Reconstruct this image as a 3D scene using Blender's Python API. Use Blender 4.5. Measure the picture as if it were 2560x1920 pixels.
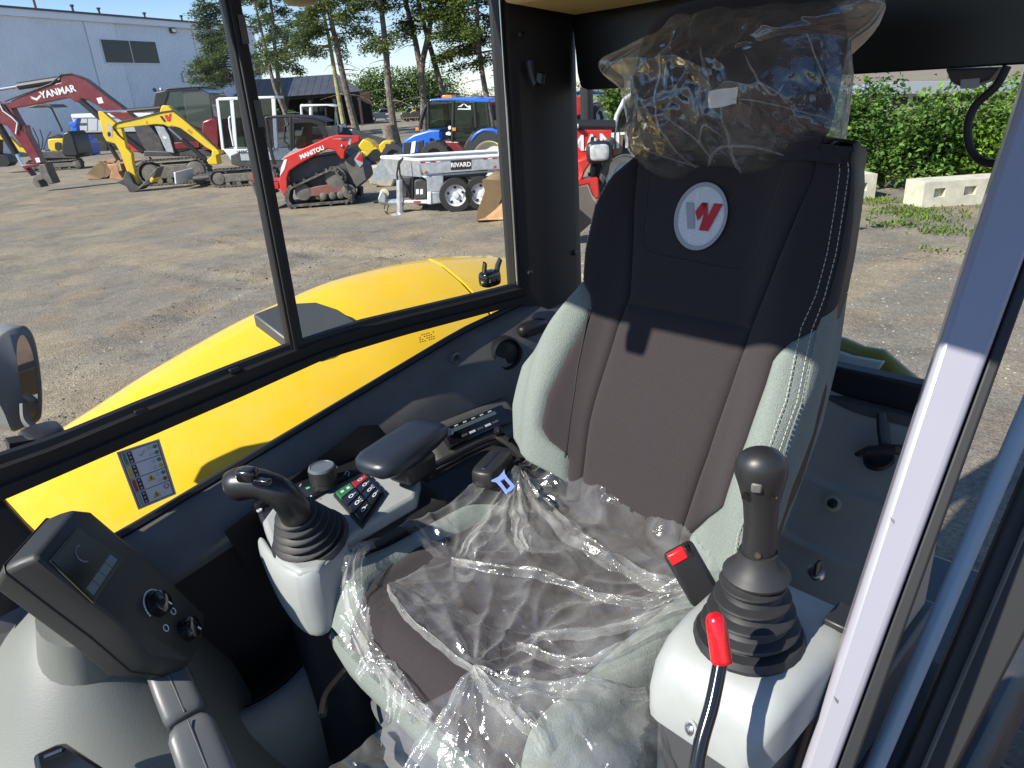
import bpy, bmesh, math, random
from mathutils import Vector, Matrix, noise as mnoise
random.seed(7)
for _o in list(bpy.data.objects): bpy.data.objects.remove(_o, do_unlink=True)
SC = bpy.context.scene
COL = SC.collection
# ------------------------------------------------------------------ camera
FPX = 1775.0
YAW, PITCH, ROLL = math.radians(48.0), math.atan(724/FPX), math.radians(3.9)
CAM = Vector((0, 0, 2.3))
_h = Vector((-math.sin(YAW), math.cos(YAW), 0))
CF = _h*math.cos(PITCH) - Vector((0, 0, 1))*math.sin(PITCH)
_r0 = Vector((math.cos(YAW), math.sin(YAW), 0))
_u0 = _r0.cross(CF)
CR = _r0*math.cos(ROLL) - _u0*math.sin(ROLL)
CU = _u0*math.cos(ROLL) + _r0*math.sin(ROLL)
cam_d = bpy.data.cameras.new('camera'); cam_o = bpy.data.objects.new('camera', cam_d); COL.objects.link(cam_o)
cam_d.sensor_width = 36; cam_d.lens = FPX/2560*36; cam_d.clip_start = 0.02; cam_d.clip_end = 3000
cam_o.matrix_world = Matrix(((CR.x, CU.x, -CF.x, CAM.x), (CR.y, CU.y, -CF.y, CAM.y), (CR.z, CU.z, -CF.z, CAM.z), (0, 0, 0, 1)))
SC.camera = cam_o
# ------------------------------------------------------------------ sky, sun, exposure
SUN_AZ = math.radians(79.0)      # direction in which shadows fall (from +X, counter-clockwise)
SUN_EL = math.radians(38.5)
SUN_DIR = Vector((-math.cos(SUN_AZ)*math.cos(SUN_EL), -math.sin(SUN_AZ)*math.cos(SUN_EL), math.sin(SUN_EL)))
W = bpy.data.worlds.new('World'); SC.world = W; W.use_nodes = True
wn, wl = W.node_tree.nodes, W.node_tree.links
wn.clear()
wo = wn.new('ShaderNodeOutputWorld'); wb = wn.new('ShaderNodeBackground'); wb.inputs[1].default_value = 0.115
sky = wn.new('ShaderNodeTexSky'); sky.sky_type = 'NISHITA'; sky.sun_disc = False
sky.sun_elevation = SUN_EL; sky.sun_rotation = math.atan2(SUN_DIR.x, SUN_DIR.y)
sky.air_density = 1.0; sky.dust_density = 0.0; sky.ozone_density = 1.0
tc = wn.new('ShaderNodeTexCoord'); mp = wn.new('ShaderNodeMapping'); mp.inputs['Scale'].default_value = (1.2, 1.2, 5.5)
cn = wn.new('ShaderNodeTexNoise'); cn.inputs['Scale'].default_value = 2.6; cn.inputs['Detail'].default_value = 7; cn.inputs['Roughness'].default_value = .58
cr = wn.new('ShaderNodeValToRGB'); cr.color_ramp.elements[0].position = .53; cr.color_ramp.elements[1].position = .74
mx = wn.new('ShaderNodeMix'); mx.data_type = 'RGBA'; mx.inputs['B'].default_value = (5.0, 5.7, 6.7, 1)
mm = wn.new('ShaderNodeMath'); mm.operation = 'MULTIPLY'; mm.inputs[1].default_value = .75
wl.new(tc.outputs['Generated'], mp.inputs[0]); wl.new(mp.outputs[0], cn.inputs['Vector']); wl.new(cn.outputs['Fac'], cr.inputs[0])
wl.new(cr.outputs[0], mm.inputs[0])
sx_ = wn.new('ShaderNodeSeparateXYZ'); wl.new(tc.outputs['Generated'], sx_.inputs[0])
hz_ = wn.new('ShaderNodeMapRange'); hz_.interpolation_type = 'SMOOTHSTEP'; hz_.inputs['From Min'].default_value = .16; hz_.inputs['From Max'].default_value = .0; hz_.inputs['To Max'].default_value = .48; wl.new(sx_.outputs['Z'], hz_.inputs[0])
mxm = wn.new('ShaderNodeMath'); mxm.operation = 'MAXIMUM'; wl.new(mm.outputs[0], mxm.inputs[0]); wl.new(hz_.outputs[0], mxm.inputs[1]); wl.new(mxm.outputs[0], mx.inputs['Factor'])
hs = wn.new('ShaderNodeHueSaturation'); hs.inputs['Saturation'].default_value = 1.24; hs.inputs['Value'].default_value = .85
tn = wn.new('ShaderNodeMix'); tn.data_type = 'RGBA'; tn.blend_type = 'MULTIPLY'; tn.inputs['Factor'].default_value = 1; tn.inputs['B'].default_value = (.82, .88, 1.05, 1)
wl.new(sky.outputs[0], hs.inputs['Color']); wl.new(hs.outputs[0], tn.inputs['A']); wl.new(tn.outputs['Result'], mx.inputs['A']); wl.new(mx.outputs['Result'], wb.inputs[0]); wl.new(wb.outputs[0], wo.inputs[0])
sd = bpy.data.lights.new('sun', 'SUN'); sd.energy = 5.0; sd.angle = math.radians(.55); sd.color = (1, .95, .86)
so = bpy.data.objects.new('sun', sd); COL.objects.link(so); so.rotation_euler = SUN_DIR.to_track_quat('Z', 'Y').to_euler(); so.location = (-8, -10, 14)
SC.view_settings.view_transform = 'Standard'; SC.view_settings.look = 'None'; SC.view_settings.exposure = 0.72; SC.view_settings.gamma = 1
SC.render.engine = 'CYCLES'
cy = SC.cycles
cy.max_bounces = 10; cy.diffuse_bounces = 4; cy.glossy_bounces = 4; cy.transmission_bounces = 6; cy.transparent_max_bounces = 24
cy.caustics_reflective = False; cy.caustics_refractive = False; cy.sample_clamp_indirect = 6.0
cy.use_denoising = True
# ------------------------------------------------------------------ helpers
def ray(u, v): return CF + CR*((u-1280)/FPX) + CU*((960-v)/FPX)
def AX(u, v, x): q = ray(u, v); return CAM + q*((x-CAM.x)/q.x)
def AY(u, v, y): q = ray(u, v); return CAM + q*((y-CAM.y)/q.y)
def AZ(u, v, z): q = ray(u, v); return CAM + q*((z-CAM.z)/q.z)
def APL(u, v, p, n): q = ray(u, v); return CAM + q*((p-CAM).dot(n)/q.dot(n))
def V(*a): return Vector(a)
def lerp(a, b, t): return a+(b-a)*t
def sstep(a, b, x):
    t = min(1, max(0, (x-a)/(b-a))); return t*t*(3-2*t)
def interp(pts, t):
    if t <= pts[0][0]: return pts[0][1]
    for (a, b), (c, d) in zip(pts, pts[1:]):
        if t <= c: return b+(d-b)*((t-a)/(c-a) if c > a else 0)
    return pts[-1][1]
def catmull(pts, n=6, closed=False):
    pts = [Vector(p) for p in pts]; out = []; m = len(pts)
    rng = range(m if closed else m-1)
    for i in rng:
        if closed: p0, p1, p2, p3 = pts[(i-1) % m], pts[i], pts[(i+1) % m], pts[(i+2) % m]
        else: p0, p1, p2, p3 = pts[max(i-1, 0)], pts[i], pts[i+1], pts[min(i+2, m-1)]
        for k in range(n):
            t = k/n
            out.append(.5*((2*p1)+(-p0+p2)*t+(2*p0-5*p1+4*p2-p3)*t*t+(-p0+3*p1-3*p2+p3)*t**3))
    if not closed: out.append(pts[-1])
    return out
def nz(x, y, s, o=0): return mnoise.noise(Vector((x*s+o, y*s-o*.7, o*1.3)))
MATW = {}     # root matrices
class MB:
    def __init__(s): s.v = []; s.f = []
    def add(s, vs, fs):
        o = len(s.v); s.v += [Vector(p) for p in vs]; s.f += [tuple(i+o for i in f) for f in fs]; return s
    def box(s, c, d, rot=None):
        c = Vector(c); hx, hy, hz = d[0]/2, d[1]/2, d[2]/2
        vs = [Vector((x, y, z)) for z in (-hz, hz) for y in (-hy, hy) for x in (-hx, hx)]
        if rot is not None: vs = [rot @ p for p in vs]
        return s.add([p+c for p in vs], [(0, 2, 3, 1), (4, 5, 7, 6), (0, 1, 5, 4), (2, 6, 7, 3), (0, 4, 6, 2), (1, 3, 7, 5)])
    def bb(s, a, b):
        return s.box(((a[0]+b[0])/2, (a[1]+b[1])/2, (a[2]+b[2])/2), (abs(b[0]-a[0]), abs(b[1]-a[1]), abs(b[2]-a[2])))
    def bar(s, p, q, w, h, up=(0, 0, 1)):
        p, q = Vector(p), Vector(q); d = q-p; L = d.length; d = d/L; up = Vector(up)
        if abs(d.dot(up)) > .98: up = Vector((1, 0, 0))
        y = up.cross(d).normalized(); z = d.cross(y)
        return s.box((p+q)/2, (L, w, h), Matrix((d, y, z)).transposed())
    def prism(s, poly, ext):
        ext = Vector(ext); n = len(poly); a = [Vector(p) for p in poly]
        return s.add(a+[p+ext for p in a], [tuple(range(n-1, -1, -1)), tuple(range(n, 2*n))]+[(i, (i+1) % n, n+(i+1) % n, n+i) for i in range(n)])
    def loft(s, rings, cap=True, closed=True):
        n = len(rings[0]); vs = [p for r in rings for p in r]; fs = []
        for k in range(len(rings)-1):
            for i in range(n if closed else n-1):
                j = (i+1) % n; fs.append((k*n+i, k*n+j, (k+1)*n+j, (k+1)*n+i))
        if cap and closed: fs.append(tuple(range(n-1, -1, -1))); fs.append(tuple((len(rings)-1)*n+i for i in range(n)))
        return s.add(vs, fs)
    def tube(s, pts, r, n=8, flat=1.0, up=None):
        pts = [Vector(p) for p in pts]; rings = []
        u = Vector(up) if up else None
        for i, p in enumerate(pts):
            t = (pts[min(i+1, len(pts)-1)]-pts[max(i-1, 0)]).normalized()
            if u is None:
                u = Vector((0, 0, 1)) if abs(t.z) < .9 else Vector((1, 0, 0))
            b = t.cross(u).normalized(); u2 = b.cross(t).normalized()
            if up is None: u = u2
            rr = r[i] if isinstance(r, (list, tuple)) else r
            rings.append([p+(b*math.cos(a)+u2*math.sin(a)*flat)*rr for a in [2*math.pi*k/n for k in range(n)]])
        return s.loft(rings)
    def lathe(s, prof, o=(0, 0, 0), axis=(0, 0, 1), n=20, sx=1.0, sy=1.0, ref=None, ring=False):
        if ring: prof = list(prof)+[prof[0]]
        o = Vector(o); ax = Vector(axis).normalized(); u = Vector(ref) if ref else (Vector((1, 0, 0)) if abs(ax.x) < .9 else Vector((0, 1, 0)))
        b = ax.cross(u).normalized(); u = b.cross(ax)
        rings = [[o+ax*h+(u*math.cos(a)*sx+b*math.sin(a)*sy)*max(r, 1e-4) for a in [2*math.pi*k/n for k in range(n)]] for r, h in prof]
        return s.loft(rings, cap=not ring)
    def grid(s, fn, nu, nv):
        vs = [fn(i/(nu-1), j/(nv-1)) for j in range(nv) for i in range(nu)]
        return s.add(vs, [(j*nu+i, j*nu+i+1, (j+1)*nu+i+1, (j+1)*nu+i) for j in range(nv-1) for i in range(nu-1)])
    def sell(s, c, r, e=.5, n=16, m=10, rot=None):
        c = Vector(c); sg = lambda a, p: math.copysign(abs(a)**p, a); rings = []
        for j in range(m+1):
            ph = -math.pi/2+math.pi*j/m; ring = []
            for i in range(n):
                th = 2*math.pi*i/n
                p = Vector((r[0]*sg(max(math.cos(ph), 1e-4), e)*sg(math.cos(th), e), r[1]*sg(max(math.cos(ph), 1e-4), e)*sg(math.sin(th), e), r[2]*sg(math.sin(ph), e)))
                ring.append(c+(rot @ p if rot is not None else p))
            rings.append(ring)
        return s.loft(rings)
    def build(s, name, mat, parent=None, sharp=32, bevel=0, seg=2, world=False, smooth=True, solid=0, sub=0):
        vs = s.v
        if world and parent is not None:
            mi = MATW[parent.name].inverted(); vs = [mi @ p for p in vs]
        me = bpy.data.meshes.new(name); me.from_pydata([tuple(p) for p in vs], [], s.f)
        return meshobj(name, me, mat, parent, sharp, bevel, seg, smooth, solid, sub)
def meshobj(name, me, mat, parent=None, sharp=32, bevel=0, seg=2, smooth=True, solid=0, sub=0, fix=True):
    if fix:
        bm = bmesh.new(); bm.from_mesh(me); bmesh.ops.recalc_face_normals(bm, faces=bm.faces)
        if smooth:
            lim = math.radians(sharp)
            for e in bm.edges: e.smooth = not (len(e.link_faces) == 2 and e.calc_face_angle(0) > lim)
            for f in bm.faces: f.smooth = True
        bm.to_mesh(me); bm.free()
    for m in (mat if isinstance(mat, (list, tuple)) else [mat]): me.materials.append(m)
    o = bpy.data.objects.new(name, me); COL.objects.link(o)
    if parent is not None:
        o.parent = parent; MATW[o.name] = MATW[parent.name]
    else: MATW[o.name] = Matrix()
    if solid:
        md = o.modifiers.new('solid', 'SOLIDIFY'); md.thickness = solid; md.offset = 0
    if sub:
        md = o.modifiers.new('sub', 'SUBSURF'); md.levels = sub; md.render_levels = sub
    if bevel:
        md = o.modifiers.new('bevel', 'BEVEL'); md.width = bevel; md.segments = seg; md.limit_method = 'ANGLE'; md.angle_limit = math.radians(40)
        md.harden_normals = False
    return o
def thing(name, label, cat, loc=(0, 0, 0), rz=0, group=None):
    o = bpy.data.objects.new(name, None); COL.objects.link(o); o.empty_display_size = .2
    o.location = loc; o.rotation_euler = (0, 0, rz)
    MATW[o.name] = Matrix.Translation(Vector(loc)) @ Matrix.Rotation(rz, 4, 'Z')
    return tag(o, label, cat, group)
def tag(o, label, cat, group=None):
    o['label'] = label; o['category'] = cat
    if group: o['group'] = group
    return o
def struct(o, label=None):
    o['kind'] = 'structure'
    if label: o['label'] = label
    return o
def stuff(o, label=None, cat=None):
    o['kind'] = 'stuff'
    if label: o['label'] = label
    if cat: o['category'] = cat
    return o
def copy_tree(o, parent=None):
    c = o.copy(); COL.objects.link(c); c.parent = parent
    for ch in list(o.children): copy_tree(ch, c)
    return c
def textmesh(s, size, org, ex, ey, name, mat, parent, world=True, ext=.002, bold=0.0, align='CENTER'):
    cu = bpy.data.curves.new('t', 'FONT'); cu.body = s; cu.size = size; cu.extrude = ext; cu.offset = bold; cu.align_x = align; cu.align_y = 'CENTER'; cu.resolution_u = 3
    o = bpy.data.objects.new('t', cu); COL.objects.link(o)
    dg = bpy.context.evaluated_depsgraph_get(); me = bpy.data.meshes.new_from_object(o.evaluated_get(dg))
    bpy.data.objects.remove(o, do_unlink=True); bpy.data.curves.remove(cu)
    ex = Vector(ex); ey = Vector(ey); ez = ex.cross(ey).normalized(); org = Vector(org)
    mi = MATW[parent.name].inverted() if world else Matrix()
    for vv in me.vertices: vv.co = mi @ (org+ex*vv.co.x+ey*vv.co.y+ez*vv.co.z)
    return meshobj(name, me, mat, parent, smooth=False, fix=False)
# ------------------------------------------------------------------ materials
def _lin(c):
    return tuple(c)+(1,)
MATS = {}
def mat(name, col, rough=.5, metal=0, var=0.0, vscale=6.0, bump=0.0, bscale=60.0, coat=0, col2=None, spec=.5, island=0, detail=4, vcon=(.35, .65)):
    if name in MATS: return MATS[name]
    m = bpy.data.materials.new(name); m.use_nodes = True; N, L = m.node_tree.nodes, m.node_tree.links
    b = N['Principled BSDF']; b.inputs['Base Color'].default_value = _lin(col); b.inputs['Roughness'].default_value = rough; b.inputs['Metallic'].default_value = metal
    b.inputs['Specular IOR Level'].default_value = spec
    if coat: b.inputs['Coat Weight'].default_value = coat; b.inputs['Coat Roughness'].default_value = .06
    t = N.new('ShaderNodeTexCoord')
    if var or col2:
        n = N.new('ShaderNodeTexNoise'); n.inputs['Scale'].default_value = vscale; n.inputs['Detail'].default_value = detail; n.inputs['Roughness'].default_value = .62; L.new(t.outputs['Object'], n.inputs['Vector'])
        r = N.new('ShaderNodeValToRGB'); r.color_ramp.elements[0].position, r.color_ramp.elements[1].position = vcon
        c2 = col2 or tuple(min(1, x*(1+var)) for x in col); c1 = col if col2 else tuple(x*(1-var) for x in col)
        r.color_ramp.elements[0].color = _lin(c1); r.color_ramp.elements[1].color = _lin(c2)
        L.new(n.outputs['Fac'], r.inputs[0]); out = r.outputs[0]
        if island:
            g = N.new('ShaderNodeNewGeometry'); mxx = N.new('ShaderNodeMix'); mxx.data_type = 'RGBA'; mxx.blend_type = 'MULTIPLY'; mxx.inputs['Factor'].default_value = 1
            rr = N.new('ShaderNodeMapRange'); rr.inputs['To Min'].default_value = 1-island; rr.inputs['To Max'].default_value = 1+island
            L.new(g.outputs['Random Per Island'], rr.inputs[0]); L.new(out, mxx.inputs['A']); L.new(rr.outputs[0], mxx.inputs['B']); out = mxx.outputs['Result']
        L.new(out, b.inputs['Base Color'])
        rm = N.new('ShaderNodeMapRange'); rm.inputs['To Min'].default_value = max(.02, rough-.07); rm.inputs['To Max'].default_value = min(1, rough+.1)
        L.new(n.outputs['Fac'], rm.inputs[0]); L.new(rm.outputs[0], b.inputs['Roughness'])
    if bump:
        n2 = N.new('ShaderNodeTexNoise'); n2.inputs['Scale'].default_value = bscale; n2.inputs['Detail'].default_value = 3; L.new(t.outputs['Object'], n2.inputs['Vector'])
        bp = N.new('ShaderNodeBump'); bp.inputs['Strength'].default_value = bump; bp.inputs['Distance'].default_value = .3/bscale
        L.new(n2.outputs['Fac'], bp.inputs['Height']); L.new(bp.outputs[0], b.inputs['Normal'])
    MATS[name] = m; return m
def dirty(name, col, dirt=(.22, .18, .13), amt=.5, rough=.4, coat=0, metal=0, scale=3.0):
    """paint with dust that gathers low and in patches"""
    if name in MATS: return MATS[name]
    m = mat(name, col, rough, metal, coat=coat); N, L = m.node_tree.nodes, m.node_tree.links; b = N['Principled BSDF']
    t = N.new('ShaderNodeTexCoord'); n = N.new('ShaderNodeTexNoise'); n.inputs['Scale'].default_value = scale; n.inputs['Detail'].default_value = 8; n.inputs['Roughness'].default_value = .7
    L.new(t.outputs['Object'], n.inputs['Vector'])
    r = N.new('ShaderNodeMapRange'); r.inputs['From Min'].default_value = .45; r.inputs['From Max'].default_value = .75; r.inputs['To Max'].default_value = amt
    L.new(n.outputs['Fac'], r.inputs[0]); x = N.new('ShaderNodeMix'); x.data_type = 'RGBA'; x.inputs['A'].default_value = _lin(col); x.inputs['B'].default_value = _lin(dirt)
    L.new(r.outputs[0], x.inputs['Factor']); L.new(x.outputs['Result'], b.inputs['Base Color'])
    r2 = N.new('ShaderNodeMapRange'); r2.inputs['To Min'].default_value = rough; r2.inputs['To Max'].default_value = .85; L.new(r.outputs[0], r2.inputs[0]); L.new(r2.outputs[0], b.inputs['Roughness'])
    return m
def glassmat(name, tint=(.93, .96, .95), refl=.055, haze=0.0, hazecol=(.8, .8, .8), rough=.0, graze=1.0):
    if name in MATS: return MATS[name]
    m = bpy.data.materials.new(name); m.use_nodes = True; N, L = m.node_tree.nodes, m.node_tree.links; N.clear()
    o = N.new('ShaderNodeOutputMaterial'); tr = N.new('ShaderNodeBsdfTransparent'); tr.inputs[0].default_value = _lin(tint)
    gl = N.new('ShaderNodeBsdfGlossy'); gl.inputs['Roughness'].default_value = rough
    lw = N.new('ShaderNodeLayerWeight'); lw.inputs['Blend'].default_value = .5
    pw = N.new('ShaderNodeMath'); pw.operation = 'POWER'; pw.inputs[1].default_value = 4.5; L.new(lw.outputs['Facing'], pw.inputs[0])
    ml = N.new('ShaderNodeMath'); ml.operation = 'MULTIPLY_ADD'; ml.inputs[1].default_value = .8*graze; ml.inputs[2].default_value = refl
    L.new(pw.outputs[0], ml.inputs[0]); mxs = N.new('ShaderNodeMixShader'); L.new(ml.outputs[0], mxs.inputs[0]); L.new(tr.outputs[0], mxs.inputs[1]); L.new(gl.outputs[0], mxs.inputs[2])
    last = mxs.outputs[0]
    if haze:
        df = N.new('ShaderNodeBsdfDiffuse'); df.inputs[0].default_value = _lin(hazecol); m2 = N.new('ShaderNodeMixShader')
        t = N.new('ShaderNodeTexCoord'); n = N.new('ShaderNodeTexNoise'); n.inputs['Scale'].default_value = 3; n.inputs['Detail'].default_value = 6; L.new(t.outputs['Object'], n.inputs['Vector'])
        mr = N.new('ShaderNodeMapRange'); mr.inputs['To Min'].default_value = haze*.4; mr.inputs['To Max'].default_value = haze*1.6; L.new(n.outputs['Fac'], mr.inputs[0])
        L.new(mr.outputs[0], m2.inputs[0]); L.new(last, m2.inputs[1]); L.new(df.outputs[0], m2.inputs[2]); last = m2.outputs[0]
    L.new(last, o.inputs[0]); MATS[name] = m; return m
M_YEL = dirty('yellow_paint', (.80, .50, .015), dirt=(.62, .47, .14), amt=.35, rough=.26, coat=.6, scale=5)
M_YELM = dirty('yellow_paint_dusty', (.72, .50, .02), amt=.35, rough=.38)
M_RED = dirty('red_paint', (.55, .025, .02), amt=.25, rough=.35)
M_DRED = dirty('dark_red_paint', (.16, .012, .02), amt=.22, rough=.35, coat=.2)
M_BLUE = dirty('blue_paint', (.015, .12, .55), amt=.15, rough=.33, coat=.2)
M_BLACK = mat('black_plastic', (.018, .018, .019), .42, bump=.08, bscale=500)
M_BLACKM = mat('black_trim_matt', (.013, .013, .014), .6, bump=.06, bscale=400)
M_RUBBER = mat('black_rubber', (.022, .022, .023), .55, var=.2, vscale=20)
M_GLOSSB = mat('black_gloss_metal', (.010, .010, .011), .16, coat=.5)
M_STEEL = mat('bare_steel', (.55, .55, .54), .28, metal=1, var=.1, vscale=15)
M_GALV = mat('galvanised_steel', (.52, .54, .55), .42, metal=.65, var=.15, vscale=9)
M_WHITE = mat('white_paint', (.72, .73, .73), .35, var=.04, vscale=4)
M_DGREY = dirty('dark_grey_paint', (.045, .047, .05), amt=.4, rough=.5)
M_TRACK = dirty('track_rubber_dusty', (.05, .047, .043), dirt=(.27, .24, .19), amt=.8, rough=.75, scale=6)
M_DUST = dirty('dusty_steel', (.10, .095, .085), dirt=(.25, .21, .16), amt=.8, rough=.7, scale=5)
M_MGLASS = glassmat('machine_glass', (.50, .60, .57), .05)
M_WINDARK = mat('window_dark', (.010, .012, .014), .10, spec=.3)
def track_meshes(L, H, wdt, n, lug=.03, th=.03):
    """stadium belt in local XZ, centred on y=0, bottom at z=0 -> (belt, lugs, side polygon)"""
    r = H/2; st = L-H; per = 2*st+2*math.pi*r
    def pt(s, off=0):
        s %= per
        if s < st: return V(-st/2+s, 0, -off), V(1, 0, 0), V(0, 0, -1)
        s -= st
        if s < math.pi*r: a = -math.pi/2+s/r; return V(st/2+(r+off)*math.cos(a), 0, r+(r+off)*math.sin(a)), V(-math.sin(a), 0, math.cos(a)), V(math.cos(a), 0, math.sin(a))
        s -= math.pi*r
        if s < st: return V(st/2-s, 0, H+off), V(-1, 0, 0), V(0, 0, 1)
        s -= st; a = math.pi/2+s/r; return V(-st/2+(r+off)*math.cos(a), 0, r+(r+off)*math.sin(a)), V(-math.sin(a), 0, math.cos(a)), V(math.cos(a), 0, math.sin(a))
    belt = MB(); N = 48
    rings = []
    for i in range(N):
        p, t, nn = pt(per*i/N); rings.append([p+V(0, -wdt/2, 0), p+V(0, wdt/2, 0), p-nn*th+V(0, wdt/2, 0), p-nn*th+V(0, -wdt/2, 0)])
    rings.append(rings[0]); belt.loft(rings, cap=False)
    for i in range(n):
        p, t, nn = pt(per*(i+.5)/n); belt.box(p+nn*lug/2+V(0, 0, 0), (per/n*.5, wdt, lug), Matrix((t, V(0, 1, 0), nn)).transposed())
    return belt
# ================================================================== ground
def ground_mat():
    m = bpy.data.materials.new('gravel_yard'); m.use_nodes = True; N, L = m.node_tree.nodes, m.node_tree.links; b = N['Principled BSDF']; b.inputs['Roughness'].default_value = .95; b.inputs['Specular IOR Level'].default_value = .2
    t = N.new('ShaderNodeTexCoord')
    def nzn(s, d=6, r=.6, dist=0.0):
        n = N.new('ShaderNodeTexNoise'); n.inputs['Scale'].default_value = s; n.inputs['Detail'].default_value = d; n.inputs['Roughness'].default_value = r; n.inputs['Distortion'].default_value = dist; L.new(t.outputs['Object'], n.inputs['Vector']); return n
    def ramp(src, stops):
        r = N.new('ShaderNodeValToRGB'); e = r.color_ramp.elements; e[0].position, e[0].color = stops[0][0], _lin(stops[0][1]); e[1].position, e[1].color = stops[-1][0], _lin(stops[-1][1])
        for p, c in stops[1:-1]: x = e.new(p); x.color = _lin(c)
        L.new(src, r.inputs[0]); return r
    def mix(a, bb, fac, mode='MIX', f=None):
        x = N.new('ShaderNodeMix'); x.data_type = 'RGBA'; x.blend_type = mode
        if f is not None: x.inputs['Factor'].default_value = f
        else: L.new(fac, x.inputs['Factor'])
        L.new(a, x.inputs['A']); L.new(bb, x.inputs['B']); return x.outputs['Result']
    big = nzn(.22, 5, .6, 1.2); mid = nzn(1.3, 6, .65, .6); fine = nzn(30, 10, .85)
    c1 = ramp(big.outputs[0], [(.30, (.275, .225, .150)), (.44, (.262, .220, .155)), (.56, (.190, .175, .145)), (.64, (.235, .190, .132)), (.76, (.305, .258, .175))])
    c2 = ramp(mid.outputs[0], [(.30, (.74, .73, .72)), (.50, (1, 1, 1)), (.72, (1.14, 1.12, 1.08))])
    c3 = ramp(fine.outputs[0], [(.32, (.42, .40, .38)), (.48, (.96, .95, .94)), (.62, (1.55, 1.52, 1.45))])
    vo = N.new('ShaderNodeTexVoronoi'); vo.inputs['Scale'].default_value = 55; vo.inputs['Randomness'].default_value = 1; L.new(t.outputs['Object'], vo.inputs['Vector'])
    st = ramp(vo.outputs['Distance'], [(.10, (1.6, 1.58, 1.5)), (.24, (1, 1, 1)), (1, (1, 1, 1))])
    m7 = nzn(6.5, 10, .82); c4 = ramp(m7.outputs[0], [(.30, (.60, .58, .56)), (.48, (1, 1, 1)), (.68, (1.30, 1.28, 1.24))])
    x = mix(c1.outputs[0], c2.outputs[0], None, 'MULTIPLY', 1); x = mix(x, c4.outputs[0], None, 'MULTIPLY', .8); x = mix(x, c3.outputs[0], None, 'MULTIPLY', .9); x = mix(x, st.outputs[0], None, 'MULTIPLY', .35)
    dk = N.new('ShaderNodeMix'); dk.data_type = 'RGBA'; dk.blend_type = 'MULTIPLY'; dk.inputs['Factor'].default_value = 1; dk.inputs['B'].default_value = (.90, .91, .93, 1); L.new(x, dk.inputs['A']); x = dk.outputs['Result']
    sp = N.new('ShaderNodeSeparateXYZ'); L.new(t.outputs['Object'], sp.inputs[0]); mr = N.new('ShaderNodeMapRange'); mr.interpolation_type = 'SMOOTHSTEP'; mr.inputs['From Min'].default_value = -1.2; mr.inputs['From Max'].default_value = .4
    L.new(sp.outputs['X'], mr.inputs[0]); mr2 = N.new('ShaderNodeMapRange'); mr2.interpolation_type = 'SMOOTHSTEP'; mr2.inputs['From Min'].default_value = 9; mr2.inputs['From Max'].default_value = 4; L.new(sp.outputs['Y'], mr2.inputs[0])
    mu = N.new('ShaderNodeMath'); mu.operation = 'MULTIPLY'; L.new(mr.outputs[0], mu.inputs[0]); L.new(mr2.outputs[0], mu.inputs[1])
    mud = N.new('ShaderNodeMix'); mud.data_type = 'RGBA'; mud.blend_type = 'MULTIPLY'; mud.inputs['B'].default_value = (.62, .46, .42, 1); L.new(mu.outputs[0], mud.inputs['Factor']); L.new(x, mud.inputs['A']); x = mud.outputs['Result']
    L.new(x, b.inputs['Base Color'])
    ad = N.new('ShaderNodeMath'); ad.operation = 'ADD'; L.new(fine.outputs[0], ad.inputs[0]); L.new(vo.outputs['Distance'], ad.inputs[1])
    bp = N.new('ShaderNodeBump'); bp.inputs['Strength'].default_value = .6; bp.inputs['Distance'].default_value = .012; L.new(ad.outputs[0], bp.inputs['Height']); L.new(bp.outputs[0], b.inputs['Normal'])
    return m
M_GROUND = ground_mat()
RUTS = [((-5.5, -1.5), (-9.5, 7.5), .35), ((-7.3, -1.5), (-11.5, 7.5), .35), ((-3.5, 6.5), (-14, 3.0), .3), ((-4.6, 7.9), (-15, 5.0), .3), ((-1.5, 10), (-14, 9.2), .25)]
def gz(x, y):
    z = .03*mnoise.noise(V(x*.25, y*.25, 0))+.008*mnoise.noise(V(x*1.1, y*1.1, 3))+.002*mnoise.noise(V(x*4, y*4, 5))
    for (ax, ay), (bx_, by_), w in RUTS:
        dx, dy = bx_-ax, by_-ay; L2 = dx*dx+dy*dy; t = ((x-ax)*dx+(y-ay)*dy)/L2
        if -.05 < t < 1.05:
            cx_ = ax+dx*t+.3*math.sin(t*5); cy_ = ay+dy*t+.25*math.sin(t*7)
            d = math.hypot(x-cx_, y-cy_)
            if d < w*3:
                fade = sstep(-.05, .1, t)*sstep(1.05, .9, t)*(.4+.6*sstep(-.2, .2, mnoise.noise(V(t*6, ax, 2))))
                z += 1.2*fade*(-.045*math.exp(-(d/w)**4)+.035*math.exp(-((d-w*1.25)/(w*.35))**2)+.018*math.exp(-(d/w)**4)*math.sin(t*math.sqrt(L2)*26))
    r = math.hypot(x, y); return z*sstep(60, 38, r)
m = MB()
gx = [-900, -400, -200, -120, -80, -60]+[-50+i*1.0 for i in range(28)]+[-22+i*.16 for i in range(143)]+[1.2+i*.5 for i in range(12)]+[8, 12, 20, 40, 80, 200, 600]
gy = [-300, -120, -50, -25, -12, -6]+[-4+i*.16 for i in range(126)]+[16.5+i*1.0 for i in range(25)]+[45, 60, 80, 120, 200, 400, 900]
nxg, nyg = len(gx), len(gy)
m.add([V(x, y, gz(x, y)) for y in gy for x in gx], [(j*nxg+i, j*nxg+i+1, (j+1)*nxg+i+1, (j+1)*nxg+i) for j in range(nyg-1) for i in range(nxg-1)])
struct(m.build('ground', M_GROUND, sharp=180))
# far green field behind the yard
gf = MB(); fa = [AZ(u, v, .02) for u, v in ((300, 306), (1300, 252), (1300, 237), (300, 303))]
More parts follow.
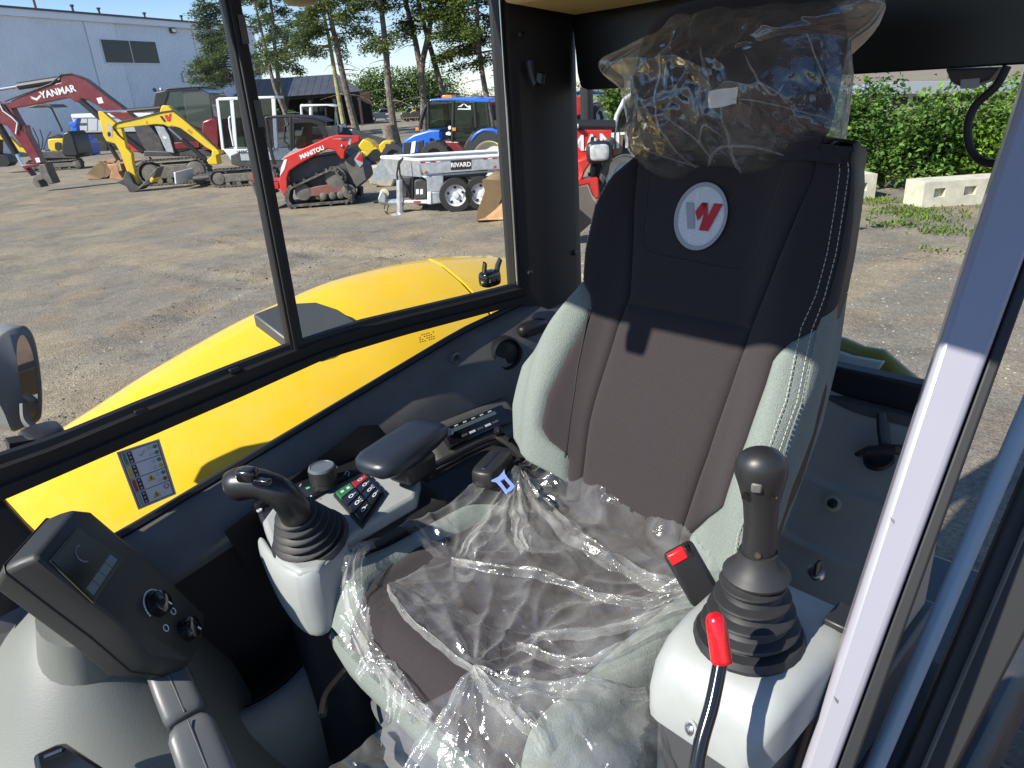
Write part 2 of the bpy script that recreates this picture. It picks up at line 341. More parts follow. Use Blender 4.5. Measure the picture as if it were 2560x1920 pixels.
# ================================================================== things in the yard
def crop(ox, oy, k): return lambda a, b: (ox+a*k, oy+b*k)
K1 = crop(0, 0, .3134); K2 = crop(600, 0, .33764); K5 = crop(0, 150, .19895); K6 = crop(220, 200, .19892); K7 = crop(620, 220, .18081); K8 = crop(920, 220, .2049); KR = crop(1380, 180, .2532); KH = crop(2000, 0, .5785)
class Plane:
    """vertical plane through a ground point; local x runs along `ang`, z up, y towards the camera"""
    def __init__(s, px, ang, z=0.0):
        s.o = AZ(px[0], px[1], z); s.o.z = 0; s.a = ang; s.ex = V(math.cos(ang), math.sin(ang), 0); s.n = V(-math.sin(ang), math.cos(ang), 0)
    def at(s, px, off=0.0):
        p = APL(px[0], px[1], s.o+s.n*off, s.n); return V((p-s.o).dot(s.ex), off, p.z)
LEFT = YAW+math.pi          # local x pointing to picture left -> local y towards the camera
class Mach:
    def __init__(s, name, label, cat, px, ang, K, group=None):
        s.pl = Plane(px, ang); s.t = thing(name, label, cat, tuple(s.pl.o), ang, group); s.K = K
    def p(s, a, b, off=0.0, K=None): return s.pl.at((K or s.K)(a, b), off)
    def poly(s, name, pts, y0, y1, m, parent=None, K=None, bevel=.02, **k):
        """side outline traced on the plane, given a real thickness from y0 to y1"""
        pp = [s.p(a, b, y1, K) for a, b in pts]
        return MB().prism(pp, (0, y0-y1, 0)).build(name, m, parent or s.t, bevel=bevel, **k)
    def tube(s, name, pts, r, m, off=0.0, parent=None, K=None, n=10, **k):
        return MB().tube([s.p(a, b, off, K) for a, b in pts], r, n).build(name, m, parent or s.t, **k)
    def box(s, name, a, b, m, parent=None, bevel=.02, **k): return MB().bb(a, b).build(name, m, parent or s.t, bevel=bevel, **k)
    def text(s, txt, size, ctr, tilt, m, off, bold=.02, parent=None, name='lettering'):
        q = s.p(*ctr, off); 
        ex = V(-math.cos(tilt), 0, math.sin(tilt)); ey = V(math.sin(tilt), 0, math.cos(tilt))
        return textmesh(txt, size, q, ex, ey, name, m, parent or s.t, world=False, ext=.004, bold=bold)
M_RODS = mat('chrome_rod', (.75, .76, .78), .15, metal=1)
M_PWHITE = mat('decal_white', (.75, .75, .74), .5)
# ---------------------------------------------------------------- yellow excavator
Y = Mach('mini_excavator', 'yellow mini excavator with white cab and W on its boom', 'excavator', K6(1500, 1340), LEFT, K6)
Y.poly('boom', [(345, 580), (375, 540), (450, 518), (900, 405), (918, 335), (940, 318), (1010, 325), (1070, 390), (1180, 480), (1600, 850), (1645, 890), (1640, 925), (1580, 905), (1480, 845), (1300, 705), (1160, 605), (1060, 578), (1010, 592), (950, 562), (850, 557), (400, 607), (360, 605)], -.12, .12, M_YELM)
Y.poly('boom_swing_post', [(1560, 870), (1640, 890), (1655, 930), (1610, 950), (1630, 1062), (1520, 1062), (1490, 1010), (1550, 960)], -.22, .22, M_YELM)
Y.poly('stick', [(122, 400), (135, 390), (180, 397), (240, 450), (350, 545), (420, 610), (450, 720), (480, 850), (545, 920), (560, 1040), (590, 1170), (642, 1330), (600, 1328), (560, 1290), (480, 1130), (400, 900), (340, 800), (230, 770), (190, 700), (150, 530)], -.10, .10, M_YELM)
Y.tube('stick_cylinder', [(500, 388), (920, 352)], .075, M_BLACK, 0); Y.tube('cylinder_rod', [(165, 402), (520, 386)], .04, M_RODS, 0)
Y.tube('cylinder_rod', [(1015, 600), (1200, 765)], .045, M_RODS, 0); Y.tube('boom_cylinder', [(1185, 750), (1480, 1000)], .08, M_BLACK, 0)
Y.tube('bucket_cylinder', [(268, 815), (385, 1010)], .07, M_BLACK, .0); Y.tube('cylinder_rod', [(375, 1000), (410, 1140)], .045, M_RODS, 0)
Y.poly('bucket', [(375, 1275), (440, 1240), (470, 1150), (520, 1180), (570, 1290), (640, 1345), (700, 1290), (790, 1180), (860, 1100), (870, 1115), (830, 1230), (770, 1315), (700, 1335), (640, 1385), (520, 1412), (480, 1340), (400, 1305)], -.28, .28, M_DGREY)
Y.poly('thumb_plate', [(770, 1250), (800, 1215), (835, 1240), (790, 1300)], -.29, .29, M_YELM)
Y.tube('hydraulic_hose', [(330, 640), (315, 590), (350, 545), (420, 525), (700, 460), (900, 408), (1060, 385), (1400, 640), (1640, 870)], .022, M_RUBBER, .13)
Y.tube('hydraulic_hose', [(330, 620), (380, 690), (450, 750)], .025, M_RUBBER, .12)
Y.poly('logo_stroke', [(900, 455), (930, 450), (985, 520), (955, 528)], .121, .126, mat('logo_black', (.03, .03, .03), .5), bevel=0)
ML = mat('logo_red', (.50, .03, .02), .5)
Y.poly('logo_stroke', [(958, 455), (975, 435), (1000, 440), (1022, 480), (1022, 520), (1000, 518)], .121, .126, ML, bevel=0); Y.poly('logo_stroke', [(1005, 520), (1020, 425), (1048, 420), (1040, 510), (1022, 524)], .121, .127, ML, bevel=0)
Y.poly('boom_sticker', [(1255, 620), (1275, 618), (1315, 655), (1305, 685), (1245, 640)], .121, .124, mat('sticker_amber', (.45, .25, .02), .5), bevel=0); Y.poly('warning_triangle', [(720, 548), (738, 505), (760, 545)], .121, .124, mat('sticker_amber', (.45, .25, .02), .5), bevel=0)
Y.poly('eye_plate', [(215, 525), (300, 580), (305, 720), (255, 715), (245, 650), (262, 600)], .101, .106, M_GALV, bevel=0); Y.poly('stick_hole', [(245, 660), (265, 650), (285, 665), (285, 700), (262, 715), (245, 695)], .107, .11, M_BLACKM, bevel=0)
cabw = (-.55, .45)
def frame_bar(M_, name, a, b, w, off, m, d=.08): 
    p, q = M_.p(*a, off), M_.p(*b, off); return MB().bar(p, q, d, w, up=(0, 1, 0) if False else (0, 0, 1)).build(name, m, M_.t, bevel=.01)
for off in (-.55, .45):
    frame_bar(Y, 'cab_post', (1628, 240), (1700, 880), .09, off, M_WHITE); frame_bar(Y, 'cab_post', (1808, 235), (1862, 880), .12, off, M_WHITE); frame_bar(Y, 'cab_post', (2330, 215), (2370, 880), .12, off, M_WHITE)
Y.poly('cab_roof', [(1615, 240), (1640, 222), (1980, 208), (2340, 200), (2350, 232), (1640, 262)], -.6, .5, M_WHITE)
Y.poly('cab_side_lower', [(1690, 868), (1870, 870), (2380, 850), (2400, 1000), (1920, 1075), (1830, 1065), (1760, 950)], -.6, .5, M_WHITE)
Y.poly('machine_body', [(1790, 950), (1910, 900), (2720, 840), (2740, 1060), (2600, 1120), (1920, 1090), (1800, 1060)], -.75, .60, M_DGREY)
Y.poly('body_panel', [(1905, 905), (2700, 835), (2720, 1000), (1925, 1015)], .601, .62, M_GALV)
Y.text('WACKER NEUSON', .16, (2130, 890), 0.02, M_DGREY, .63, .004)
Y.text('EZ', .2, (1850, 990), 0, M_DGREY, .51, .01) if False else None
Y.poly('number_mark', [(1840, 960), (1862, 962), (1850, 1000), (1868, 1002), (1866, 1015), (1838, 1012), (1848, 975), (1840, 974)], .505, .51, M_DGREY, bevel=0)
gl = Y.poly('cab_glass', [(1645, 262), (2330, 232), (2370, 870), (1705, 870)], .44, .445, M_MGLASS, bevel=0); Y.poly('cab_glass', [(1645, 262), (2330, 232), (2370, 870), (1705, 870)], -.55, -.545, M_MGLASS, bevel=0)
Y.poly('seat', [(1960, 700), (2040, 640), (2080, 640), (2100, 840), (1960, 840)], -.3, .2, M_BLACKM)
Y.tube('door_handle', [(1790, 460), (1772, 480), (1782, 600), (1830, 830)], .03, M_WHITE, .48)
Y.poly('boom_behind_glass', [(1900, 400), (1990, 385), (2040, 420), (2040, 560), (1960, 575), (1885, 545)], -.9, -.7, M_YELM)  # piece of yellow boom seen behind the cab glass, no lamp
zt = Y.p(1570, 1325, .55)
add_trk = []
for off, a0, a1, b0, b1 in ((.62, 1570, 2420, 1115, 1330), (-.62, 1352, 2200, 1075, 1215)):
    pA, pB = Y.p(a0, b1, off), Y.p(a1, b1, off); L_ = abs(pA.x-pB.x); H_ = Y.p(a0, b0, off).z-pA.z
    add_track_y = (Y.t, (pA.x+pB.x)/2, off, .03, L_, H_, .34, 40)
    add_trk.append(add_track_y)
Y.poly('dozer_blade', [(1075, 1160), (1100, 1160), (1105, 1240), (1115, 1310), (1090, 1300), (1085, 1230)], -.75, .75, M_WHITE, bevel=.01)
Y.tube('blade_arm', [(1330, 1240), (1610, 1210)], .09, M_DGREY, .3); Y.tube('blade_arm', [(1330, 1230), (1610, 1190)], .09, M_DGREY, -.3)
# ---------------------------------------------------------------- dark red excavator
R = Mach('excavator', 'dark red excavator with white lettering and chevron on its long boom', 'excavator', K6(980, 1290), LEFT, K5)
c6 = lambda a, b: ((220+a*.19892)/.19895, (200+b*.19892-150)/.19895)   # K6 crop point expressed in K5 units
R.poly('boom', [(108, 560), (140, 510), (220, 470), (640, 310), (770, 282), (757, 190), (820, 166), (920, 182), (1060, 240), (1300, 430), (1530, 600), (1640, 690), c6(700, 560), c6(760, 640), c6(700, 690), c6(560, 570), (1520, 760), (1400, 690), (1290, 612), (1100, 502), (1000, 512), (950, 532), (880, 482), (800, 480), (480, 550), (130, 612)], -.2, .2, M_DRED)
R.poly('stick', [(-170, 470), (0, 545), (110, 540), (150, 620), (220, 750), (270, 830), (310, 820), (340, 930), (470, 1170), (520, 1295), (430, 1305), (200, 985), (90, 832), (-10, 795), (-170, 640)], -.17, .17, M_DRED)
R.tube('stick_cylinder', [(235, 330), (775, 245)], .13, M_BLACK); R.tube('cylinder_rod', [(-170, 395), (250, 328)], .06, M_RODS)
R.tube('bucket_cylinder', [(-30, 800), (205, 1185)], .13, M_BLACK, .1); R.tube('cylinder_rod', [(200, 1175), (290, 1335)], .06, M_RODS, .1)
R.tube('boom_cylinder', [(1010, 505), (1235, 700), c6(700, 900)], .11, M_BLACK, .28); R.tube('boom_cylinder', [(1010, 505), (1235, 700), c6(700, 900)], .11, M_BLACK, -.28)
R.poly('bucket_link', [(268, 1330), (290, 1318), (500, 1300), (500, 1330), (330, 1360), (410, 1455), (390, 1462), (300, 1370)], -.12, .2, M_DRED)
R.poly('quick_coupler', [(490, 1310), (565, 1310), (600, 1400), (672, 1552), (620, 1566), (550, 1500), (480, 1520), (525, 1602), (460, 1600), (400, 1545), (418, 1462), (500, 1430)], -.25, .25, M_DUST)
R.tube('hydraulic_hose', [(-10, 540), (40, 640), (150, 720), (220, 790), (200, 930)], .03, M_WHITE, .2); R.tube('hydraulic_hose', [(40, 560), (110, 660), (240, 780), (250, 880)], .03, M_RUBBER, .2); R.tube('hydraulic_hose', [(60, 520), (150, 480), (640, 300), (770, 180), (900, 172), (1060, 232), (1530, 590)], .03, M_RUBBER, .21)
p0, p1 = R.p(540, 430, .21), R.p(912, 350, .21); tl = math.atan2((p1-p0).z, -(p1-p0).x)
R.text('YANMAR', (p1-p0).length*.285, (728, 402), tl, M_PWHITE, .21, .008)
R.poly('logo_chevron', [(375, 462), (395, 460), (455, 482), (505, 435), (522, 432), (460, 500)], .201, .208, M_PWHITE, bevel=0); R.poly('logo_chevron', [(385, 482), (405, 480), (462, 500), (505, 455), (522, 455), (465, 512)], .201, .208, M_PWHITE, bevel=0)
R.poly('white_sticker', [(1210, 480), (1275, 465), (1302, 540), (1242, 550)], .201, .206, M_PWHITE, bevel=0); R.poly('white_sticker', [(437, 1232), (490, 1225), (508, 1282), (462, 1292)], .171, .176, M_PWHITE, bevel=0)
C6 = lambda pts: [c6(*q) for q in pts]
R.poly('cab_rear_quarter', C6([(1395, 90), (1410, 105), (1530, 170), (1590, 560), (1470, 640), (1250, 560), (1200, 300), (1190, 120)]), -.9, .75, mat('cab_tint', (.05, .065, .06), .12, coat=.4), bevel=.04)
R.poly('cab_front_frame', C6([(825, 590), (822, 330), (845, 160), (960, 130), (1000, 108), (1390, 86), (1395, 130), (1010, 150), (960, 320), (950, 590)]), .74, .80, M_BLACK); R.poly('cab_front_frame', C6([(825, 590), (822, 330), (845, 160), (960, 130), (1000, 108), (1390, 86), (1395, 130), (1010, 150), (960, 320), (950, 590)]), -.86, -.80, M_BLACK)
R.poly('cab_glass', C6([(845, 165), (1010, 150), (1200, 130), (1260, 560), (960, 590), (840, 580)]), .70, .71, M_MGLASS, bevel=0); R.poly('cab_glass', C6([(845, 165), (1010, 150), (1200, 130), (1260, 560), (960, 590), (840, 580)]), -.80, -.79, M_MGLASS, bevel=0)
R.poly('cab_roof', C6([(960, 128), (1000, 100), (1390, 80), (1400, 96), (1010, 122)]), -.9, .82, M_BLACK)
R.poly('cab_door_lower', C6([(832, 570), (955, 590), (1020, 700), (1085, 922), (985, 905), (900, 720)]), .60, .80, M_GALV)
R.poly('cab_side', C6([(955, 590), (1260, 560), (1590, 560), (1600, 800), (1085, 922), (1020, 700)]), -.9, .72, M_BLACK)
R.poly('red_panel', C6([(1070, 790), (1390, 770), (1400, 850), (1085, 870)]), .721, .74, M_DRED); R.poly('counterweight', C6([(1430, 520), (1560, 470), (1640, 520), (1655, 880), (1450, 900), (1420, 700)]), -1.1, .95, M_DRED, bevel=.06)
R.poly('side_sticker', C6([(935, 708), (985, 712), (988, 740), (945, 735)]), .801, .806, M_PWHITE, bevel=0)
R.poly('mirror', C6([(798, 105), (820, 100), (840, 140), (820, 150)]), .6, .8, M_BLACK); R.poly('mirror', C6([(893, 100), (910, 95), (930, 130), (905, 138)]), .5, .7, M_WHITE)
R.poly('turntable', C6([(700, 890), (1085, 905), (1600, 850), (1600, 960), (700, 960)]), -.7, .7, M_DGREY)
R.poly('boom_foot', C6([(560, 560), (760, 560), (900, 720), (960, 900), (720, 900), (640, 740)]), -.3, .3, M_DGREY)
R.poly('hose_cluster', C6([(480, 740), (560, 780), (700, 860), (720, 930), (560, 900), (480, 800)]), -.2, .3, M_RED, bevel=.05)
R.poly('dozer_blade', [(1340, 1312), (1480, 1310), (1500, 1420), (1590, 1545), (1440, 1500), (1370, 1490), (1395, 1400)], -1.25, 1.1, mat('blade_tan', (.42, .22, .11), .6, var=.15), bevel=.03)
R.tube('blade_arm', [(1500, 1430), (1900, 1250)], .11, M_DGREY, .4)
for off, a0, a1, b0, b1 in ((.95, 690, 1560, 965, 1270), (-.95, 560, 1400, 915, 1120)):
    pA, pB = R.p(*c6(a0, b1), off), R.p(*c6(a1, b1), off); add_trk.append((R.t, (pA.x+pB.x)/2, off, .04, abs(pA.x-pB.x), R.p(*c6(a0, b0), off).z-pA.z, .5, 46))
# ---------------------------------------------------------------- little yellow excavator with canopy
S_ = Mach('mini_excavator', 'small yellow excavator with black canopy and open seat', 'excavator', K5(700, 1380), LEFT, K5)
S_.poly('body_cover', [(598, 1000), (640, 990), (800, 985), (812, 1150), (640, 1150), (605, 1100)], -.6, .6, M_YELM, bevel=.05)
S_.poly('cover_vent', [(685, 1045), (720, 1030), (765, 1040), (770, 1120), (715, 1135), (690, 1120)], .601, .63, M_BLACKM)
S_.poly('counterweight', [(780, 920), (860, 890), (920, 960), (985, 1190), (960, 1215), (800, 1210), (770, 1150)], -.8, .8, M_BLACK, bevel=.08)
S_.poly('seat', [(590, 960), (680, 940), (780, 960), (790, 990), (600, 990)], -.3, .3, M_BLACKM, bevel=.05)
for off in (-.55, .55): S_.tube('canopy_post', [(780, 900), (770, 860), (650, 610), (600, 575), (500, 560)], .05, M_BLACK, off)
S_.poly('canopy_roof', [(345, 605), (370, 585), (480, 555), (620, 560), (680, 600), (620, 590), (480, 580), (420, 600)], -.7, .7, M_DGREY, bevel=.03)
S_.poly('deck', [(520, 1150), (960, 1150), (950, 1235), (520, 1235)], -.75, .75, M_DGREY)
for q in ([(505, 1150), (480, 1000), (410, 850)], [(520, 1130), (540, 1000), (500, 870)], [(545, 1130), (600, 960), (640, 900)]): S_.tube('control_lever', q, .025, M_BLACK, .2)
S_.poly('boom', [(560, 1150), (250, 1100), (110, 960), (0, 930), (-120, 960), (-120, 1010), (0, 1000), (90, 1010), (240, 1150), (480, 1200)], -.14, .14, M_YELM)
S_.poly('bucket', [(-140, 1000), (-60, 1000), (-60, 1180), (30, 1190), (100, 1220), (130, 1290), (90, 1340), (-60, 1345), (-140, 1300)], -.35, .35, M_BLACK)
S_.tube('track_guard', [(560, 1245), (960, 1245)], .05, M_DGREY, .5)  # dark grey bar between deck and track
for off in (.65, -.65):
    pA, pB = S_.p(380, 1385, off), S_.p(1055, 1385, off); add_trk.append((S_.t, (pA.x+pB.x)/2, off, .03, abs(pA.x-pB.x), S_.p(600, 1250, off).z-pA.z, .4, 40))
# ---------------------------------------------------------------- blue snow blower
B = Mach('snow_blower', 'bright blue snow blower attachment with upright chute', 'snow blower', K5(1040, 1205), LEFT, K5)
B.poly('auger_housing', [(960, 975), (1000, 950), (1100, 1000), (1130, 1090), (1148, 1195), (970, 1208), (955, 1110)], -.7, .7, M_BLUE, bevel=.06)
B.poly('chute', [(900, 780), (960, 740), (975, 960), (980, 1110), (940, 1100), (895, 880)], -.22, .22, M_BLUE, bevel=.05)
B.poly('chute_hood', [(865, 790), (930, 770), (950, 730), (980, 735), (965, 800), (940, 850), (880, 830)], -.26, .26, M_BLUE, bevel=.04)
B.poly('chute_motor', [(855, 790), (885, 785), (885, 830), (860, 830)], -.1, .1, M_BLUE)
B.poly('panel_mark', [(1020, 1030), (1050, 1028), (1050, 1036), (1020, 1038)], .701, .71, M_PWHITE, bevel=0)
# ---------------------------------------------------------------- white service trailer
T = Mach('service_trailer', 'white box service trailer with panelled doors beside the metal wall', 'trailer', K5(1150, 1150), LEFT, K5)
T.poly('box_body', [(900, 720), (1240, 690), (1560, 690), (1900, 700), (1900, 900), (1010, 915), (960, 830)], -1.2, 1.0, M_GALV, bevel=.04)
T.poly('box_roof', [(888, 690), (905, 680), (1900, 668), (1900, 715), (900, 730)], -1.3, 1.1, M_WHITE, bevel=.04)
for a in (985, 1110, 1240): T.poly('door_panel', [(a, 740), (a+110, 738), (a+110, 890), (a+15, 892)], 1.001, 1.03, mat('trailer_grey', (.46, .48, .50), .45), bevel=.015)
T.poly('door_vent', [(990, 792), (1085, 790), (1090, 822), (998, 824)], 1.031, 1.05, M_DGREY)
T.poly('chassis', [(1000, 915), (1900, 905), (1900, 1050), (1010, 1070)], -1.0, .9, M_BLACKM)
for a in (1290, 1620): MB().lathe([(.42, -.12), (.46, -.08), (.46, .08), (.42, .12), (.2, .13), (0, .13)], T.p(a, 1085, .8), (0, 1, 0), 22).build('wheel', M_RUBBER, T.t)
T.poly('nose_panel', [(895, 700), (960, 730), (1008, 945), (970, 930)], -.8, .8, M_WHITE)
# ---------------------------------------------------------------- blue container
N_ = Mach('container', 'dark blue steel container with warning triangle against the metal wall', 'container', K5(300, 1115), LEFT, K5)
M_DBLUE = dirty('container_blue', (.008, .045, .20), amt=.12, rough=.4)
N_.poly('container_body', [(-200, 400), (110, 388), (470, 470), (520, 640), (610, 1105), (-200, 1120)], -1.6, 0, M_DBLUE, bevel=.03)
for a in range(-150, 440, 55): N_.poly('wall_rib', [(a, 500), (a+18, 500), (a+45, 955), (a+27, 956)], .001, .05, M_DBLUE, bevel=.01)
N_.poly('warning_triangle', [(370, 690), (390, 648), (415, 688)], .055, .065, mat('sticker_amber', (.45, .25, .02), .5), bevel=0)
N_.tube('lock_bar', [(275, 580), (330, 680), (350, 750)], .03, M_WHITE, .06)
# ---------------------------------------------------------------- excavator bucket lying in front of the red excavator
E_ = Mach('digging_bucket', 'open brown steel bucket lying beside the tan dozer blade', 'bucket', K5(1270, 1485), LEFT, K5)
M_RUST = dirty('rusty_brown', (.20, .13, .06), dirt=(.10, .08, .06), amt=.6, rough=.7)
def bucket(Mc, left, right, top, bot, dep, m=None):
    """left/right side plates with a curved back sheet between; opening faces local +x"""
    pass
w2 = .55
prof = [(1095, 1425), (1180, 1330), (1270, 1268), (1330, 1262), (1400, 1330), (1395, 1440), (1340, 1475), (1255, 1482)]
E_.poly('side_plate', prof, w2-.03, w2, M_RUST, bevel=.005); E_.poly('side_plate', prof, -w2, -w2+.03, M_RUST, bevel=.005)
pts = [E_.p(a, b, 0) for a, b in ((1280, 1265), (1335, 1262), (1400, 1330), (1395, 1440), (1340, 1475), (1255, 1482), (1095, 1445))]
m = MB(); n_ = len(pts); m.add([p+V(0, s*w2, 0) for s in (-1, 1) for p in pts], [(i, i+1, n_+i+1, n_+i) for i in range(n_-1)]); m.build('back_sheet', M_RUST, E_.t, solid=.03)
E_.poly('top_bar', [(1280, 1262), (1440, 1265), (1440, 1295), (1300, 1290)], -w2, w2, mat('blade_tan', (.42, .22, .11), .6), bevel=.01)
# ---------------------------------------------------------------- red track loader
C = Mach('track_loader', 'red compact track loader with triangular rubber tracks and lettered lift arm', 'track loader', K7(1050, 1590), LEFT, K7)
C.poly('lift_arm', [(490, 960), (520, 940), (1130, 670), (1220, 650), (1540, 665), (1545, 745), (1390, 800), (1340, 880), (1330, 985), (1290, 990), (1190, 860), (1120, 840), (1060, 860), (700, 1060), (570, 1150), (540, 1250), (545, 1420), (500, 1500), (440, 1400), (425, 1270), (470, 1130)], .62, .80, M_RED, bevel=.025)
C.poly('lift_arm', [(490, 960), (520, 940), (1130, 670), (1220, 650), (1540, 665), (1545, 745), (1390, 800), (1340, 880), (1330, 985), (1290, 990), (1190, 860), (1120, 840), (1060, 860), (700, 1060), (570, 1150), (540, 1250), (545, 1420), (500, 1500), (440, 1400), (425, 1270), (470, 1130)], -.80, -.62, M_RED, bevel=.025)
p0, p1 = C.p(735, 960, .81), C.p(1040, 830, .81); tl = math.atan2((p1-p0).z, -(p1-p0).x)
C.text('MANITOU', (p1-p0).length*.235, (885, 892), tl, M_PWHITE, .806, .006)
C.poly('arm_stripe', [(1130, 705), (1440, 685), (1415, 785), (1380, 780), (1400, 715)], .801, .806, M_GALV, bevel=0); C.text('2300VT', .08, (1360, 698), .05, M_DGREY, .812, .004)
C.poly('arm_pin', [(1280, 790), (1310, 780), (1318, 820), (1290, 830)], .801, .83, M_STEEL); C.poly('arm_face_stripe', [(500, 990), (540, 985), (500, 1130), (440, 1220), (455, 1100)], .801, .806, M_PWHITE, bevel=0)
C.poly('engine_body', [(600, 1100), (900, 940), (1330, 880), (1480, 1000), (1600, 1080), (1640, 1260), (1500, 1390), (1200, 1420), (700, 1440), (560, 1380), (560, 1200)], -.58, .58, M_DGREY, bevel=.05)
C.poly('tail_guard', [(1330, 990), (1500, 870), (1570, 890), (1600, 1070), (1640, 1270), (1490, 1385), (1400, 1180)], .5, .66, M_DUST, bevel=.02)
C.poly('reflector', [(1460, 985), (1540, 870), (1570, 880), (1590, 1045), (1545, 1095)], .661, .675, M_GALV, bevel=0)
for k in range(4): C.poly('reflector_bar', [(1490+k*16, 985-k*22), (1508+k*16, 960-k*22), (1585, 1000-k*20), (1580, 1030-k*20)], .676, .682, M_RED, bevel=0)
C.poly('cab_roof', [(225, 400), (270, 388), (560, 380), (900, 400), (1040, 450), (1060, 480), (900, 430), (560, 410), (230, 425)], -.55, .55, M_BLACK, bevel=.02)
for off in (-.52, .52):
    C.poly('cab_side_frame', [(590, 410), (900, 430), (1040, 470), (1110, 640), (1080, 680), (1030, 650), (960, 510), (860, 480), (640, 490), (640, 840), (600, 850)], off-.03, off+.03, M_BLACK, bevel=.008)
    C.poly('cab_post', [(225, 410), (255, 410), (330, 860), (380, 1060), (340, 1060), (290, 860)], off-.03, off+.03, M_BLACK, bevel=.008); C.poly('cab_post', [(570, 400), (600, 405), (610, 860), (580, 880)], off-.04, off+.04, M_BLACK, bevel=.008)
C.poly('front_glass', [(250, 420), (580, 410), (590, 870), (380, 1060), (330, 1000)], .49, .495, glassmat('loader_glass', (.55, .64, .72), .16), bevel=0); C.poly('side_glass', [(630, 490), (860, 480), (960, 510), (1035, 660), (640, 840)], .49, .495, M_MGLASS, bevel=0)
C.poly('operator_seat', [(650, 830), (660, 690), (740, 650), (770, 500), (830, 490), (830, 800), (700, 850)], -.25, .25, mat('seat_rust', (.28, .09, .05), .7), bevel=.05); C.poly('inner_red_panel', [(850, 640), (1020, 640), (1030, 700), (880, 720)], -.5, -.3, M_RED)
C.tube('grab_handle', [(560, 480), (545, 510), (505, 525), (500, 740), (560, 790), (565, 850)], .018, M_BLACK, .54)
for off in (.55, -.55): C.poly('front_fork', [(60, 960), (110, 920), (150, 960), (165, 1200), (150, 1330), (70, 1330), (50, 1200)], off-.12, off+.12, M_RED)
C.poly('fork_stripe', [(85, 960), (118, 950), (118, 1090), (75, 1180)], .671, .68, M_PWHITE, bevel=0)
C.poly('bucket_carrier', [(60, 1320), (420, 1310), (430, 1400), (90, 1400)], -.65, .65, M_RED); C.poly('carrier_edge', [(20, 1310), (70, 1310), (160, 1500), (200, 1540), (130, 1540)], -.8, .8, M_DUST)
# triangular track
tp = [(660, 1420), (680, 1340), (760, 1290), (1180, 1095), (1260, 1080), (1320, 1110), (1480, 1380), (1490, 1470), (1440, 1520), (760, 1580), (690, 1550), (655, 1480)]
def tri_track(off, nm='track_belt'):
    pp = catmull([C.p(a, b, 0) for a, b in tp], 6, closed=True); cen = sum(pp, V(0, 0, 0))/len(pp); m = MB(); rings = []
    n_ = len(pp)
    for i, p in enumerate(pp):
        t = (pp[(i+1) % n_]-pp[i-1]).normalized(); nn = V(t.z, 0, -t.x)
        if nn.dot(p-cen) < 0: nn = -nn
        rings.append([p+V(0, off-.2, 0), p+V(0, off+.2, 0), p-nn*.05+V(0, off+.2, 0), p-nn*.05+V(0, off-.2, 0)])
        if i % 2 == 0: m.box(p+nn*.02+V(0, off, 0), (.055, .4, .05), Matrix((t, V(0, 1, 0), nn)).transposed())
    rings.append(rings[0]); m.loft(rings, cap=False); return m.build(nm, M_TRACK, C.t)
tri_track(.62); tri_track(-.62)
for off in (.74, -.74):
    C.poly('track_frame', [(780, 1385), (1130, 1330), (1420, 1340), (1410, 1400), (1290, 1440), (950, 1500), (790, 1505)], off-.05, off, dirty('frame_red_brown', (.20, .06, .05), amt=.6, rough=.7)); 
    for (a, b, r_) in ((1210, 1240, .26), (1390, 1430, .17), (760, 1440, .2), (1040, 1500, .09), (1170, 1490, .09), (1280, 1480, .09)):
        MB().lathe([(r_, -.08), (r_, .05), (r_*.8, .06), (r_*.35, .07), (0, .07)], C.p(a, b, off)+V(0, -.05, 0), (0, 1, 0), 20).build('track_wheel', M_DUST, C.t, sharp=30)
# ---------------------------------------------------------------- pale telehandler behind the loader
Hh_ = Mach('telehandler', 'white-framed telehandler cab with long dark boom behind the red loader', 'telehandler', K7(1050, 1010), LEFT, K7)
for off in (-.6, .6):
    Hh_.tube('cab_post', [(745, 400), (735, 250), (760, 232)], .05, M_WHITE, off); Hh_.tube('cab_post', [(873, 390), (870, 250)], .08, M_WHITE, off); Hh_.tube('cab_post', [(1085, 540), (1078, 250)], .04, M_BLACK, off)
Hh_.poly('cab_roof', [(720, 225), (740, 228), (860, 228), (1080, 225), (1180, 245), (1200, 262), (1090, 248), (740, 262)], -.7, .7, M_WHITE, bevel=.03)
Hh_.poly('cab_glass', [(750, 265), (1195, 260), (1210, 540), (760, 540)], .58, .585, M_MGLASS, bevel=0); Hh_.poly('cab_glass', [(750, 265), (1195, 260), (1210, 540), (760, 540)], -.6, -.595, M_MGLASS, bevel=0)
Hh_.poly('cab_lower', [(740, 540), (1250, 520), (1260, 800), (740, 820)], -.75, .7, M_DGREY, bevel=.04)
Hh_.poly('boom', [(1100, 600), (1370, 545), (1440, 560), (1700, 660), (1940, 720), (1930, 800), (1680, 760), (1400, 660), (1130, 680)], -.25, .25, M_DGREY, bevel=.04)
Hh_.poly('boom_sticker', [(1395, 565), (1440, 572), (1438, 590), (1395, 582)], .251, .256, M_PWHITE, bevel=0)
for q in ([(1210, 240), (1205, 520)], [(1215, 330), (1250, 560)]): Hh_.tube('mast_rod', q, .03, M_GALV, .5)
Hh_.poly('hood', [(1120, 580), (1260, 500), (1300, 520), (1290, 620), (1150, 650)], -.5, .5, M_GALV, bevel=.05)
for a in (800, 1500):
    for off in (-.8, .8): MB().lathe([(.40, -.2), (.55, -.16), (.58, 0), (.55, .16), (.40, .2), (.2, .2), (0, .16)], Hh_.p(a, 900, off), (0, 1, 0), 24).build('wheel', M_RUBBER, Hh_.t)
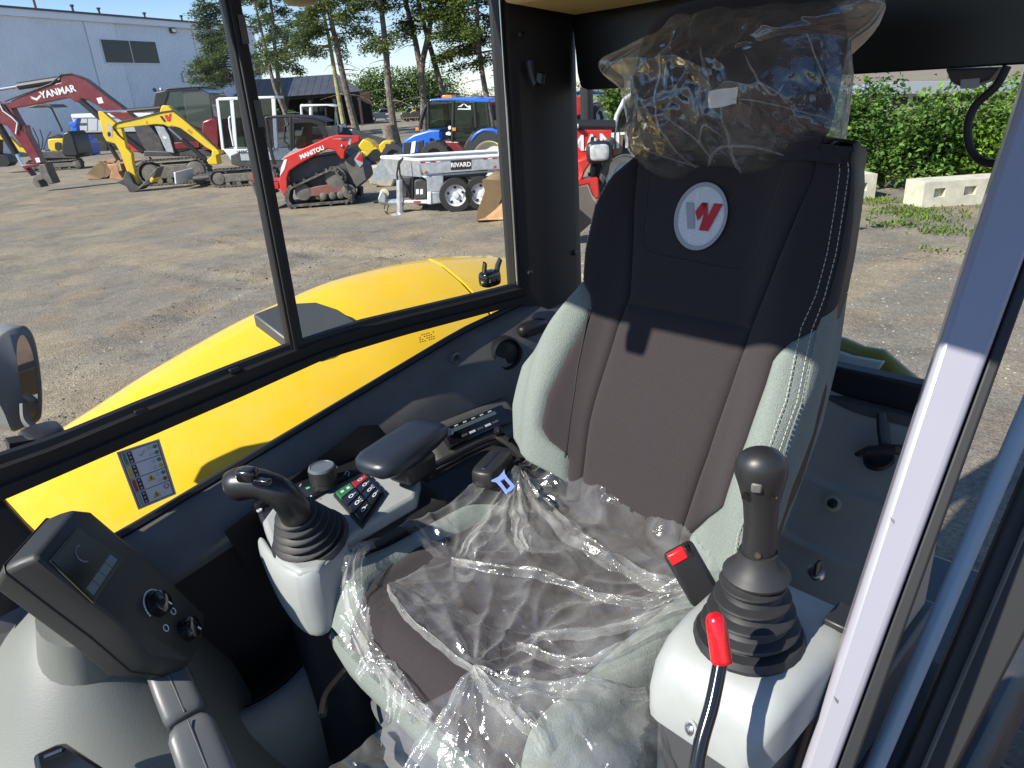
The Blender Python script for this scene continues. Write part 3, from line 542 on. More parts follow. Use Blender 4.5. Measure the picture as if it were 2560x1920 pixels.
# ---------------------------------------------------------------- yellow machine body behind the concrete block
Q = Mach('compact_dumper', 'yellow machine body with black grilles behind the concrete block', 'dumper', K7(1760, 1130), LEFT, K7)
Q.poly('hood', [(1520, 800), (1590, 705), (1690, 740), (1760, 800), (1710, 890), (1650, 900), (1580, 880)], -.5, .5, M_YELM, bevel=.04)
Q.poly('side_frame', [(1560, 870), (1640, 880), (1760, 810), (1830, 880), (1850, 1010), (1620, 1080), (1600, 1060)], -.45, .5, M_YELM, bevel=.03)
Q.poly('grille', [(1620, 960), (1730, 850), (1790, 840), (1840, 900), (1820, 1000), (1640, 1035)], .501, .52, M_BLACKM, bevel=.01)
Q.poly('rear_frame', [(1810, 790), (1870, 730), (1985, 740), (1985, 870), (1900, 880), (1860, 1010), (1830, 900)], -.4, .5, M_YELM, bevel=.03); Q.poly('grille', [(1895, 780), (1935, 770), (1945, 810), (1930, 850), (1900, 840)], .501, .52, M_BLACKM, bevel=.01)
for a in (1660, 1950):
    for off in (-.5, .5): MB().lathe([(.3, -.12), (.36, -.08), (.36, .08), (.3, .12), (0, .12)], Q.p(a, 1110, off), (0, 1, 0), 18).build('wheel', M_RUBBER, Q.t)
M_CONC = mat('concrete', (.44, .41, .33), .9, var=.18, vscale=3, bump=.5, bscale=20, detail=8)
KB = Mach('concrete_block', 'rough concrete block with broken edge between loader and dump trailer', 'concrete block', K7(1850, 1360), LEFT, K7)
KB.poly('block', [(1605, 1100), (1700, 1090), (1850, 1070), (1985, 1075), (2010, 1150), (2030, 1290), (1985, 1375), (1850, 1370), (1690, 1330), (1650, 1230), (1620, 1200)], -.6, .1, M_CONC, bevel=.05, seg=3)
# ---------------------------------------------------------------- blue tractor
U = Mach('tractor', 'blue farm tractor with orange beacon behind the dump trailer', 'tractor', K8(1000, 1120), LEFT-.25, K8)
U.poly('bonnet', [(415, 690), (440, 630), (560, 560), (740, 508), (860, 500), (920, 515), (920, 640), (820, 690), (720, 800), (430, 815), (412, 780)], -.42, .42, M_BLUE, bevel=.07, seg=3)
U.poly('grille', [(430, 668), (520, 665), (505, 800), (432, 795)], .421, .435, M_BLACKM, bevel=.01); U.poly('headlamp', [(535, 660), (585, 648), (572, 790), (515, 805)], .421, .45, mat('lamp_glass', (.8, .8, .72), .1, coat=.5), bevel=.02); U.poly('side_grille', [(600, 660), (680, 630), (670, 750), (600, 790)], .421, .435, M_BLACKM, bevel=.01)
U.poly('cab_roof', [(735, 160), (760, 135), (1040, 118), (1300, 122), (1480, 140), (1490, 180), (1310, 178), (1040, 160)], -.85, .75, M_BLUE, bevel=.05)
U.poly('beacon', [(890, 125), (905, 88), (1020, 85), (1035, 128)], -.2, .2, mat('beacon_orange', (.75, .22, .02), .25, coat=.4), bevel=.02)
for off in (-.75, .68):
    U.tube('cab_post', [(735, 170), (738, 500)], .035, M_BLACK, off); U.tube('cab_post', [(1045, 165), (1030, 660)], .045, M_BLACK, off); U.tube('cab_post', [(1300, 180), (1320, 480)], .05, M_BLACK, off); U.tube('cab_post', [(1445, 185), (1485, 480)], .05, M_BLACK, off)
U.poly('cab_glass', [(740, 165), (1450, 180), (1485, 490), (1300, 500), (1200, 660), (1030, 660), (920, 520), (738, 500)], .66, .665, M_MGLASS, bevel=0); U.poly('cab_glass', [(740, 165), (1450, 180), (1485, 490), (1300, 500), (1200, 660), (1030, 660), (920, 520), (738, 500)], -.74, -.735, M_MGLASS, bevel=0)
U.poly('seat', [(1150, 470), (1260, 460), (1270, 300), (1310, 300), (1320, 560), (1150, 560)], -.25, .25, M_BLACKM, bevel=.05); U.tube('steering_wheel', [(990, 520), (940, 440)], .03, M_BLACK, 0)
U.poly('transmission', [(930, 640), (1200, 650), (1400, 640), (1420, 800), (1360, 900), (950, 850)], -.4, .4, M_DRED, bevel=.05)
U.poly('fender', [(1235, 655), (1290, 560), (1380, 500), (1500, 490), (1590, 510), (1635, 610), (1600, 600), (1540, 540), (1420, 530), (1340, 570), (1270, 650)], .35, .85, M_BLUE, bevel=.03); U.poly('fender_side', [(1270, 650), (1340, 570), (1420, 535), (1500, 540), (1480, 700), (1300, 740)], .3, .5, M_DRED, bevel=.03)
M_CREAM = mat('rim_cream', (.60, .55, .40), .5, var=.1)
def bigwheel(Mc, ctr, r, w, off, lug=18, rim=M_CREAM, K=None, ang=0):
    c = Mc.p(*ctr, off, K); m = MB().lathe([(r*.60, -w/2), (r*.92, -w/2), (r, -w*.35), (r, w*.35), (r*.92, w/2), (r*.60, w/2)], c, (0, 1, 0), 32, ring=True)
    for k in range(lug):
        a = 2*math.pi*k/lug; m.box(c+V(math.cos(a)*r*1.0, w*.22*(1 if k % 2 else -1), math.sin(a)*r*1.0), (r*.09, w*.5, r*.12), Matrix.Rotation(-a, 3, 'Y'))
    wh = m.build('wheel', M_RUBBER, Mc.t, sharp=40)
    MB().lathe([(r*.62, -w*.3), (r*.62, w*.46), (r*.56, w*.46), (r*.50, w*.2), (r*.30, w*.12), (r*.16, w*.2), (0, w*.2)], c, (0, 1, 0), 28).build('rim', rim, wh)
    return wh
bigwheel(U, (1500, 850), .82, .42, .62); bigwheel(U, (1500, 850), .82, .42, -.75); bigwheel(U, (840, 850), .48, .3, .45, rim=M_DGREY); bigwheel(U, (340, 850), .44, .28, -.5, rim=M_DGREY)
U.tube('exhaust_pipe', [(640, 500), (650, 400), (690, 260), (720, 210)], .06, M_BLACK, .35)
for a, b in ((1050, 505), (600, 505)): U.poly('turn_signal', [(a-22, b-20), (a+22, b-20), (a+22, b+20), (a-22, b+20)], .7, .75, mat('beacon_orange', (.75, .22, .02), .25), bevel=.01)
U.poly('window_decal', [(1090, 230), (1130, 215), (1170, 178), (1215, 220), (1250, 212), (1255, 265), (1090, 262), (1100, 250), (1240, 250), (1200, 225), (1170, 195), (1135, 230)], .667, .67, M_PWHITE, bevel=0)
U.poly('round_sticker', [(975, 480), (990, 460), (1010, 465), (1012, 500), (985, 510)], .667, .672, M_PWHITE, bevel=0); U.poly('round_sticker', [(950, 545), (985, 530), (1010, 545), (1005, 580), (950, 570)], .667, .672, M_PWHITE, bevel=0)
# ---------------------------------------------------------------- galvanised dump trailer
D = Mach('dump_trailer', 'galvanised dump trailer with black nameplate, red tape and twin wheels', 'trailer', K8(1050, 1470), LEFT, K8)
ZS = 0.6
D.poly('box_side', [(635, 885), (1590, 830), (1600, 985), (1290, 1010), (680, 1055), (625, 905)], .55, .58, M_GALV, bevel=.006); 
def dq_(a, b, off): return D.p(a, b, off)
# front sloping panel and floor
fp = [dq_(165, 850, -1.05), dq_(635, 885, .58), dq_(655, 1085, .50), dq_(290, 1065, -.75)]
MB().prism(fp, (.03, 0, 0)).build('box_front', M_GALV, D.t, bevel=.006)
fa = dq_(165, 850, -1.05); rr1 = dq_(1600, 832, .58)
MB().prism([V(fa.x, -1.05, fa.z), V(rr1.x, -1.05, fa.z+.02), V(rr1.x, -1.05, fa.z-.5), V(fa.x+.35, -1.05, fa.z-.5)], (0, -.03, 0)).build('box_side', M_GALV, D.t)
MB().bb((dq_(655, 1085, 0).x, -1.0, dq_(655, 1085, .5).z), (rr1.x, .52, dq_(655, 1085, .5).z+.04)).build('box_floor', M_GALV, D.t)
MB().tube([fa+V(0, 0, .01), dq_(635, 880, .58), rr1+V(0, 0, .01), V(rr1.x, -1.05, rr1.z), fa+V(0, 0, .01)], .035, 8).build('top_rail', M_WHITE, D.t)
D.poly('nameplate', [(1008, 888), (1258, 872), (1258, 985), (1010, 1002)], .581, .59, mat('plate_black', (.02, .018, .022), .4), bevel=0)
p0, p1 = D.p(1028, 940, .6), D.p(1245, 928, .6); tl = math.atan2((p1-p0).z, -(p1-p0).x)
D.text('RIVARD', (p1-p0).length*.33, (1134, 937), tl, M_PWHITE, .592, .004)
for k, a in enumerate((640, 700, 770, 830, 1405, 1460, 1515)):
    D.poly('reflective_tape', [(a, 893-(a-640)*.055), (a+55, 890-(a-640)*.055), (a+55, 915-(a-640)*.058), (a, 918-(a-640)*.058)], .581, .586, M_RED if k % 2 == 0 else M_PWHITE, bevel=0)
D.poly('reflective_tape', [(1533, 950), (1565, 947), (1565, 975), (1533, 978)], .581, .586, M_RED, bevel=0)
for a, b in ((215, 905), (320, 910), (430, 918), (545, 928)):
    t0 = (a-165)/(635-165); off = lerp(-1.05, .58, t0); P = [dq_(a, b-14, off), dq_(a+48, b-10, off+.12), dq_(a+52, b+14, off+.12), dq_(a+8, b+10, off)]
    MB().prism([p+V(.012, .012, 0) for p in P], (.004, .004, 0)).build('reflective_tape', M_RED, D.t)
D.poly('marker_lamp', [(675, 1010), (705, 1005), (708, 1035), (678, 1040)], .585, .62, mat('beacon_orange', (.75, .22, .02), .25), bevel=.008)
D.poly('fender_support', [(655, 1080), (920, 1060), (925, 1270), (720, 1275), (715, 1120)], .45, .55, M_GALV); D.poly('fender', [(720, 1275), (930, 1265), (935, 1400), (775, 1420)], .2, .56, M_GALV)
D.poly('frame_rail', [(900, 1010), (1465, 990), (1460, 1050), (1430, 1075), (920, 1100), (900, 1060)], .40, .50, M_DGREY, bevel=.02); D.poly('frame_rail', [(440, 1375), (770, 1365), (775, 1420), (440, 1405)], .30, .44, M_WHITE); D.poly('corner_post', [(722, 1270), (775, 1268), (778, 1425), (725, 1420)], .45, .58, M_WHITE)
D.poly('tape_strip', [(555, 1380), (638, 1376), (638, 1402), (555, 1406)], .441, .446, M_RED, bevel=0)
D.poly('tool_box', [(565, 1130), (715, 1110), (715, 1350), (565, 1360)], .1, .4, M_DGREY); 
for a in (585, 635): D.poly('box_label', [(a, 1235), (a+35, 1232), (a+35, 1295), (a, 1300)], .401, .406, M_PWHITE, bevel=0)
D.poly('front_tank', [(380, 1090), (560, 1090), (560, 1340), (400, 1330)], -.5, .2, M_DGREY)
D.tube('jack_post', [(388, 1120), (392, 1575)], .075, M_GALV, .35); MB().lathe([(.2, 0), (.2, .02), (.08, .05)], V(D.p(392, 1590, .35).x, .35, .0), (0, 0, 1), 18).build('jack_foot', M_GALV, D.t)
D.tube('drawbar', [(440, 1390), (250, 1395), (150, 1380)], .07, M_GALV, .3); D.poly('coupler', [(120, 1350), (150, 1270), (180, 1265), (215, 1310), (215, 1410), (130, 1400)], .2, .4, M_GALV); D.tube('coupler_ring', [(130, 1385), (70, 1390)], .035, M_BLACK, .3)
MB().lathe([(.03, -.03), (.10, -.02), (.10, .02), (.03, .03)], D.p(200, 1285, .3), (0, 1, 0), 18).build('winch_wheel', M_CREAM, D.t)
for q in ([(380, 1290), (352, 1050), (375, 900), (430, 850)], [(430, 850), (380, 930), (390, 1050), (500, 1280), (510, 1350)], [(545, 1100), (545, 1330)]): D.tube('cable', q, .02, M_BLACK, .36)
cc = D.p(290, 1500, .3)
MB().tube([cc+V(.16*math.cos(a), 0, .14*math.sin(a)+.05) for a in [k*.5 for k in range(13)]], .012, 6).build('coiled_cable', M_BLACK, D.t); MB().tube([D.p(250, 1430, .3), D.p(230, 1520, .32), D.p(300, 1590, .34), D.p(340, 1595, .34)], .012, 6).build('chain', M_BLACK, D.t)
M_TRIM = mat('wheel_white', (.68, .69, .70), .35, var=.08)
for a, b in ((1075, 1345), (1385, 1292)):
    c = D.p(a, b, .55); c.z = .36; r_ = .36
    wh = MB().lathe([(r_*.62, -.1), (r_*.95, -.1), (r_, -.06), (r_, .06), (r_*.95, .1), (r_*.64, .1)], c, (0, 1, 0), 30, ring=True).build('wheel', M_RUBBER, D.t, sharp=40)
    MB().lathe([(r_*.66, -.08), (r_*.66, .085), (r_*.60, .085), (r_*.57, .02), (r_*.42, .04), (r_*.2, .02), (r_*.18, .075), (0, .08)], c, (0, 1, 0), 30).build('rim', M_TRIM, wh)
    for k in range(5):
        aa = 2*math.pi*k/5+.3; MB().lathe([(.03, 0), (.03, .006), (0, .006)], c+V(math.cos(aa)*r_*.45, .034, math.sin(aa)*r_*.45), (0, 1, 0), 10).build('rim_hole', M_BLACKM, wh)
MB().lathe([(.2, -.1), (.34, -.1), (.36, 0), (.34, .1), (.2, .1)], V(D.p(690, 1400, -.75).x, -.75, .36), (0, 1, 0), 24).build('wheel', M_RUBBER, D.t)
MB().lathe([(.2, -.1), (.34, -.1), (.36, 0), (.34, .1), (.2, .1)], V(D.p(1075, 1345, -.75).x, -.85, .36), (0, 1, 0), 24).build('wheel', M_RUBBER, D.t)
# ---------------------------------------------------------------- brown loader bucket near the trailer
G = Mach('loader_bucket', 'large brown steel loader bucket with worn tan inside beside the dump trailer', 'bucket', K8(1500, 1625), LEFT, K8)
prof = [(1325, 1625), (1325, 1540), (1425, 1260), (1395, 1130), (1410, 1115)]
xs = [G.p(a, b, 0) for a, b in prof]; xr = G.p(1800, 1120, 0).x-1.2
G.poly('side_plate', [(1325, 1628), (1322, 1540), (1425, 1262), (1395, 1128), (1410, 1112), (1640, 1130), (1670, 1200), (1640, 1330), (1580, 1450), (1420, 1600)], -.02, .02, M_RUST, bevel=.004)
m = MB(); back = [G.p(a, b, .0) for a, b in ((1420, 1122), (1640, 1135), (1690, 1200), (1690, 1330), (1630, 1420), (1560, 1500), (1420, 1610), (1340, 1628))]
n_ = len(back); m.add([p for p in back]+[p+V(-.25, -1.7, 0) for p in back], [(i, i+1, n_+i+1, n_+i) for i in range(n_-1)]); m.build('bucket_shell', M_RUST, G.t, solid=.03)
m = MB(); fl = [G.p(a, b, 0) for a, b in ((1345, 1622), (1420, 1600), (1560, 1495), (1640, 1410))]; n_ = 4; m.add([p+V(0, .03, .02) for p in fl]+[p+V(-1.4, .25, .0) for p in fl], [(i, i+1, n_+i+1, n_+i) for i in range(3)]); m.build('worn_floor', mat('worn_tan', (.40, .22, .10), .65, var=.25, vscale=4), G.t, solid=.02)
for args in add_trk:
    par, x_, y_, z_, L_, H_, w_k, n_k = args
    b_ = track_meshes(L_, H_, w_k, n_k, .035, .04); b_.v = [p+V(x_, y_, z_) for p in b_.v]; b_.build('track_belt', M_TRACK, par, sharp=30)
    MB().box((x_, y_, z_+H_*.48), (L_-H_*.9, w_k*.7, H_*.5)).build('track_frame', M_DUST, par, bevel=.03)
    for s in (1, -1): MB().lathe([(H_*.36, -w_k*.38), (H_*.42, -w_k*.3), (H_*.42, w_k*.3), (H_*.36, w_k*.4), (H_*.12, w_k*.45), (0, w_k*.45)], (x_+s*(L_-H_)/2, y_, z_+H_/2), (0, 1, 0), 18).build('track_wheel', M_DUST, par)
    for k in range(4): MB().lathe([(H_*.13, -w_k*.36), (H_*.13, w_k*.42), (0, w_k*.42)], (x_+(k-1.5)*(L_-H_)*.22, y_, z_+H_*.14), (0, 1, 0), 12).build('track_roller', M_DUST, par)
# ================================================================== white metal warehouse
BH = 11.6
WP1, WP0 = AZ(632, 66, BH), AZ(-160, 0, BH)
wd = (WP0-WP1); WL = math.hypot(wd.x, wd.y); wang = math.atan2(wd.y, wd.x)
WH = thing('warehouse', 'large white corrugated metal warehouse with dark double window', 'warehouse', (WP1.x, WP1.y, 0), wang)
wpl = Plane((0, 400), wang); wpl.o = V(WP1.x, WP1.y, 0)
def wpt(a, b, off=0): return wpl.at(K1(a, b), off)
M_METAL = mat('white_sheet_metal', (.76, .80, .85), .45, var=.05, vscale=.4)
M_METAL2 = mat('white_sheet_metal_new', (.82, .84, .88), .45, var=.04, vscale=.4)
seams = [0.0]+sorted([wpt(a, 400).x for a in (1560, 960, 720)])+[WL]
def corr(x0, x1, y, z0, z1):
    m = MB(); pts = []; x = x0; k = 0
    while x < x1:
        pts += [(x, y), (min(x+.16, x1), y), (min(x+.20, x1), y+.05), (min(x+.26, x1), y+.05)]; x += .30
    pts.append((x1, y)); n = len(pts); m.add([V(a, b, z) for z in (z0, z1) for a, b in pts], [(i, i+1, n+i+1, n+i) for i in range(n-1)]); return m
for k, (a, b) in enumerate(zip(seams, seams[1:])): corr(a+.01, b-.01, .0 if k % 2 else .015, .3, BH-.55).build('wall_panel', M_METAL if k % 2 else M_METAL2, WH, smooth=False)
MB().bb((0, -12, 0), (WL, -.06, BH-.5)).build('inner_shell', M_METAL, WH)
MB().bb((-.3, -12, 0), (WL, .03, .32)).build('plinth', M_CONC, WH)
MB().bb((-.4, -.05, BH-.75), (WL, .35, BH-.05)).build('fascia', M_METAL2, WH, bevel=.02)
MB().prism([V(-.4, .45, BH-.03), V(-.4, -12, BH+1.4), V(-.4, -12, BH+1.2), V(-.4, .45, BH-.2)], (WL+.4, 0, 0)).build('roof', mat('roof_navy', (.02, .035, .08), .4), WH)
w0, w1 = wpt(1270, 505), wpt(795, 315)
win = MB().bb((w0.x-.1, .03, w0.z-.1), (w1.x+.1, .10, w1.z+.1)).build('window', M_WHITE, WH)
xm_ = (w0.x+w1.x)/2
for a, b in ((w0.x, xm_-.05), (xm_+.05, w1.x)): MB().bb((a, .08, w0.z), (b, .115, w1.z)).build('pane', M_WINDARK, win)
fl_ = wpt(1370, 245); lm = MB().box((fl_.x, .15, fl_.z), (.7, .3, .45)).build('flood_light', M_DGREY, WH, bevel=.05); MB().box((fl_.x, .31, fl_.z), (.5, .02, .3)).build('lamp_glass', mat('lamp_glass', (.8, .8, .72), .1), lm)
for a, h in ((330, 1.3), (620, .5), (825, .45), (1180, .4), (1470, .45)):
    q = wpt(a, 80); MB().lathe([(.10, 0), (.10, h), (.18, h), (.18, h+.14), (0, h+.16)], (q.x, -.6, BH), (0, 0, 1), 14).build('roof_vent', M_DRED if h > 1 else M_DGREY, WH)
q = wpt(1465, 620); MB().box((q.x, .12, q.z), (.5, .2, .9)).build('wall_box', M_GALV, WH, bevel=.03)
# ================================================================== wooden pavilion
PV = Mach('pavilion', 'open wooden pavilion with grey metal roof and orange board gable', 'pavilion', (800, 318), LEFT, K2)
M_ROOF = mat('pavilion_roof', (.055, .06, .075), .42, var=.15, vscale=1.2)
M_WOOD = mat('gable_boards', (.36, .15, .055), .7, var=.25, vscale=5)
M_DWOOD = mat('dark_timber', (.045, .028, .02), .8, var=.3, vscale=5)
ra1, ra0 = PV.pl.at((532, 199), 0), PV.pl.at((846, 193), 0); ea1, ea0 = PV.pl.at((576, 241), 4.0), PV.pl.at((906, 234), 4.0)
zr, ze = (ra1.z+ra0.z)/2, (ea1.z+ea0.z)/2
xl, xr2 = ra1.x, ea0.x
nsl = 22
for k in range(nsl):
    a, b = lerp(xl, xr2, k/nsl), lerp(xl, xr2, (k+1)/nsl)
    za, zb = [zr if x > ra0.x else lerp(ze, zr, (x-xr2)/(ra0.x-xr2)) for x in (a, b)]
    MB().add([V(a, 4.2, ze-.1), V(b+.04, 4.2, ze-.1), V(b+.04, 0 if b > ra0.x else lerp(4.2, 0, (b-xr2)/(ra0.x-xr2)), zb), V(a, 0 if a > ra0.x else lerp(4.2, 0, (a-xr2)/(ra0.x-xr2)), za)], [(0, 1, 2, 3)]).build('roof_sheet', M_ROOF, PV.t, solid=.06, smooth=False)
MB().prism([V(xl, 0, zr), V(xl, -4.2, ze-.1), V(xl, -4.2, ze-.2), V(xl, 0, zr-.1)], (ra0.x-xl, 0, 0)).build('roof_back', M_ROOF, PV.t)
gw = MB().prism([V(xl-.25, -4, ze-.1), V(xl-.25, 0, zr-.2), V(xl-.25, 4, ze-.1)], (-.1, 0, 0)).build('gable', M_WOOD, PV.t)
for k in range(13):
    y = -3.6+k*.6; top = lerp(zr-.2, ze-.1, abs(y)/4); MB().bb((xl-.25, y-.06, ze-.1), (xl-.18, y+.06, top)).build('batten', M_WOOD, gw)
for s in (-1, 1): MB().bar((xl-.05, 4.2*s, ze-.1), (xl-.05, 0, zr), .3, .3).build('barge_board', mat('trim_tan', (.45, .26, .14), .6), gw)
MB().bb((xl-.4, -4, 0), (xl-.25, 4, ze)).build('gable_wall', mat('pale_wall', (.55, .55, .50), .7), PV.t)
for k in range(7):
    x = lerp(xl-.6, xr2+.5, k/6)
    for y in (3.7, -3.7): MB().bb((x-.13, y-.13, 0), (x+.13, y+.13, ze)).build('post', M_DWOOD, PV.t)
    if k < 6:
        x2 = lerp(xl-.6, xr2+.5, (k+1)/6)
        for y in (3.7,):
            MB().tube([V(lerp(x, x2, t), y, ze-.15-1.0*(2*t-1)**4) for t in [i/10 for i in range(11)]], .10, 6).build('arch_brace', M_DWOOD, PV.t)
MB().bb((xl-.3, -3.9, 0), (xr2+.4, -3.8, ze)).build('back_wall', M_DWOOD, PV.t); MB().bb((xr2+.4, 3.6, ze-.45), (xl-.4, 3.8, ze-.1)).build('eave_beam', M_DWOOD, PV.t)
# ================================================================== trees
M_BARK = mat('spruce_bark', (.15, .125, .10), .95, var=.45, vscale=5, bump=1.0, bscale=9, detail=8)
M_LICHEN = mat('lichen_bark', (.15, .13, .095), .95, col2=(.38, .36, .13), vscale=1.6, bump=1.0, bscale=9)
def leafmat(name, c1, c2, isl=.45, rough=.6):
    m = mat(name, c1, rough, col2=c2, vscale=1.2, island=isl, var=.1, spec=.25); N, L = m.node_tree.nodes, m.node_tree.links; b = N['Principled BSDF']
    o = N['Material Output']; tl = N.new('ShaderNodeBsdfTranslucent'); src = b.inputs['Base Color'].links[0].from_socket; L.new(src, tl.inputs[0]); mxs = N.new('ShaderNodeMixShader'); mxs.inputs[0].default_value = .3
    L.new(b.outputs[0], mxs.inputs[1]); L.new(tl.outputs[0], mxs.inputs[2]); L.new(mxs.outputs[0], o.inputs[0]); return m
M_NEED = leafmat('spruce_needles', (.035, .060, .016), (.14, .19, .035)); M_LEAF = leafmat('broad_leaves', (.060, .125, .020), (.15, .26, .05)); M_LEAF2 = leafmat('young_leaves', (.10, .20, .02), (.22, .36, .05)); M_FAR = leafmat('far_leaves', (.06, .11, .03), (.14, .21, .05))
rnd = random.Random(11)
def conifer(label, base, lean, r0, H, hb, bl, nb, seed, bark=M_BARK, fork=None, dead=8, side=None, low=None):
    R_ = random.Random(seed); b = AZ(base[0], base[1], 0); T_ = thing('spruce_tree', label, 'tree', (b.x, b.y, 0), 0, 'spruce trees between yard and pavilion')
    def trunk(h): t = h/H; return V(lean[0]*t+.25*math.sin(h*.5+seed), lean[1]*t+.25*math.sin(h*.37+seed*2), h)
    m = MB(); m.tube([trunk(h) for h in [H*i/16 for i in range(17)]], [r0*(1.25 if i == 0 else 1)*(1-.75*i/16) for i in range(17)], 10)
    if fork:
        h0, dx, dy = fork; m.tube([trunk(h0)+V(dx*sstep(0, 3, k)*.8+dx*.12*k, dy*sstep(0, 3, k)*.8+dy*.12*k, k) for k in [i*.8 for i in range(int((H-h0)/.8))]], [r0*.8*(1-.05*i) for i in range(int((H-h0)/.8))], 10)
    m.build('trunk', bark, T_)
    bm = MB(); lm = MB()
    def branch(h, az, L_, fol):
        p0 = trunk(h); pts = []; droop = R_.uniform(.15, .45)
        for k in range(7): t = k/6; pts.append(p0+V(math.cos(az)*L_*t, math.sin(az)*L_*t, L_*(.12*t-droop*t*t*1.0+.12*max(0, t-.7))))
        bm.tube(pts, [.05*(1-.12*k)*(L_/3)**.5 if fol else .022*(1-.1*k) for k in range(7)], 4)
        if not fol: return
        for _ in range(int(fol*L_)):
            t = R_.uniform(.18, 1.0)**.8; k = min(int(t*6), 5); p = lerp(pts[k], pts[k+1], t*6-k); sp = .18+.42*L_/3*(1-.5*t)
            p = p+V(R_.gauss(0, sp*.55), R_.gauss(0, sp*.55), R_.gauss(-.10, .16)); d = V(math.cos(az)+R_.gauss(0, .7), math.sin(az)+R_.gauss(0, .7), R_.gauss(-.25, .35)).normalized()
            s = d.cross(V(R_.gauss(0, .5), R_.gauss(0, .5), 1)).normalized(); ll, ww = R_.uniform(.12, .30), R_.uniform(.03, .065)
            lm.add([p, p+d*ll*.5+s*ww, p+d*ll, p+d*ll*.5-s*ww], [(0, 1, 2, 3)])
    for i in range(nb):
        h = lerp(hb, H*.97, (i/nb)**1.15)+R_.uniform(-.15, .15); az = (side+R_.gauss(0, .9)) if side is not None and R_.random() < .6 else R_.uniform(0, 6.28); branch(h, az, bl*(1.15-.75*(h-hb)/(H-hb))*R_.uniform(.65, 1.1), 170)
    for i in range(dead): branch(R_.uniform(2.0, hb+1), R_.uniform(0, 6.28), R_.uniform(.8, 2.2), 0)
    if low:
        for k in range(7): branch(low+R_.uniform(-.15, .2), R_.uniform(0, 6.28), R_.uniform(1.2, 1.9), 95)
    bm.build('branches', bark, T_); lm.build('crown', M_NEED, T_, smooth=False)
    return T_
rx = V(math.cos(YAW), math.sin(YAW), 0)
def ln(s): return (rx.x*s, rx.y*s)
conifer('spruce with dense low branches standing behind the white-framed excavator cab', (640, 352), ln(-0.5), .30, 14, 4.9, 3.3, 58, 1, side=YAW+math.pi)
conifer('twin-stemmed spruce rising behind the red loader cab', (733, 350), ln(-0.3), .22, 14, 5.2, 3.0, 50, 2, fork=(1.5, rx.x*-.5, rx.y*-.5))
conifer('spruce trunk patched with yellow lichen before the pavilion corner', (868, 348), ln(-0.9), .20, 13, 6.0, 2.8, 30, 3, bark=M_LICHEN, side=YAW+math.pi, dead=10)
conifer('dark straight spruce trunk beside the lichen-patched trunk', (893, 352), ln(-1.0), .25, 14, 6.6, 2.8, 32, 4, dead=14)
conifer('thick forked spruce with one low whorl of green branches', (1003, 360), ln(-0.7), .22, 14, 7.2, 2.6, 22, 5, fork=(7.0, rx.x*-.5, rx.y*-.5), low=5.4, dead=12)
conifer('crooked spruce with twin trunks joined low by the tractor exhaust', (1068, 352), ln(-1.0), .22, 14, 7.2, 2.6, 18, 6, fork=(3.6, rx.x*.75, rx.y*.75), dead=12)
conifer('slim grey spruce trunk rising behind the tractor beacon', (1112, 348), ln(-.8), .20, 14, 5.8, 3.0, 40, 7, side=YAW)
conifer('bushy spruce above the blue tractor cab roof', (1230, 345), ln(-.2), .18, 13, 4.6, 3.1, 56, 8, side=YAW+2.6)
conifer('leafy spruce beside the rear cab pillar', (1262, 342), ln(.1), .2, 12, 3.6, 2.5, 26, 9)
st_m = MB().lathe([(.5, 0), (.42, .3), (.38, 1.1), (.30, 1.15), (0, 1.1)], AZ(978, 364, 0), (0, 0, 1), 14); tag(st_m.build('tree_stump', M_BARK), 'weathered grey tree stump behind the yellow dumper', 'tree stump')
def shrub(label, pos, rx_, ry_, h, n, seed, leaf=.08, mt=None, stems=20, group=None, name='shrub'):
    R_ = random.Random(seed); T_ = thing(name, label, 'shrub', tuple(pos), 0, group); bm = MB(); lm = MB(); tips = []
    for k in range(stems):
        a = R_.uniform(0, 6.28); q = R_.uniform(.2, 1); e = V(math.cos(a)*rx_*q, math.sin(a)*ry_*q, h*R_.uniform(.18, 1.0)*(1-.2*q)); mid = e*.5+V(0, 0, h*.12); pts = [V(0, 0, 0)+e*.03, e*.25+V(0, 0, h*.08), mid, e]
        bm.tube(pts, [.025, .02, .014, .006], 4); tips += [(e, .38), (mid, .36), (lerp(mid, e, .5), .38), (lerp(e*.25, mid, .5), .3)]
    for k in range(n):
        c, s_ = tips[R_.randrange(len(tips))]; v = V(R_.gauss(0, 1), R_.gauss(0, 1), R_.gauss(0, .8)); p = c+v*s_*.5*min(1, h/1.6)
        if p.z < .06: p.z = .06+R_.random()*.1
        d = V(R_.gauss(0, 1), R_.gauss(0, 1), R_.gauss(.1, .6)).normalized(); s = d.cross(V(R_.gauss(0, .6), R_.gauss(0, .6), 1)).normalized(); u = s.cross(d); l_ = leaf*R_.uniform(.6, 1.25)
        lm.add([p, p+d*l_*.4+s*l_*.36+u*.1*l_, p+d*l_-u*l_*.12, p+d*l_*.4-s*l_*.36+u*.1*l_], [(0, 1, 2, 3)])
    bm.build('stems', M_BARK, T_); lm.build('crown', mt or M_LEAF, T_, smooth=False); return T_
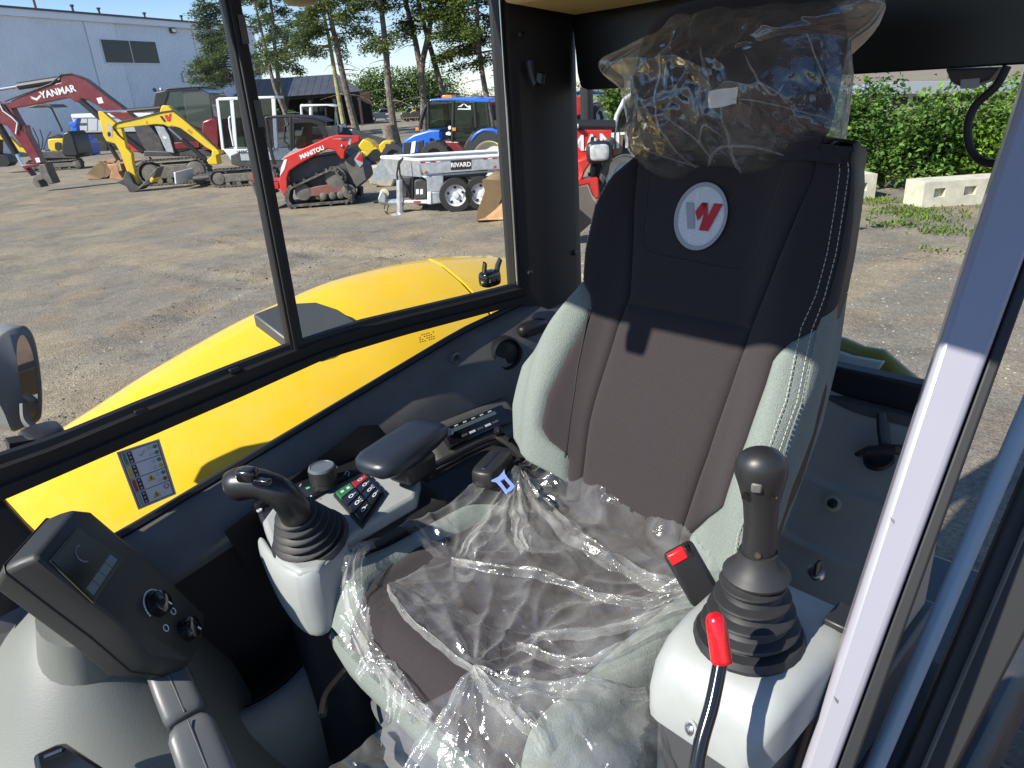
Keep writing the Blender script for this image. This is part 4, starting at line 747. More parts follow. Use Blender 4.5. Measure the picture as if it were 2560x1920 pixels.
for q, w_, h, n, sd, mt, lb in (((2075, 462), 1.3, 2.75, 6800, 1, M_LEAF, 'leafy green shrub growing behind the short concrete block by the seat back'), ((2205, 470), 1.2, 2.05, 5600, 2, M_LEAF, 'rounded green shrub filling the gap between two concrete blocks'), ((2330, 462), 1.2, 1.85, 5200, 3, M_LEAF, 'green shrub growing over the long concrete block'), ((2430, 465), 1.2, 2.1, 5200, 4, M_LEAF2, 'yellow-green shrub beside the hanging camera cable'), ((2540, 455), 1.5, 2.7, 5200, 5, M_LEAF, 'tall green shrub behind the white door pillar'), ((1960, 415), 1.4, 3.0, 3000, 6, M_LEAF, 'green shrub mostly hidden behind the seat headrest')):
    shrub(lb, AZ(*q, 0), w_, 1.0, h, n, sd, .12, mt, group='hedge of shrubs behind the concrete blocks')
shrub('slender green bush beside the red telehandler', AZ(1545, 330, 0), 1.7, 1.7, 3.4, 2600, 21, .22, M_LEAF)
shrub('low evergreen bush before the pavilion posts', AZ(690, 330, 0), 2.2, 2.2, 3.2, 3000, 22, .25, M_LEAF)
# weeds and grass by the blocks
def weeds(name, label, pts, mt, blade=(.10, .22), n=60, spread=.25, wd_=.012, single=False):
    m = MB(); R_ = random.Random(hash(name) % 999)
    for (u, v) in pts:
        c = AZ(u, v, 0)
        for _ in range(n):
            p = c+V(R_.gauss(0, spread), R_.gauss(0, spread*.7), 0); a = R_.uniform(0, 6.28); l_ = R_.uniform(*blade); d = V(math.cos(a)*l_*.6, math.sin(a)*l_*.6, l_); s = V(-math.sin(a), math.cos(a), 0)*wd_
            m.add([p+s, p-s, p+d*.6-s*.8, p+d+V(0, 0, -l_*.25), p+d*.6+s*.8], [(0, 1, 2, 3, 4)])
    return m.build(name, mt, smooth=False)
GR = [(rnd.uniform(2060, 2320), 508+rnd.gauss(0, 9)) for _ in range(16)]+[(2240+rnd.gauss(0, 45), 532+rnd.gauss(0, 8)) for _ in range(16)]+[(2310+rnd.gauss(0, 30), 545+rnd.gauss(0, 5)) for _ in range(6)]+[(2230+rnd.gauss(0, 22), 560+rnd.gauss(0, 4)) for _ in range(4)]+[(2340+rnd.gauss(0, 40), 577+rnd.gauss(0, 6)) for _ in range(6)]+[(2355, 632), (2420, 545), (2440, 520)]
stuff(weeds('grass', 'patchy green grass along the concrete blocks', GR, leafmat('grass_blades', (.09, .15, .02), (.19, .26, .05)), (.03, .10), 30, .17), 'patchy green grass along the concrete blocks', 'grass')
def weed_plant(px, h, seed, label):
    R_ = random.Random(seed); c = AZ(*px, 0); T_ = thing('weed', label, 'weed', tuple(c)); m = MB(); sm = MB().tube([V(0, 0, 0), V(.01, 0, h)], .006, 5)
    for k in range(12):
        a = k*2.4; z = h*(.3+.7*k/12); l_ = h*R_.uniform(.35, .55); d = V(math.cos(a)*l_, math.sin(a)*l_, l_*.25); s = V(-math.sin(a), math.cos(a), 0)*l_*.28; p = V(0, 0, z)
        m.add([p, p+d*.5+s, p+d, p+d*.5-s], [(0, 1, 2, 3)])
    sm.build('stem', M_LEAF2, T_); m.build('leaves', M_LEAF2, T_, smooth=False)
weed_plant((2172, 572), .30, 3, 'broad-leaved weed sprouting from the grey gravel patch'); weed_plant((2135, 576), .2, 4, 'small leaning weed beside the seat back edge'); weed_plant((2258, 565), .16, 5, 'low weed tuft on the grey gravel')
# ================================================================== concrete blocks by the hedge
def cblock(label, K_, outline, holes, px, depth=.6):
    Bk = Mach('concrete_block', label, 'concrete block', px, YAW+math.pi, K_, 'concrete blocks along the hedge'); pp = [Bk.p(a, b, 0) for a, b in outline]
    xs_ = sorted(p.x for p in pp); x0, x1 = (pp[0].x+pp[-1].x)/2, (pp[1].x+pp[2].x)/2; zt = (pp[0].z+pp[1].z)/2
    # front face with square pockets built as strips round real recesses
    hs = []
    for (a0, b0, a1, b1) in holes:
        q0, q1 = Bk.p(a0, b0, 0), Bk.p(a1, b1, 0); hs.append((max(q0.x, q1.x), min(q0.x, q1.x), q1.z, q0.z))
    m = MB(); xa, xb = max(x0, x1), min(x0, x1); hs.sort(reverse=True); cx_ = xa
    zl, zh = (hs[0][2], hs[0][3]); d = .10
    m.bb((xb, -depth, .0), (xa, 0, zl)); m.bb((xb, -depth, zh), (xa, 0, zt))
    for (hx0, hx1, _, _) in hs: m.bb((hx0, -depth, zl), (cx_, 0, zh)); m.bb((hx1, -depth, zl), (hx0, -d, zh)); cx_ = hx1
    m.bb((xb, -depth, zl), (cx_, 0, zh)); m.build('block', mat('block_concrete', (.52, .49, .38), .9, var=.16, vscale=4, bump=.4, bscale=30, detail=8), Bk.t, smooth=False)
    return Bk
cblock('short pale concrete block with one square pocket beside the seat back', KH, [(140, 757), (338, 757), (318, 866), (140, 862)], [(245, 793, 288, 825)], KH(250, 864))
cblock('long pale concrete block with square pockets before the shrubs', KH, [(545, 772), (990, 775), (975, 900), (525, 888)], [(583, 815, 625, 850), (710, 822, 756, 858), (838, 830, 884, 866)], KH(650, 893))
# low shed and rubble seen through the hedge
SH = Mach('low_shed', 'long low shed with pale grey roof behind the hedge', 'shed', (2300, 262), LEFT, KH)
SH.poly('wall', [(300, 400), (1100, 390), (1100, 470), (300, 480)], -4, 0, mat('shed_grey', (.40, .40, .38), .8), bevel=.02); SH.poly('roof', [(260, 388), (470, 352), (1100, 345), (1100, 400), (260, 408)], -4.5, .4, mat('shed_roof', (.30, .33, .36), .5), bevel=.02)
for k in range(7): MB().bb((SH.p(430+k*90, 440).x-.5, .001, SH.p(430, 455).z), (SH.p(430+k*90, 440).x+.5, .05, SH.p(430, 420).z)).build('window', M_WINDARK, SH.t)
# ================================================================== far field, trees, houses, vehicles
fld = MB().add([AZ(u, v, .05) for u, v in ((500, 299.5), (900, 288), (1500, 247.5))]+[AZ(u, v, .05) for u, v in ((1500, 235), (900, 275), (500, 299))], [(0, 1, 4, 5), (1, 2, 3, 4)])
struct(fld.build('field', mat('meadow_green', (.16, .24, .05), .95, var=.2, vscale=.3), smooth=False))
def treemass(name, label, px0, px1, d0, htop, n, seed):
    R_ = random.Random(seed); m = MB()
    for k in range(n):
        t = R_.random(); u = lerp(px0[0], px1[0], t); v = lerp(px0[1], px1[1], t); b = AZ(u, v, 0); h = htop*(.55+.45*abs(math.sin(t*7+seed))+.25*nz(t*9, 0, 1, seed)); z = R_.random()**.7*h; p = b+V(R_.gauss(0, 2.5), R_.gauss(0, 2.5), z)
        dd = V(R_.gauss(0, 1), R_.gauss(0, 1), R_.gauss(0, .6)).normalized(); s = dd.cross(V(R_.gauss(0, 1), R_.gauss(0, 1), 1)).normalized(); l_ = R_.uniform(.3, .75); m.add([p, p+dd*l_*.5+s*l_*.35, p+dd*l_, p+dd*l_*.5-s*l_*.35], [(0, 1, 2, 3)])
    o = m.build(name, M_FAR, smooth=False); return stuff(o, label, 'wood')
treemass('woodland', 'mixed green wood beyond the gravel yard', (892, 287), (1125, 270), 0, 9.5, 16000, 3)
treemass('woodland', 'distant low wood behind the houses', (1080, 262), (1560, 236), 0, 5.5, 5000, 8)
def house(label, px, K_, wall, roof, win, gable=False):
    Ho = Mach('house', label, 'house', px, LEFT, K_); Ho.poly('wall', wall, -6, 0, mat('house_white', (.74, .72, .66), .7), bevel=0); Ho.poly('roof', roof, -6.5, .5, mat('house_roof', (.14, .16, .18), .6), bevel=0)
    for a, b in win: Ho.poly('window', [(a-5, b-16), (a+5, b-16), (a+5, b+14), (a-5, b+14)], .01, .1, M_WINDARK, bevel=0)
house('white two-storey house with grey roof beyond the yard', K8(560, 248), K8, [(438, 145), (760, 130), (760, 245), (442, 248)], [(425, 145), (510, 62), (740, 60), (860, 120), (760, 140), (440, 150)], [(492, 195), (555, 195), (580, 195), (640, 190)])
house('small white gabled house far behind the tractor', K8(1320, 178), K8, [(1245, 130), (1310, 75), (1400, 130), (1400, 180), (1250, 180)], [(1225, 130), (1305, 66), (1420, 132), (1410, 140), (1305, 82), (1240, 136)], [(1310, 150)])
po = AZ(972, 282, 0); PO = thing('utility_pole', 'thin pale utility pole before the wood', 'pole', tuple(po)); MB().tube([V(0, 0, 0), V(0, 0, 7.0)], .14, 8).build('pole', M_GALV, PO); MB().bar(V(-.8, 0, 6.5), V(.8, 0, 6.5), .12, .12).build('crossarm', M_DWOOD, PO)
def pickup(label, px, K_, pm, sx0, sx1, ytop, ybot, ang=LEFT):
    Pk = Mach('pickup_truck', label, 'pickup', px, ang, K_); a0, a1 = sx0, sx1; w = a1-a0; h = ybot-ytop
    X = lambda t: a0+w*t; Yy = lambda t: ytop+h*t
    Pk.poly('body', [(X(0), Yy(.45)), (X(.12), Yy(.38)), (X(.38), Yy(.34)), (X(.98), Yy(.32)), (X(1), Yy(.70)), (X(.92), Yy(.80)), (X(.04), Yy(.80)), (X(0), Yy(.72))], -.95, .95, pm, bevel=.08)
    Pk.poly('cabin', [(X(.36), Yy(.36)), (X(.48), Yy(.02)), (X(.80), Yy(0)), (X(.88), Yy(.34))], -.80, .80, pm, bevel=.08)
    Pk.poly('side_window', [(X(.43), Yy(.32)), (X(.51), Yy(.08)), (X(.62), Yy(.07)), (X(.62), Yy(.32))], .801, .82, M_WINDARK, bevel=0); Pk.poly('side_window', [(X(.64), Yy(.32)), (X(.64), Yy(.07)), (X(.77), Yy(.07)), (X(.83), Yy(.32))], .801, .82, M_WINDARK, bevel=0)
    Pk.poly('windscreen', [(X(.372), Yy(.335)), (X(.482), Yy(.045)), (X(.49), Yy(.05)), (X(.39), Yy(.335))], -.7, .7, mat('screen_glass', (.10, .16, .20), .06), bevel=0)
    Pk.poly('headlamp', [(X(.0)-2, Yy(.42)), (X(.05), Yy(.40)), (X(.05), Yy(.55)), (X(0)-2, Yy(.56))], .5, .97, mat('lamp_glass', (.8, .8, .72), .1), bevel=.02); Pk.poly('bumper', [(X(-.02), Yy(.62)), (X(.06), Yy(.62)), (X(.06), Yy(.76)), (X(-.02), Yy(.76))], -.9, .96, M_STEEL, bevel=.03)
    for t in (.19, .80):
        c = Pk.p(X(t), Yy(.82), .82); r_ = .40; wh = MB().lathe([(r_*.6, -.12), (r_, -.1), (r_, .1), (r_*.6, .12)], V(c.x, .86, r_), (0, 1, 0), 22, ring=True).build('wheel', M_RUBBER, Pk.t); MB().lathe([(r_*.62, -.1), (r_*.6, .1), (r_*.2, .06), (0, .08)], V(c.x, .86, r_), (0, 1, 0), 18).build('rim', M_GALV, wh)
    return Pk
pk = pickup('dark grey pickup truck parked before the wood', K8(150, 402), K8, mat('car_grey', (.06, .075, .095), .3, coat=.5), 8, 300, 248, 402)
pk.poly('door_decal', [(215, 312), (265, 308), (268, 330), (218, 334)], .951, .957, M_PWHITE, bevel=0)
pickup('dark maroon pickup parked beside the pavilion', K7(1600, 480), K7, mat('car_maroon', (.045, .012, .014), .3, coat=.5), 1480, 1668, 280, 470)
WLd = Mach('wheel_loader', 'small yellow wheel loader with pallet forks far across the yard', 'wheel loader', K8(540, 405), LEFT, K8)
WLd.poly('loader_arm', [(490, 340), (520, 290), (580, 262), (585, 275), (540, 300), (530, 350), (500, 365)], -.3, .3, M_YELM, bevel=.03); WLd.poly('body', [(520, 300), (640, 290), (650, 370), (530, 370)], -.5, .5, M_YELM, bevel=.05); WLd.poly('cab', [(590, 245), (650, 245), (655, 300), (585, 300)], -.4, .4, M_WINDARK, bevel=.03)
for a in (480, 560, 620):
    c = WLd.p(a, 365, .5); MB().lathe([(.3, -.15), (.55, -.12), (.55, .12), (.3, .15)], V(c.x, .5, .55), (0, 1, 0), 18).build('wheel', M_RUBBER, WLd.t)
for a in (435, 470, 505, 575, 605): WLd.poly('fork_post', [(a-4, 362), (a+4, 362), (a+4, 405), (a-4, 405)], .6, .8, M_RUST, bevel=0)
WLd.poly('fork_beam', [(430, 360), (620, 352), (620, 364), (430, 372)], .6, .8, M_RUST, bevel=0)
pickup('black parked vehicle half hidden by the forked spruce', K8(460, 385), K8, mat('car_black', (.012, .013, .015), .3, coat=.5), 405, 560, 245, 385)
RB = Mach('baler', 'red farm machine standing behind the tractor cab', 'farm machine', K8(1560, 480), LEFT, K8)
RB.poly('upper_body', [(1370, 70), (1400, 95), (1590, 95), (1590, 200), (1500, 210), (1380, 140)], -1, 1, M_RED, bevel=.06); RB.poly('frame', [(1500, 190), (1590, 190), (1600, 460), (1520, 450)], -.9, .8, M_DGREY, bevel=.05); RB.poly('lower_body', [(1510, 370), (1600, 360), (1610, 450), (1520, 440)], -.8, .9, M_RED, bevel=.05)
bigwheel(RB, (1560, 440), .5, .3, .9)
# ================================================================== red telehandler seen past the rear pillar
TH = Mach('telehandler', 'red telehandler with round work lamp and steel bucket beside the rear cab pillar', 'telehandler', KR(300, 1600), LEFT, KR)
TH.poly('boom_body', [(120, 590), (250, 568), (600, 568), (600, 900), (480, 830), (235, 870), (120, 870)], -.5, .1, M_RED, bevel=.03)
TH.tube('top_hose_rail', [(120, 530), (620, 535)], .10, M_BLACK, 0); TH.poly('lamp_block', [(215, 510), (268, 512), (268, 558), (218, 556)], .05, .2, M_WHITE)
TH.text('MANITOU', .34, (640, 685), 0, M_PWHITE, .11, .006)
TH.poly('handle_recess', [(365, 760), (385, 640), (430, 632), (440, 700), (400, 765)], .101, .12, M_BLACKM, bevel=.005); TH.tube('handle', [(435, 650), (428, 710), (375, 755)], .03, M_GALV, .14)
TH.poly('lower_frame', [(238, 880), (400, 820), (420, 850), (330, 980), (300, 1060), (460, 1040), (475, 1220), (450, 1270), (420, 1240), (370, 1110), (250, 1130), (240, 1080), (290, 1000)], .0, .35, M_RED, bevel=.03)
TH.poly('boom_arm', [(480, 720), (600, 640), (620, 660), (560, 1000), (500, 1130), (470, 1060), (520, 900)], .05, .3, M_DGREY, bevel=.03)
lp_ = TH.p(460, 790, .4); MB().sell(lp_, (.20, .12, .17), .5).build('work_lamp', M_BLACK, TH.t); MB().sell(lp_+V(0, .10, 0), (.155, .05, .125), .5).build('lamp_lens', mat('work_lamp_glass', (.42, .43, .42), .12, coat=.5, var=.3, vscale=8), TH.t)
TH.poly('bucket_plate', [(160, 1130), (245, 1130), (320, 1128), (345, 1122), (400, 1260), (450, 1320), (380, 1500), (270, 1600), (160, 1610)], .3, .38, dirty('bucket_steel', (.13, .11, .09), amt=.6, rough=.6), bevel=.01); TH.poly('bucket_floor', [(160, 1500), (250, 1370), (275, 1370), (265, 1600), (160, 1600)], .38, .9, mat('worn_tan', (.40, .22, .10), .65), bevel=.01)
TH.tube('cab_door_arc', [(590, 830), (605, 620), (640, 430), (720, 270), (820, 200)], .04, M_GALV, -.4); TH.poly('cab_glass', [(610, 610), (645, 440), (720, 285), (900, 200), (900, 610)], -.45, -.44, M_MGLASS, bevel=0); TH.poly('cab_lower', [(600, 620), (900, 620), (900, 900), (640, 880)], -.6, -.35, M_DGREY, bevel=.03); TH.poly('rust_bracket', [(605, 620), (710, 620), (690, 800), (600, 830)], -.2, .1, mat('bracket_brown', (.20, .14, .08), .7), bevel=.01)
bigwheel(TH, (700, 1000), .55, .4, -.2, rim=M_GALV); TH.tube('exhaust_pipe', [(345, 500), (340, 150)], .11, M_BLACK, -.6)
RX = Mach('farm_machine', 'bright red upright farm machine beyond the telehandler', 'farm machine', KR(260, 510), LEFT, KR)
RX.poly('hopper', [(150, 240), (305, 240), (305, 330), (270, 430), (220, 440), (150, 420)], -1, 1, M_RED, bevel=.06); RX.poly('base', [(150, 420), (300, 420), (300, 505), (150, 505)], -.8, .8, M_DGREY, bevel=.04)
BT = Mach('tractor', 'small blue tractor with pale rear wheel beyond the telehandler', 'tractor', KR(460, 515), LEFT, KR)
BT.poly('bonnet', [(385, 310), (460, 295), (465, 370), (390, 375)], -.5, .5, M_BLUE, bevel=.06); BT.poly('cab_roof', [(200, 205), (320, 185), (560, 195), (560, 218), (200, 225)], -.8, .8, M_BLUE, bevel=.05); BT.poly('cab_glass', [(470, 220), (540, 220), (550, 360), (475, 360)], -.6, .6, M_MGLASS, bevel=0); BT.poly('lamp_cluster', [(410, 320), (430, 315), (440, 350), (430, 390), (405, 385)], .5, .6, M_PWHITE, bevel=.02); BT.poly('chassis', [(390, 370), (540, 360), (540, 440), (390, 440)], -.4, .4, M_DGREY)
bigwheel(BT, (515, 430), .95, .4, .6); bigwheel(BT, (420, 455), .6, .3, .55)
# ================================================================== loose stones on the yard
R_ = random.Random(5); m = MB()
def stone(p, r):
    v = [V(R_.gauss(0, 1), R_.gauss(0, 1), R_.gauss(0, 1)).normalized() for _ in range(1)]
    a = R_.uniform(0, 6.28); o = len(m.v); ca, sa = math.cos(a), math.sin(a)
    pts = [V(1, 0, 0), V(0, 1, 0), V(-1, 0, 0), V(0, -1, 0), V(0, 0, .8), V(0, 0, -.5)]
    m.add([p+V((q.x*ca-q.y*sa)*r*R_.uniform(.7, 1.3), (q.x*sa+q.y*ca)*r*R_.uniform(.7, 1.2), q.z*r*R_.uniform(.5, .9)) for q in pts], [(0, 1, 4), (1, 2, 4), (2, 3, 4), (3, 0, 4), (1, 0, 5), (2, 1, 5), (3, 2, 5), (0, 3, 5)])
for _ in range(5000):
    u, v = R_.uniform(-60, 1300), 450+R_.random()**1.6*700
    p = AZ(u, v, 0); p.z = gz(p.x, p.y)
    if p.x > -2.4: continue
    stone(p, R_.uniform(.005, .013)*(1+.6*(R_.random() < .04)*2))
for _ in range(900):
    u, v = R_.uniform(2050, 2600), 560+R_.random()**1.4*420
    p = AZ(u, v, 0); p.z = gz(p.x, p.y); stone(p, R_.uniform(.006, .02))
for _ in range(1200):
    p = V(R_.uniform(-.1, 1.6), R_.uniform(.3, 4.0), 0); p.z = gz(p.x, p.y); stone(p, R_.uniform(.004, .012))
for (ax, ay), (bx_, by_), w in RUTS:
    for _ in range(420):
        t = R_.random(); x = lerp(ax, bx_, t)+.3*math.sin(t*5)+R_.gauss(0, w*1.1); y = lerp(ay, by_, t)+.25*math.sin(t*7)+R_.gauss(0, w*.9); p = V(x, y, gz(x, y)); stone(p, R_.uniform(.008, .026))
stuff(m.build('gravel', mat('gravel_stone', (.20, .185, .155), .9, var=.3, vscale=3, island=.5), smooth=False), 'loose gravel stones scattered over the yard', 'gravel')
# ================================================================== the excavator whose cab we look into
M_GREY = mat('cab_grey_plastic', (.108, .104, .097), .5, bump=.15, bscale=420, var=.16, vscale=7, detail=8)
M_LGREY = mat('console_light_grey', (.29, .305, .295), .42, bump=.10, bscale=380, var=.07, vscale=9, detail=8)
M_DASH = mat('dash_grey_plastic', (.16, .168, .150), .5, bump=.25, bscale=330, var=.05, vscale=3)
M_TAUPE = mat('rear_trim_taupe', (.36, .32, .25), .5, bump=.15, bscale=300, var=.06, vscale=3)
M_PILL = mat('pillar_white_paint', (.28, .275, .315), .32, coat=.3, var=.02, vscale=2)
M_LINER = mat('headliner_beige', (.42, .38, .25), .7, bump=.1, bscale=200)
M_CABGL = glassmat('cab_glass', (.97, .98, .975), .014, haze=.002)
M_ARM = mat('armrest_vinyl', (.018, .022, .032), .36, bump=.1, bscale=300)
EX = thing('excavator', 'yellow compact excavator with its cab door open, seen from inside the cab', 'excavator', (-.77, .9, 0))
def part(name, mb, m, parent=None, **k): return mb.build(name, m, parent or EX, world=True, **k)
XW = -1.45
# --- floor, roof, liner
part('cab_floor', MB().bb((-1.5, -.45, .88), (-.2, 1.62, .95)), M_BLACKM)
part('cab_floor_mat', MB().bb((-1.40, -.3, .952), (-.2, 1.0, .965)), M_RUBBER, bevel=.004)
part('roof', MB().bb((-1.52, .10, 2.73), (-.13, 1.68, 2.83)), M_PILL, bevel=.02)
roof_front = MB().bar((-1.5, .13, 2.695), (-.13, .13, 2.695), .05, .07)
part('roof_front_header', roof_front, M_BLACKM)
part('roof_latch', MB().bb((-1.04, .10, 2.59), (-.99, .15, 2.665)), M_BLACK, bevel=.008)
part('roof_latch', MB().bb((-.50, .10, 2.57), (-.42, .15, 2.665)), M_BLACK, bevel=.008)
# --- right wall: rail, sill, glass
def px_line(pts, x=XW): return [AX(u, v, x) for u, v in pts]
top = [V(XW, -.25, 1.772)]+px_line([(20, 1120), (130, 1085), (350, 995), (580, 905), (700, 860), (900, 795), (1200, 725)])+[V(XW, 1.37, 1.806)]
bot = [V(XW, -.25, 1.682)]+px_line([(20, 1235), (310, 1110), (600, 985), (800, 895), (1000, 835), (1200, 782)])+[V(XW, 1.37, 1.742)]
def yz(pts): return [(p.y, p.z) for p in pts]
ty, by = yz(top), yz(bot)
rings = []
for i in range(41):
    y = lerp(-.25, 1.36, i/40); zt, zb = interp(ty, y), interp(by, y)
    rings.append([V(XW-.02, y, zb-.004), V(XW+.018, y, zb), V(XW+.022, y, lerp(zb, zt, .30)), V(XW+.014, y, lerp(zb, zt, .34)), V(XW+.020, y, lerp(zb, zt, .70)), V(XW+.010, y, lerp(zb, zt, .76)), V(XW+.008, y, zt-.006), V(XW-.004, y, zt-.004), V(XW-.006, y, zt-.018), V(XW-.02, y, zt-.018)])
part('window_rail', MB().loft(rings), M_BLACKM, sharp=20)
for u, v in ((350, 1028), (585, 925), (1030, 795)):
    p = AX(u, v, XW+.012); part('rail_clip', MB().box(p, (.012, .022, .010)), M_BLACK, bevel=.002)
sill_px = [(60, 1475), (310, 1338), (600, 1165), (900, 985), (1150, 835), (1290, 768)]
sy = [(-.35, 1.46)]+yz(px_line(sill_px))+[(1.6, 1.765)]
def wall_x(y, dz):        # depth of the inner wall below the sill line
    return XW+.03+.06*sstep(0, .10, dz)+.02*sstep(.1, .3, dz)
rings = []
for i in range(37):
    y = lerp(-.35, 1.58, i/36); zs = interp(sy, y)
    rings.append([V(XW-.03, y, zs-.03), V(XW-.005, y, zs-.002), V(XW+.012, y, zs), V(XW+.02, y, zs-.006)]+[V(wall_x(y, d), y, zs-d) for d in (.012, .03, .06, .085, lerp(.10, .26, sstep(.55, 1.0, y)), lerp(.11, .28, sstep(.55, 1.0, y)))]+[V(XW-.03, y, zs-lerp(.12, .30, sstep(.55, 1.0, y)))])
part('sill_panel', MB().loft(rings), M_GREY, sharp=50)
part('lower_wall', MB().loft([[V(XW-.02, y, interp(sy, y)-.05), V(wall_x(y, .1)-.012, y, interp(sy, y)-.085), V(XW+.085, y, interp(sy, y)-.2), V(XW+.085, y, .93), V(XW-.02, y, .93)] for y in [lerp(-.35, 1.5, i/16) for i in range(17)]]), M_BLACKM, sharp=50)
g = MB().tube([V(XW+.002, y, interp(sy, y)+.006) for y in [lerp(-.3, 1.36, i/24) for i in range(25)]], .009, 6)
part('sill_gasket', g, M_BLACKM)
# glass panes
m = MB(); ys = [lerp(-.25, 1.34, i/24) for i in range(25)]
for a, b in zip(ys, ys[1:]):
    m.add([V(XW, a, interp(sy, a)), V(XW, b, interp(sy, b)), V(XW, b, interp(by, b)), V(XW, a, interp(by, a))], [(0, 1, 2, 3)])
low_gl = part('lower_glass', m, M_CABGL, smooth=False)
for a, b, xo in ((-.25, .66, -.006), (.66, 1.34, -.012)):
    part('window_pane', MB().add([V(XW+xo, a, interp(ty, a)-.01), V(XW+xo, b, interp(ty, b)-.01), V(XW+xo, b, 2.68), V(XW+xo, a, 2.68)], [(0, 1, 2, 3)]), M_CABGL, smooth=False)
div = part('window_divider', MB().bb((XW-.018, .645, 1.80), (XW+.012, .677, 2.68)).bb((XW+.012, .650, 1.80), (XW+.018, .660, 2.68)), M_BLACKM, bevel=.004)
for zz in (2.27, 2.42): part('tape_strip', MB().bb((XW+.0125, .663, zz), (XW+.0145, .677, zz+.05)), M_GREY, div)
part('window_top_frame', MB().bb((XW-.03, .1, 2.67), (XW+.03, 1.5, 2.735)), M_BLACKM)
part('window_rear_frame', MB().bb((XW-.02, 1.335, 1.74), (XW+.012, 1.352, 2.64)), M_BLACKM, bevel=.002)
part('window_edge_strip', MB().bb((XW+.0125, 1.3365, 1.80), (XW+.016, 1.3395, 2.64)), M_STEEL)
part('rear_right_pillar', MB().prism([V(-1.50, 1.352, .95), V(-1.437, 1.352, .95), V(-1.405, 1.43, .95), V(-1.402, 1.55, .95), V(-1.424, 1.60, .95), V(-1.50, 1.62, .95)], (0, 0, 1.79)), M_BLACKM, bevel=.012, seg=3)
for u, v, yy in ((1303, 86, 1.42), (1325, 682, 1.42), (1436, 632, 1.57)):
    p = AX(u, v, -1.402); part('pillar_screw', MB().lathe([(.008, -.002), (.008, .004), (.004, .006), (0, .006)], p, (1, 0, 0), 12), M_BLACK)
p = AX(1325, 185, -1.40)
part('coat_hook', MB().tube([p+V(0, 0, .03), p+V(.006, 0, 0), p+V(.02, 0, -.03), p+V(.035, 0, -.02), p+V(.04, 0, 0)], .009, 8, flat=1.5), M_BLACK)
# latch on the rail end
lp = AX(1225, 705, XW+.03)
lt = part('window_latch', MB().sell(lp+V(0, 0, .01), (.020, .030, .022), .5).lathe([(.009, 0), (.009, .012), (0, .013)], lp+V(.016, -.012, .008), (1, 0, 0), 12), M_GLOSSB)
for dy in (-.018, .026):
    part('latch_tab', MB().tube([lp+V(0, dy, .02), lp+V(.004, dy*1.1, .04), lp+V(.012, dy*1.25, .058)], [.011, .010, .008], 8, flat=.35, up=(0, 1, 0)), M_GLOSSB, lt)
# front right corner post
part('front_right_post', MB().prism([V(-1.53, -.02, 0), V(-1.42, -.06, 0), V(-1.42, .052, 0), V(-1.47, .075, 0), V(-1.53, .06, 0)], (0, 0, .9)).prism([V(-1.53, -.1, .9), V(-1.42, -.1, .9), V(-1.42, .10, .9), V(-1.53, .10, .9)], (0, 0, .55)), M_BLACKM, bevel=.01) if False else None
pp = [AX(-60, 1290, XW+.03), AX(18, 1262, XW+.03), AX(80, 1330, XW+.03), AX(215, 1460, XW+.03), AX(160, 1600, XW+.03), AX(-60, 1640, XW+.03)]
part('front_right_post', MB().prism(pp, (-.06, 0, 0)), M_BLACKM, bevel=.008)
# decal and glass mark on the lower glass
def on_wall(u, v, x): return AX(u, v, x)
DEC = [(291, 1131), (398, 1097), (441, 1235), (346, 1275)]
def dq(s, t, x):    # s along short side (left to right), t downward
    u = lerp(lerp(DEC[0][0], DEC[1][0], s), lerp(DEC[3][0], DEC[2][0], s), t); v = lerp(lerp(DEC[0][1], DEC[1][1], s), lerp(DEC[3][1], DEC[2][1], s), t)
    return AX(u, v, x)
X0 = XW+.003
def quad(mb, s0, s1, t0, t1, x): mb.add([dq(s0, t0, x), dq(s1, t0, x), dq(s1, t1, x), dq(s0, t1, x)], [(0, 1, 2, 3)]); return mb
C_ = lambda n, c: mat('print_'+n, c, .45)
P_W, P_K, P_G, P_Y, P_R, P_P, P_M = C_('white', (.66, .66, .68)), C_('black', (.03, .028, .03)), C_('green', (.06, .24, .12)), C_('yellow', (.60, .45, .06)), C_('red', (.45, .05, .05)), C_('mauve', (.50, .40, .45)), C_('grey', (.35, .36, .33))
dec = part('warning_decal', quad(MB(), 0, 1, 0, 1, X0), P_P, smooth=False)
dec['label'] = 'sticker with four rows of green, yellow, red and grey engine signs'
part('decal_field', quad(MB(), .05, .95, .03, .97, X0+.0006), P_K, dec, smooth=False)
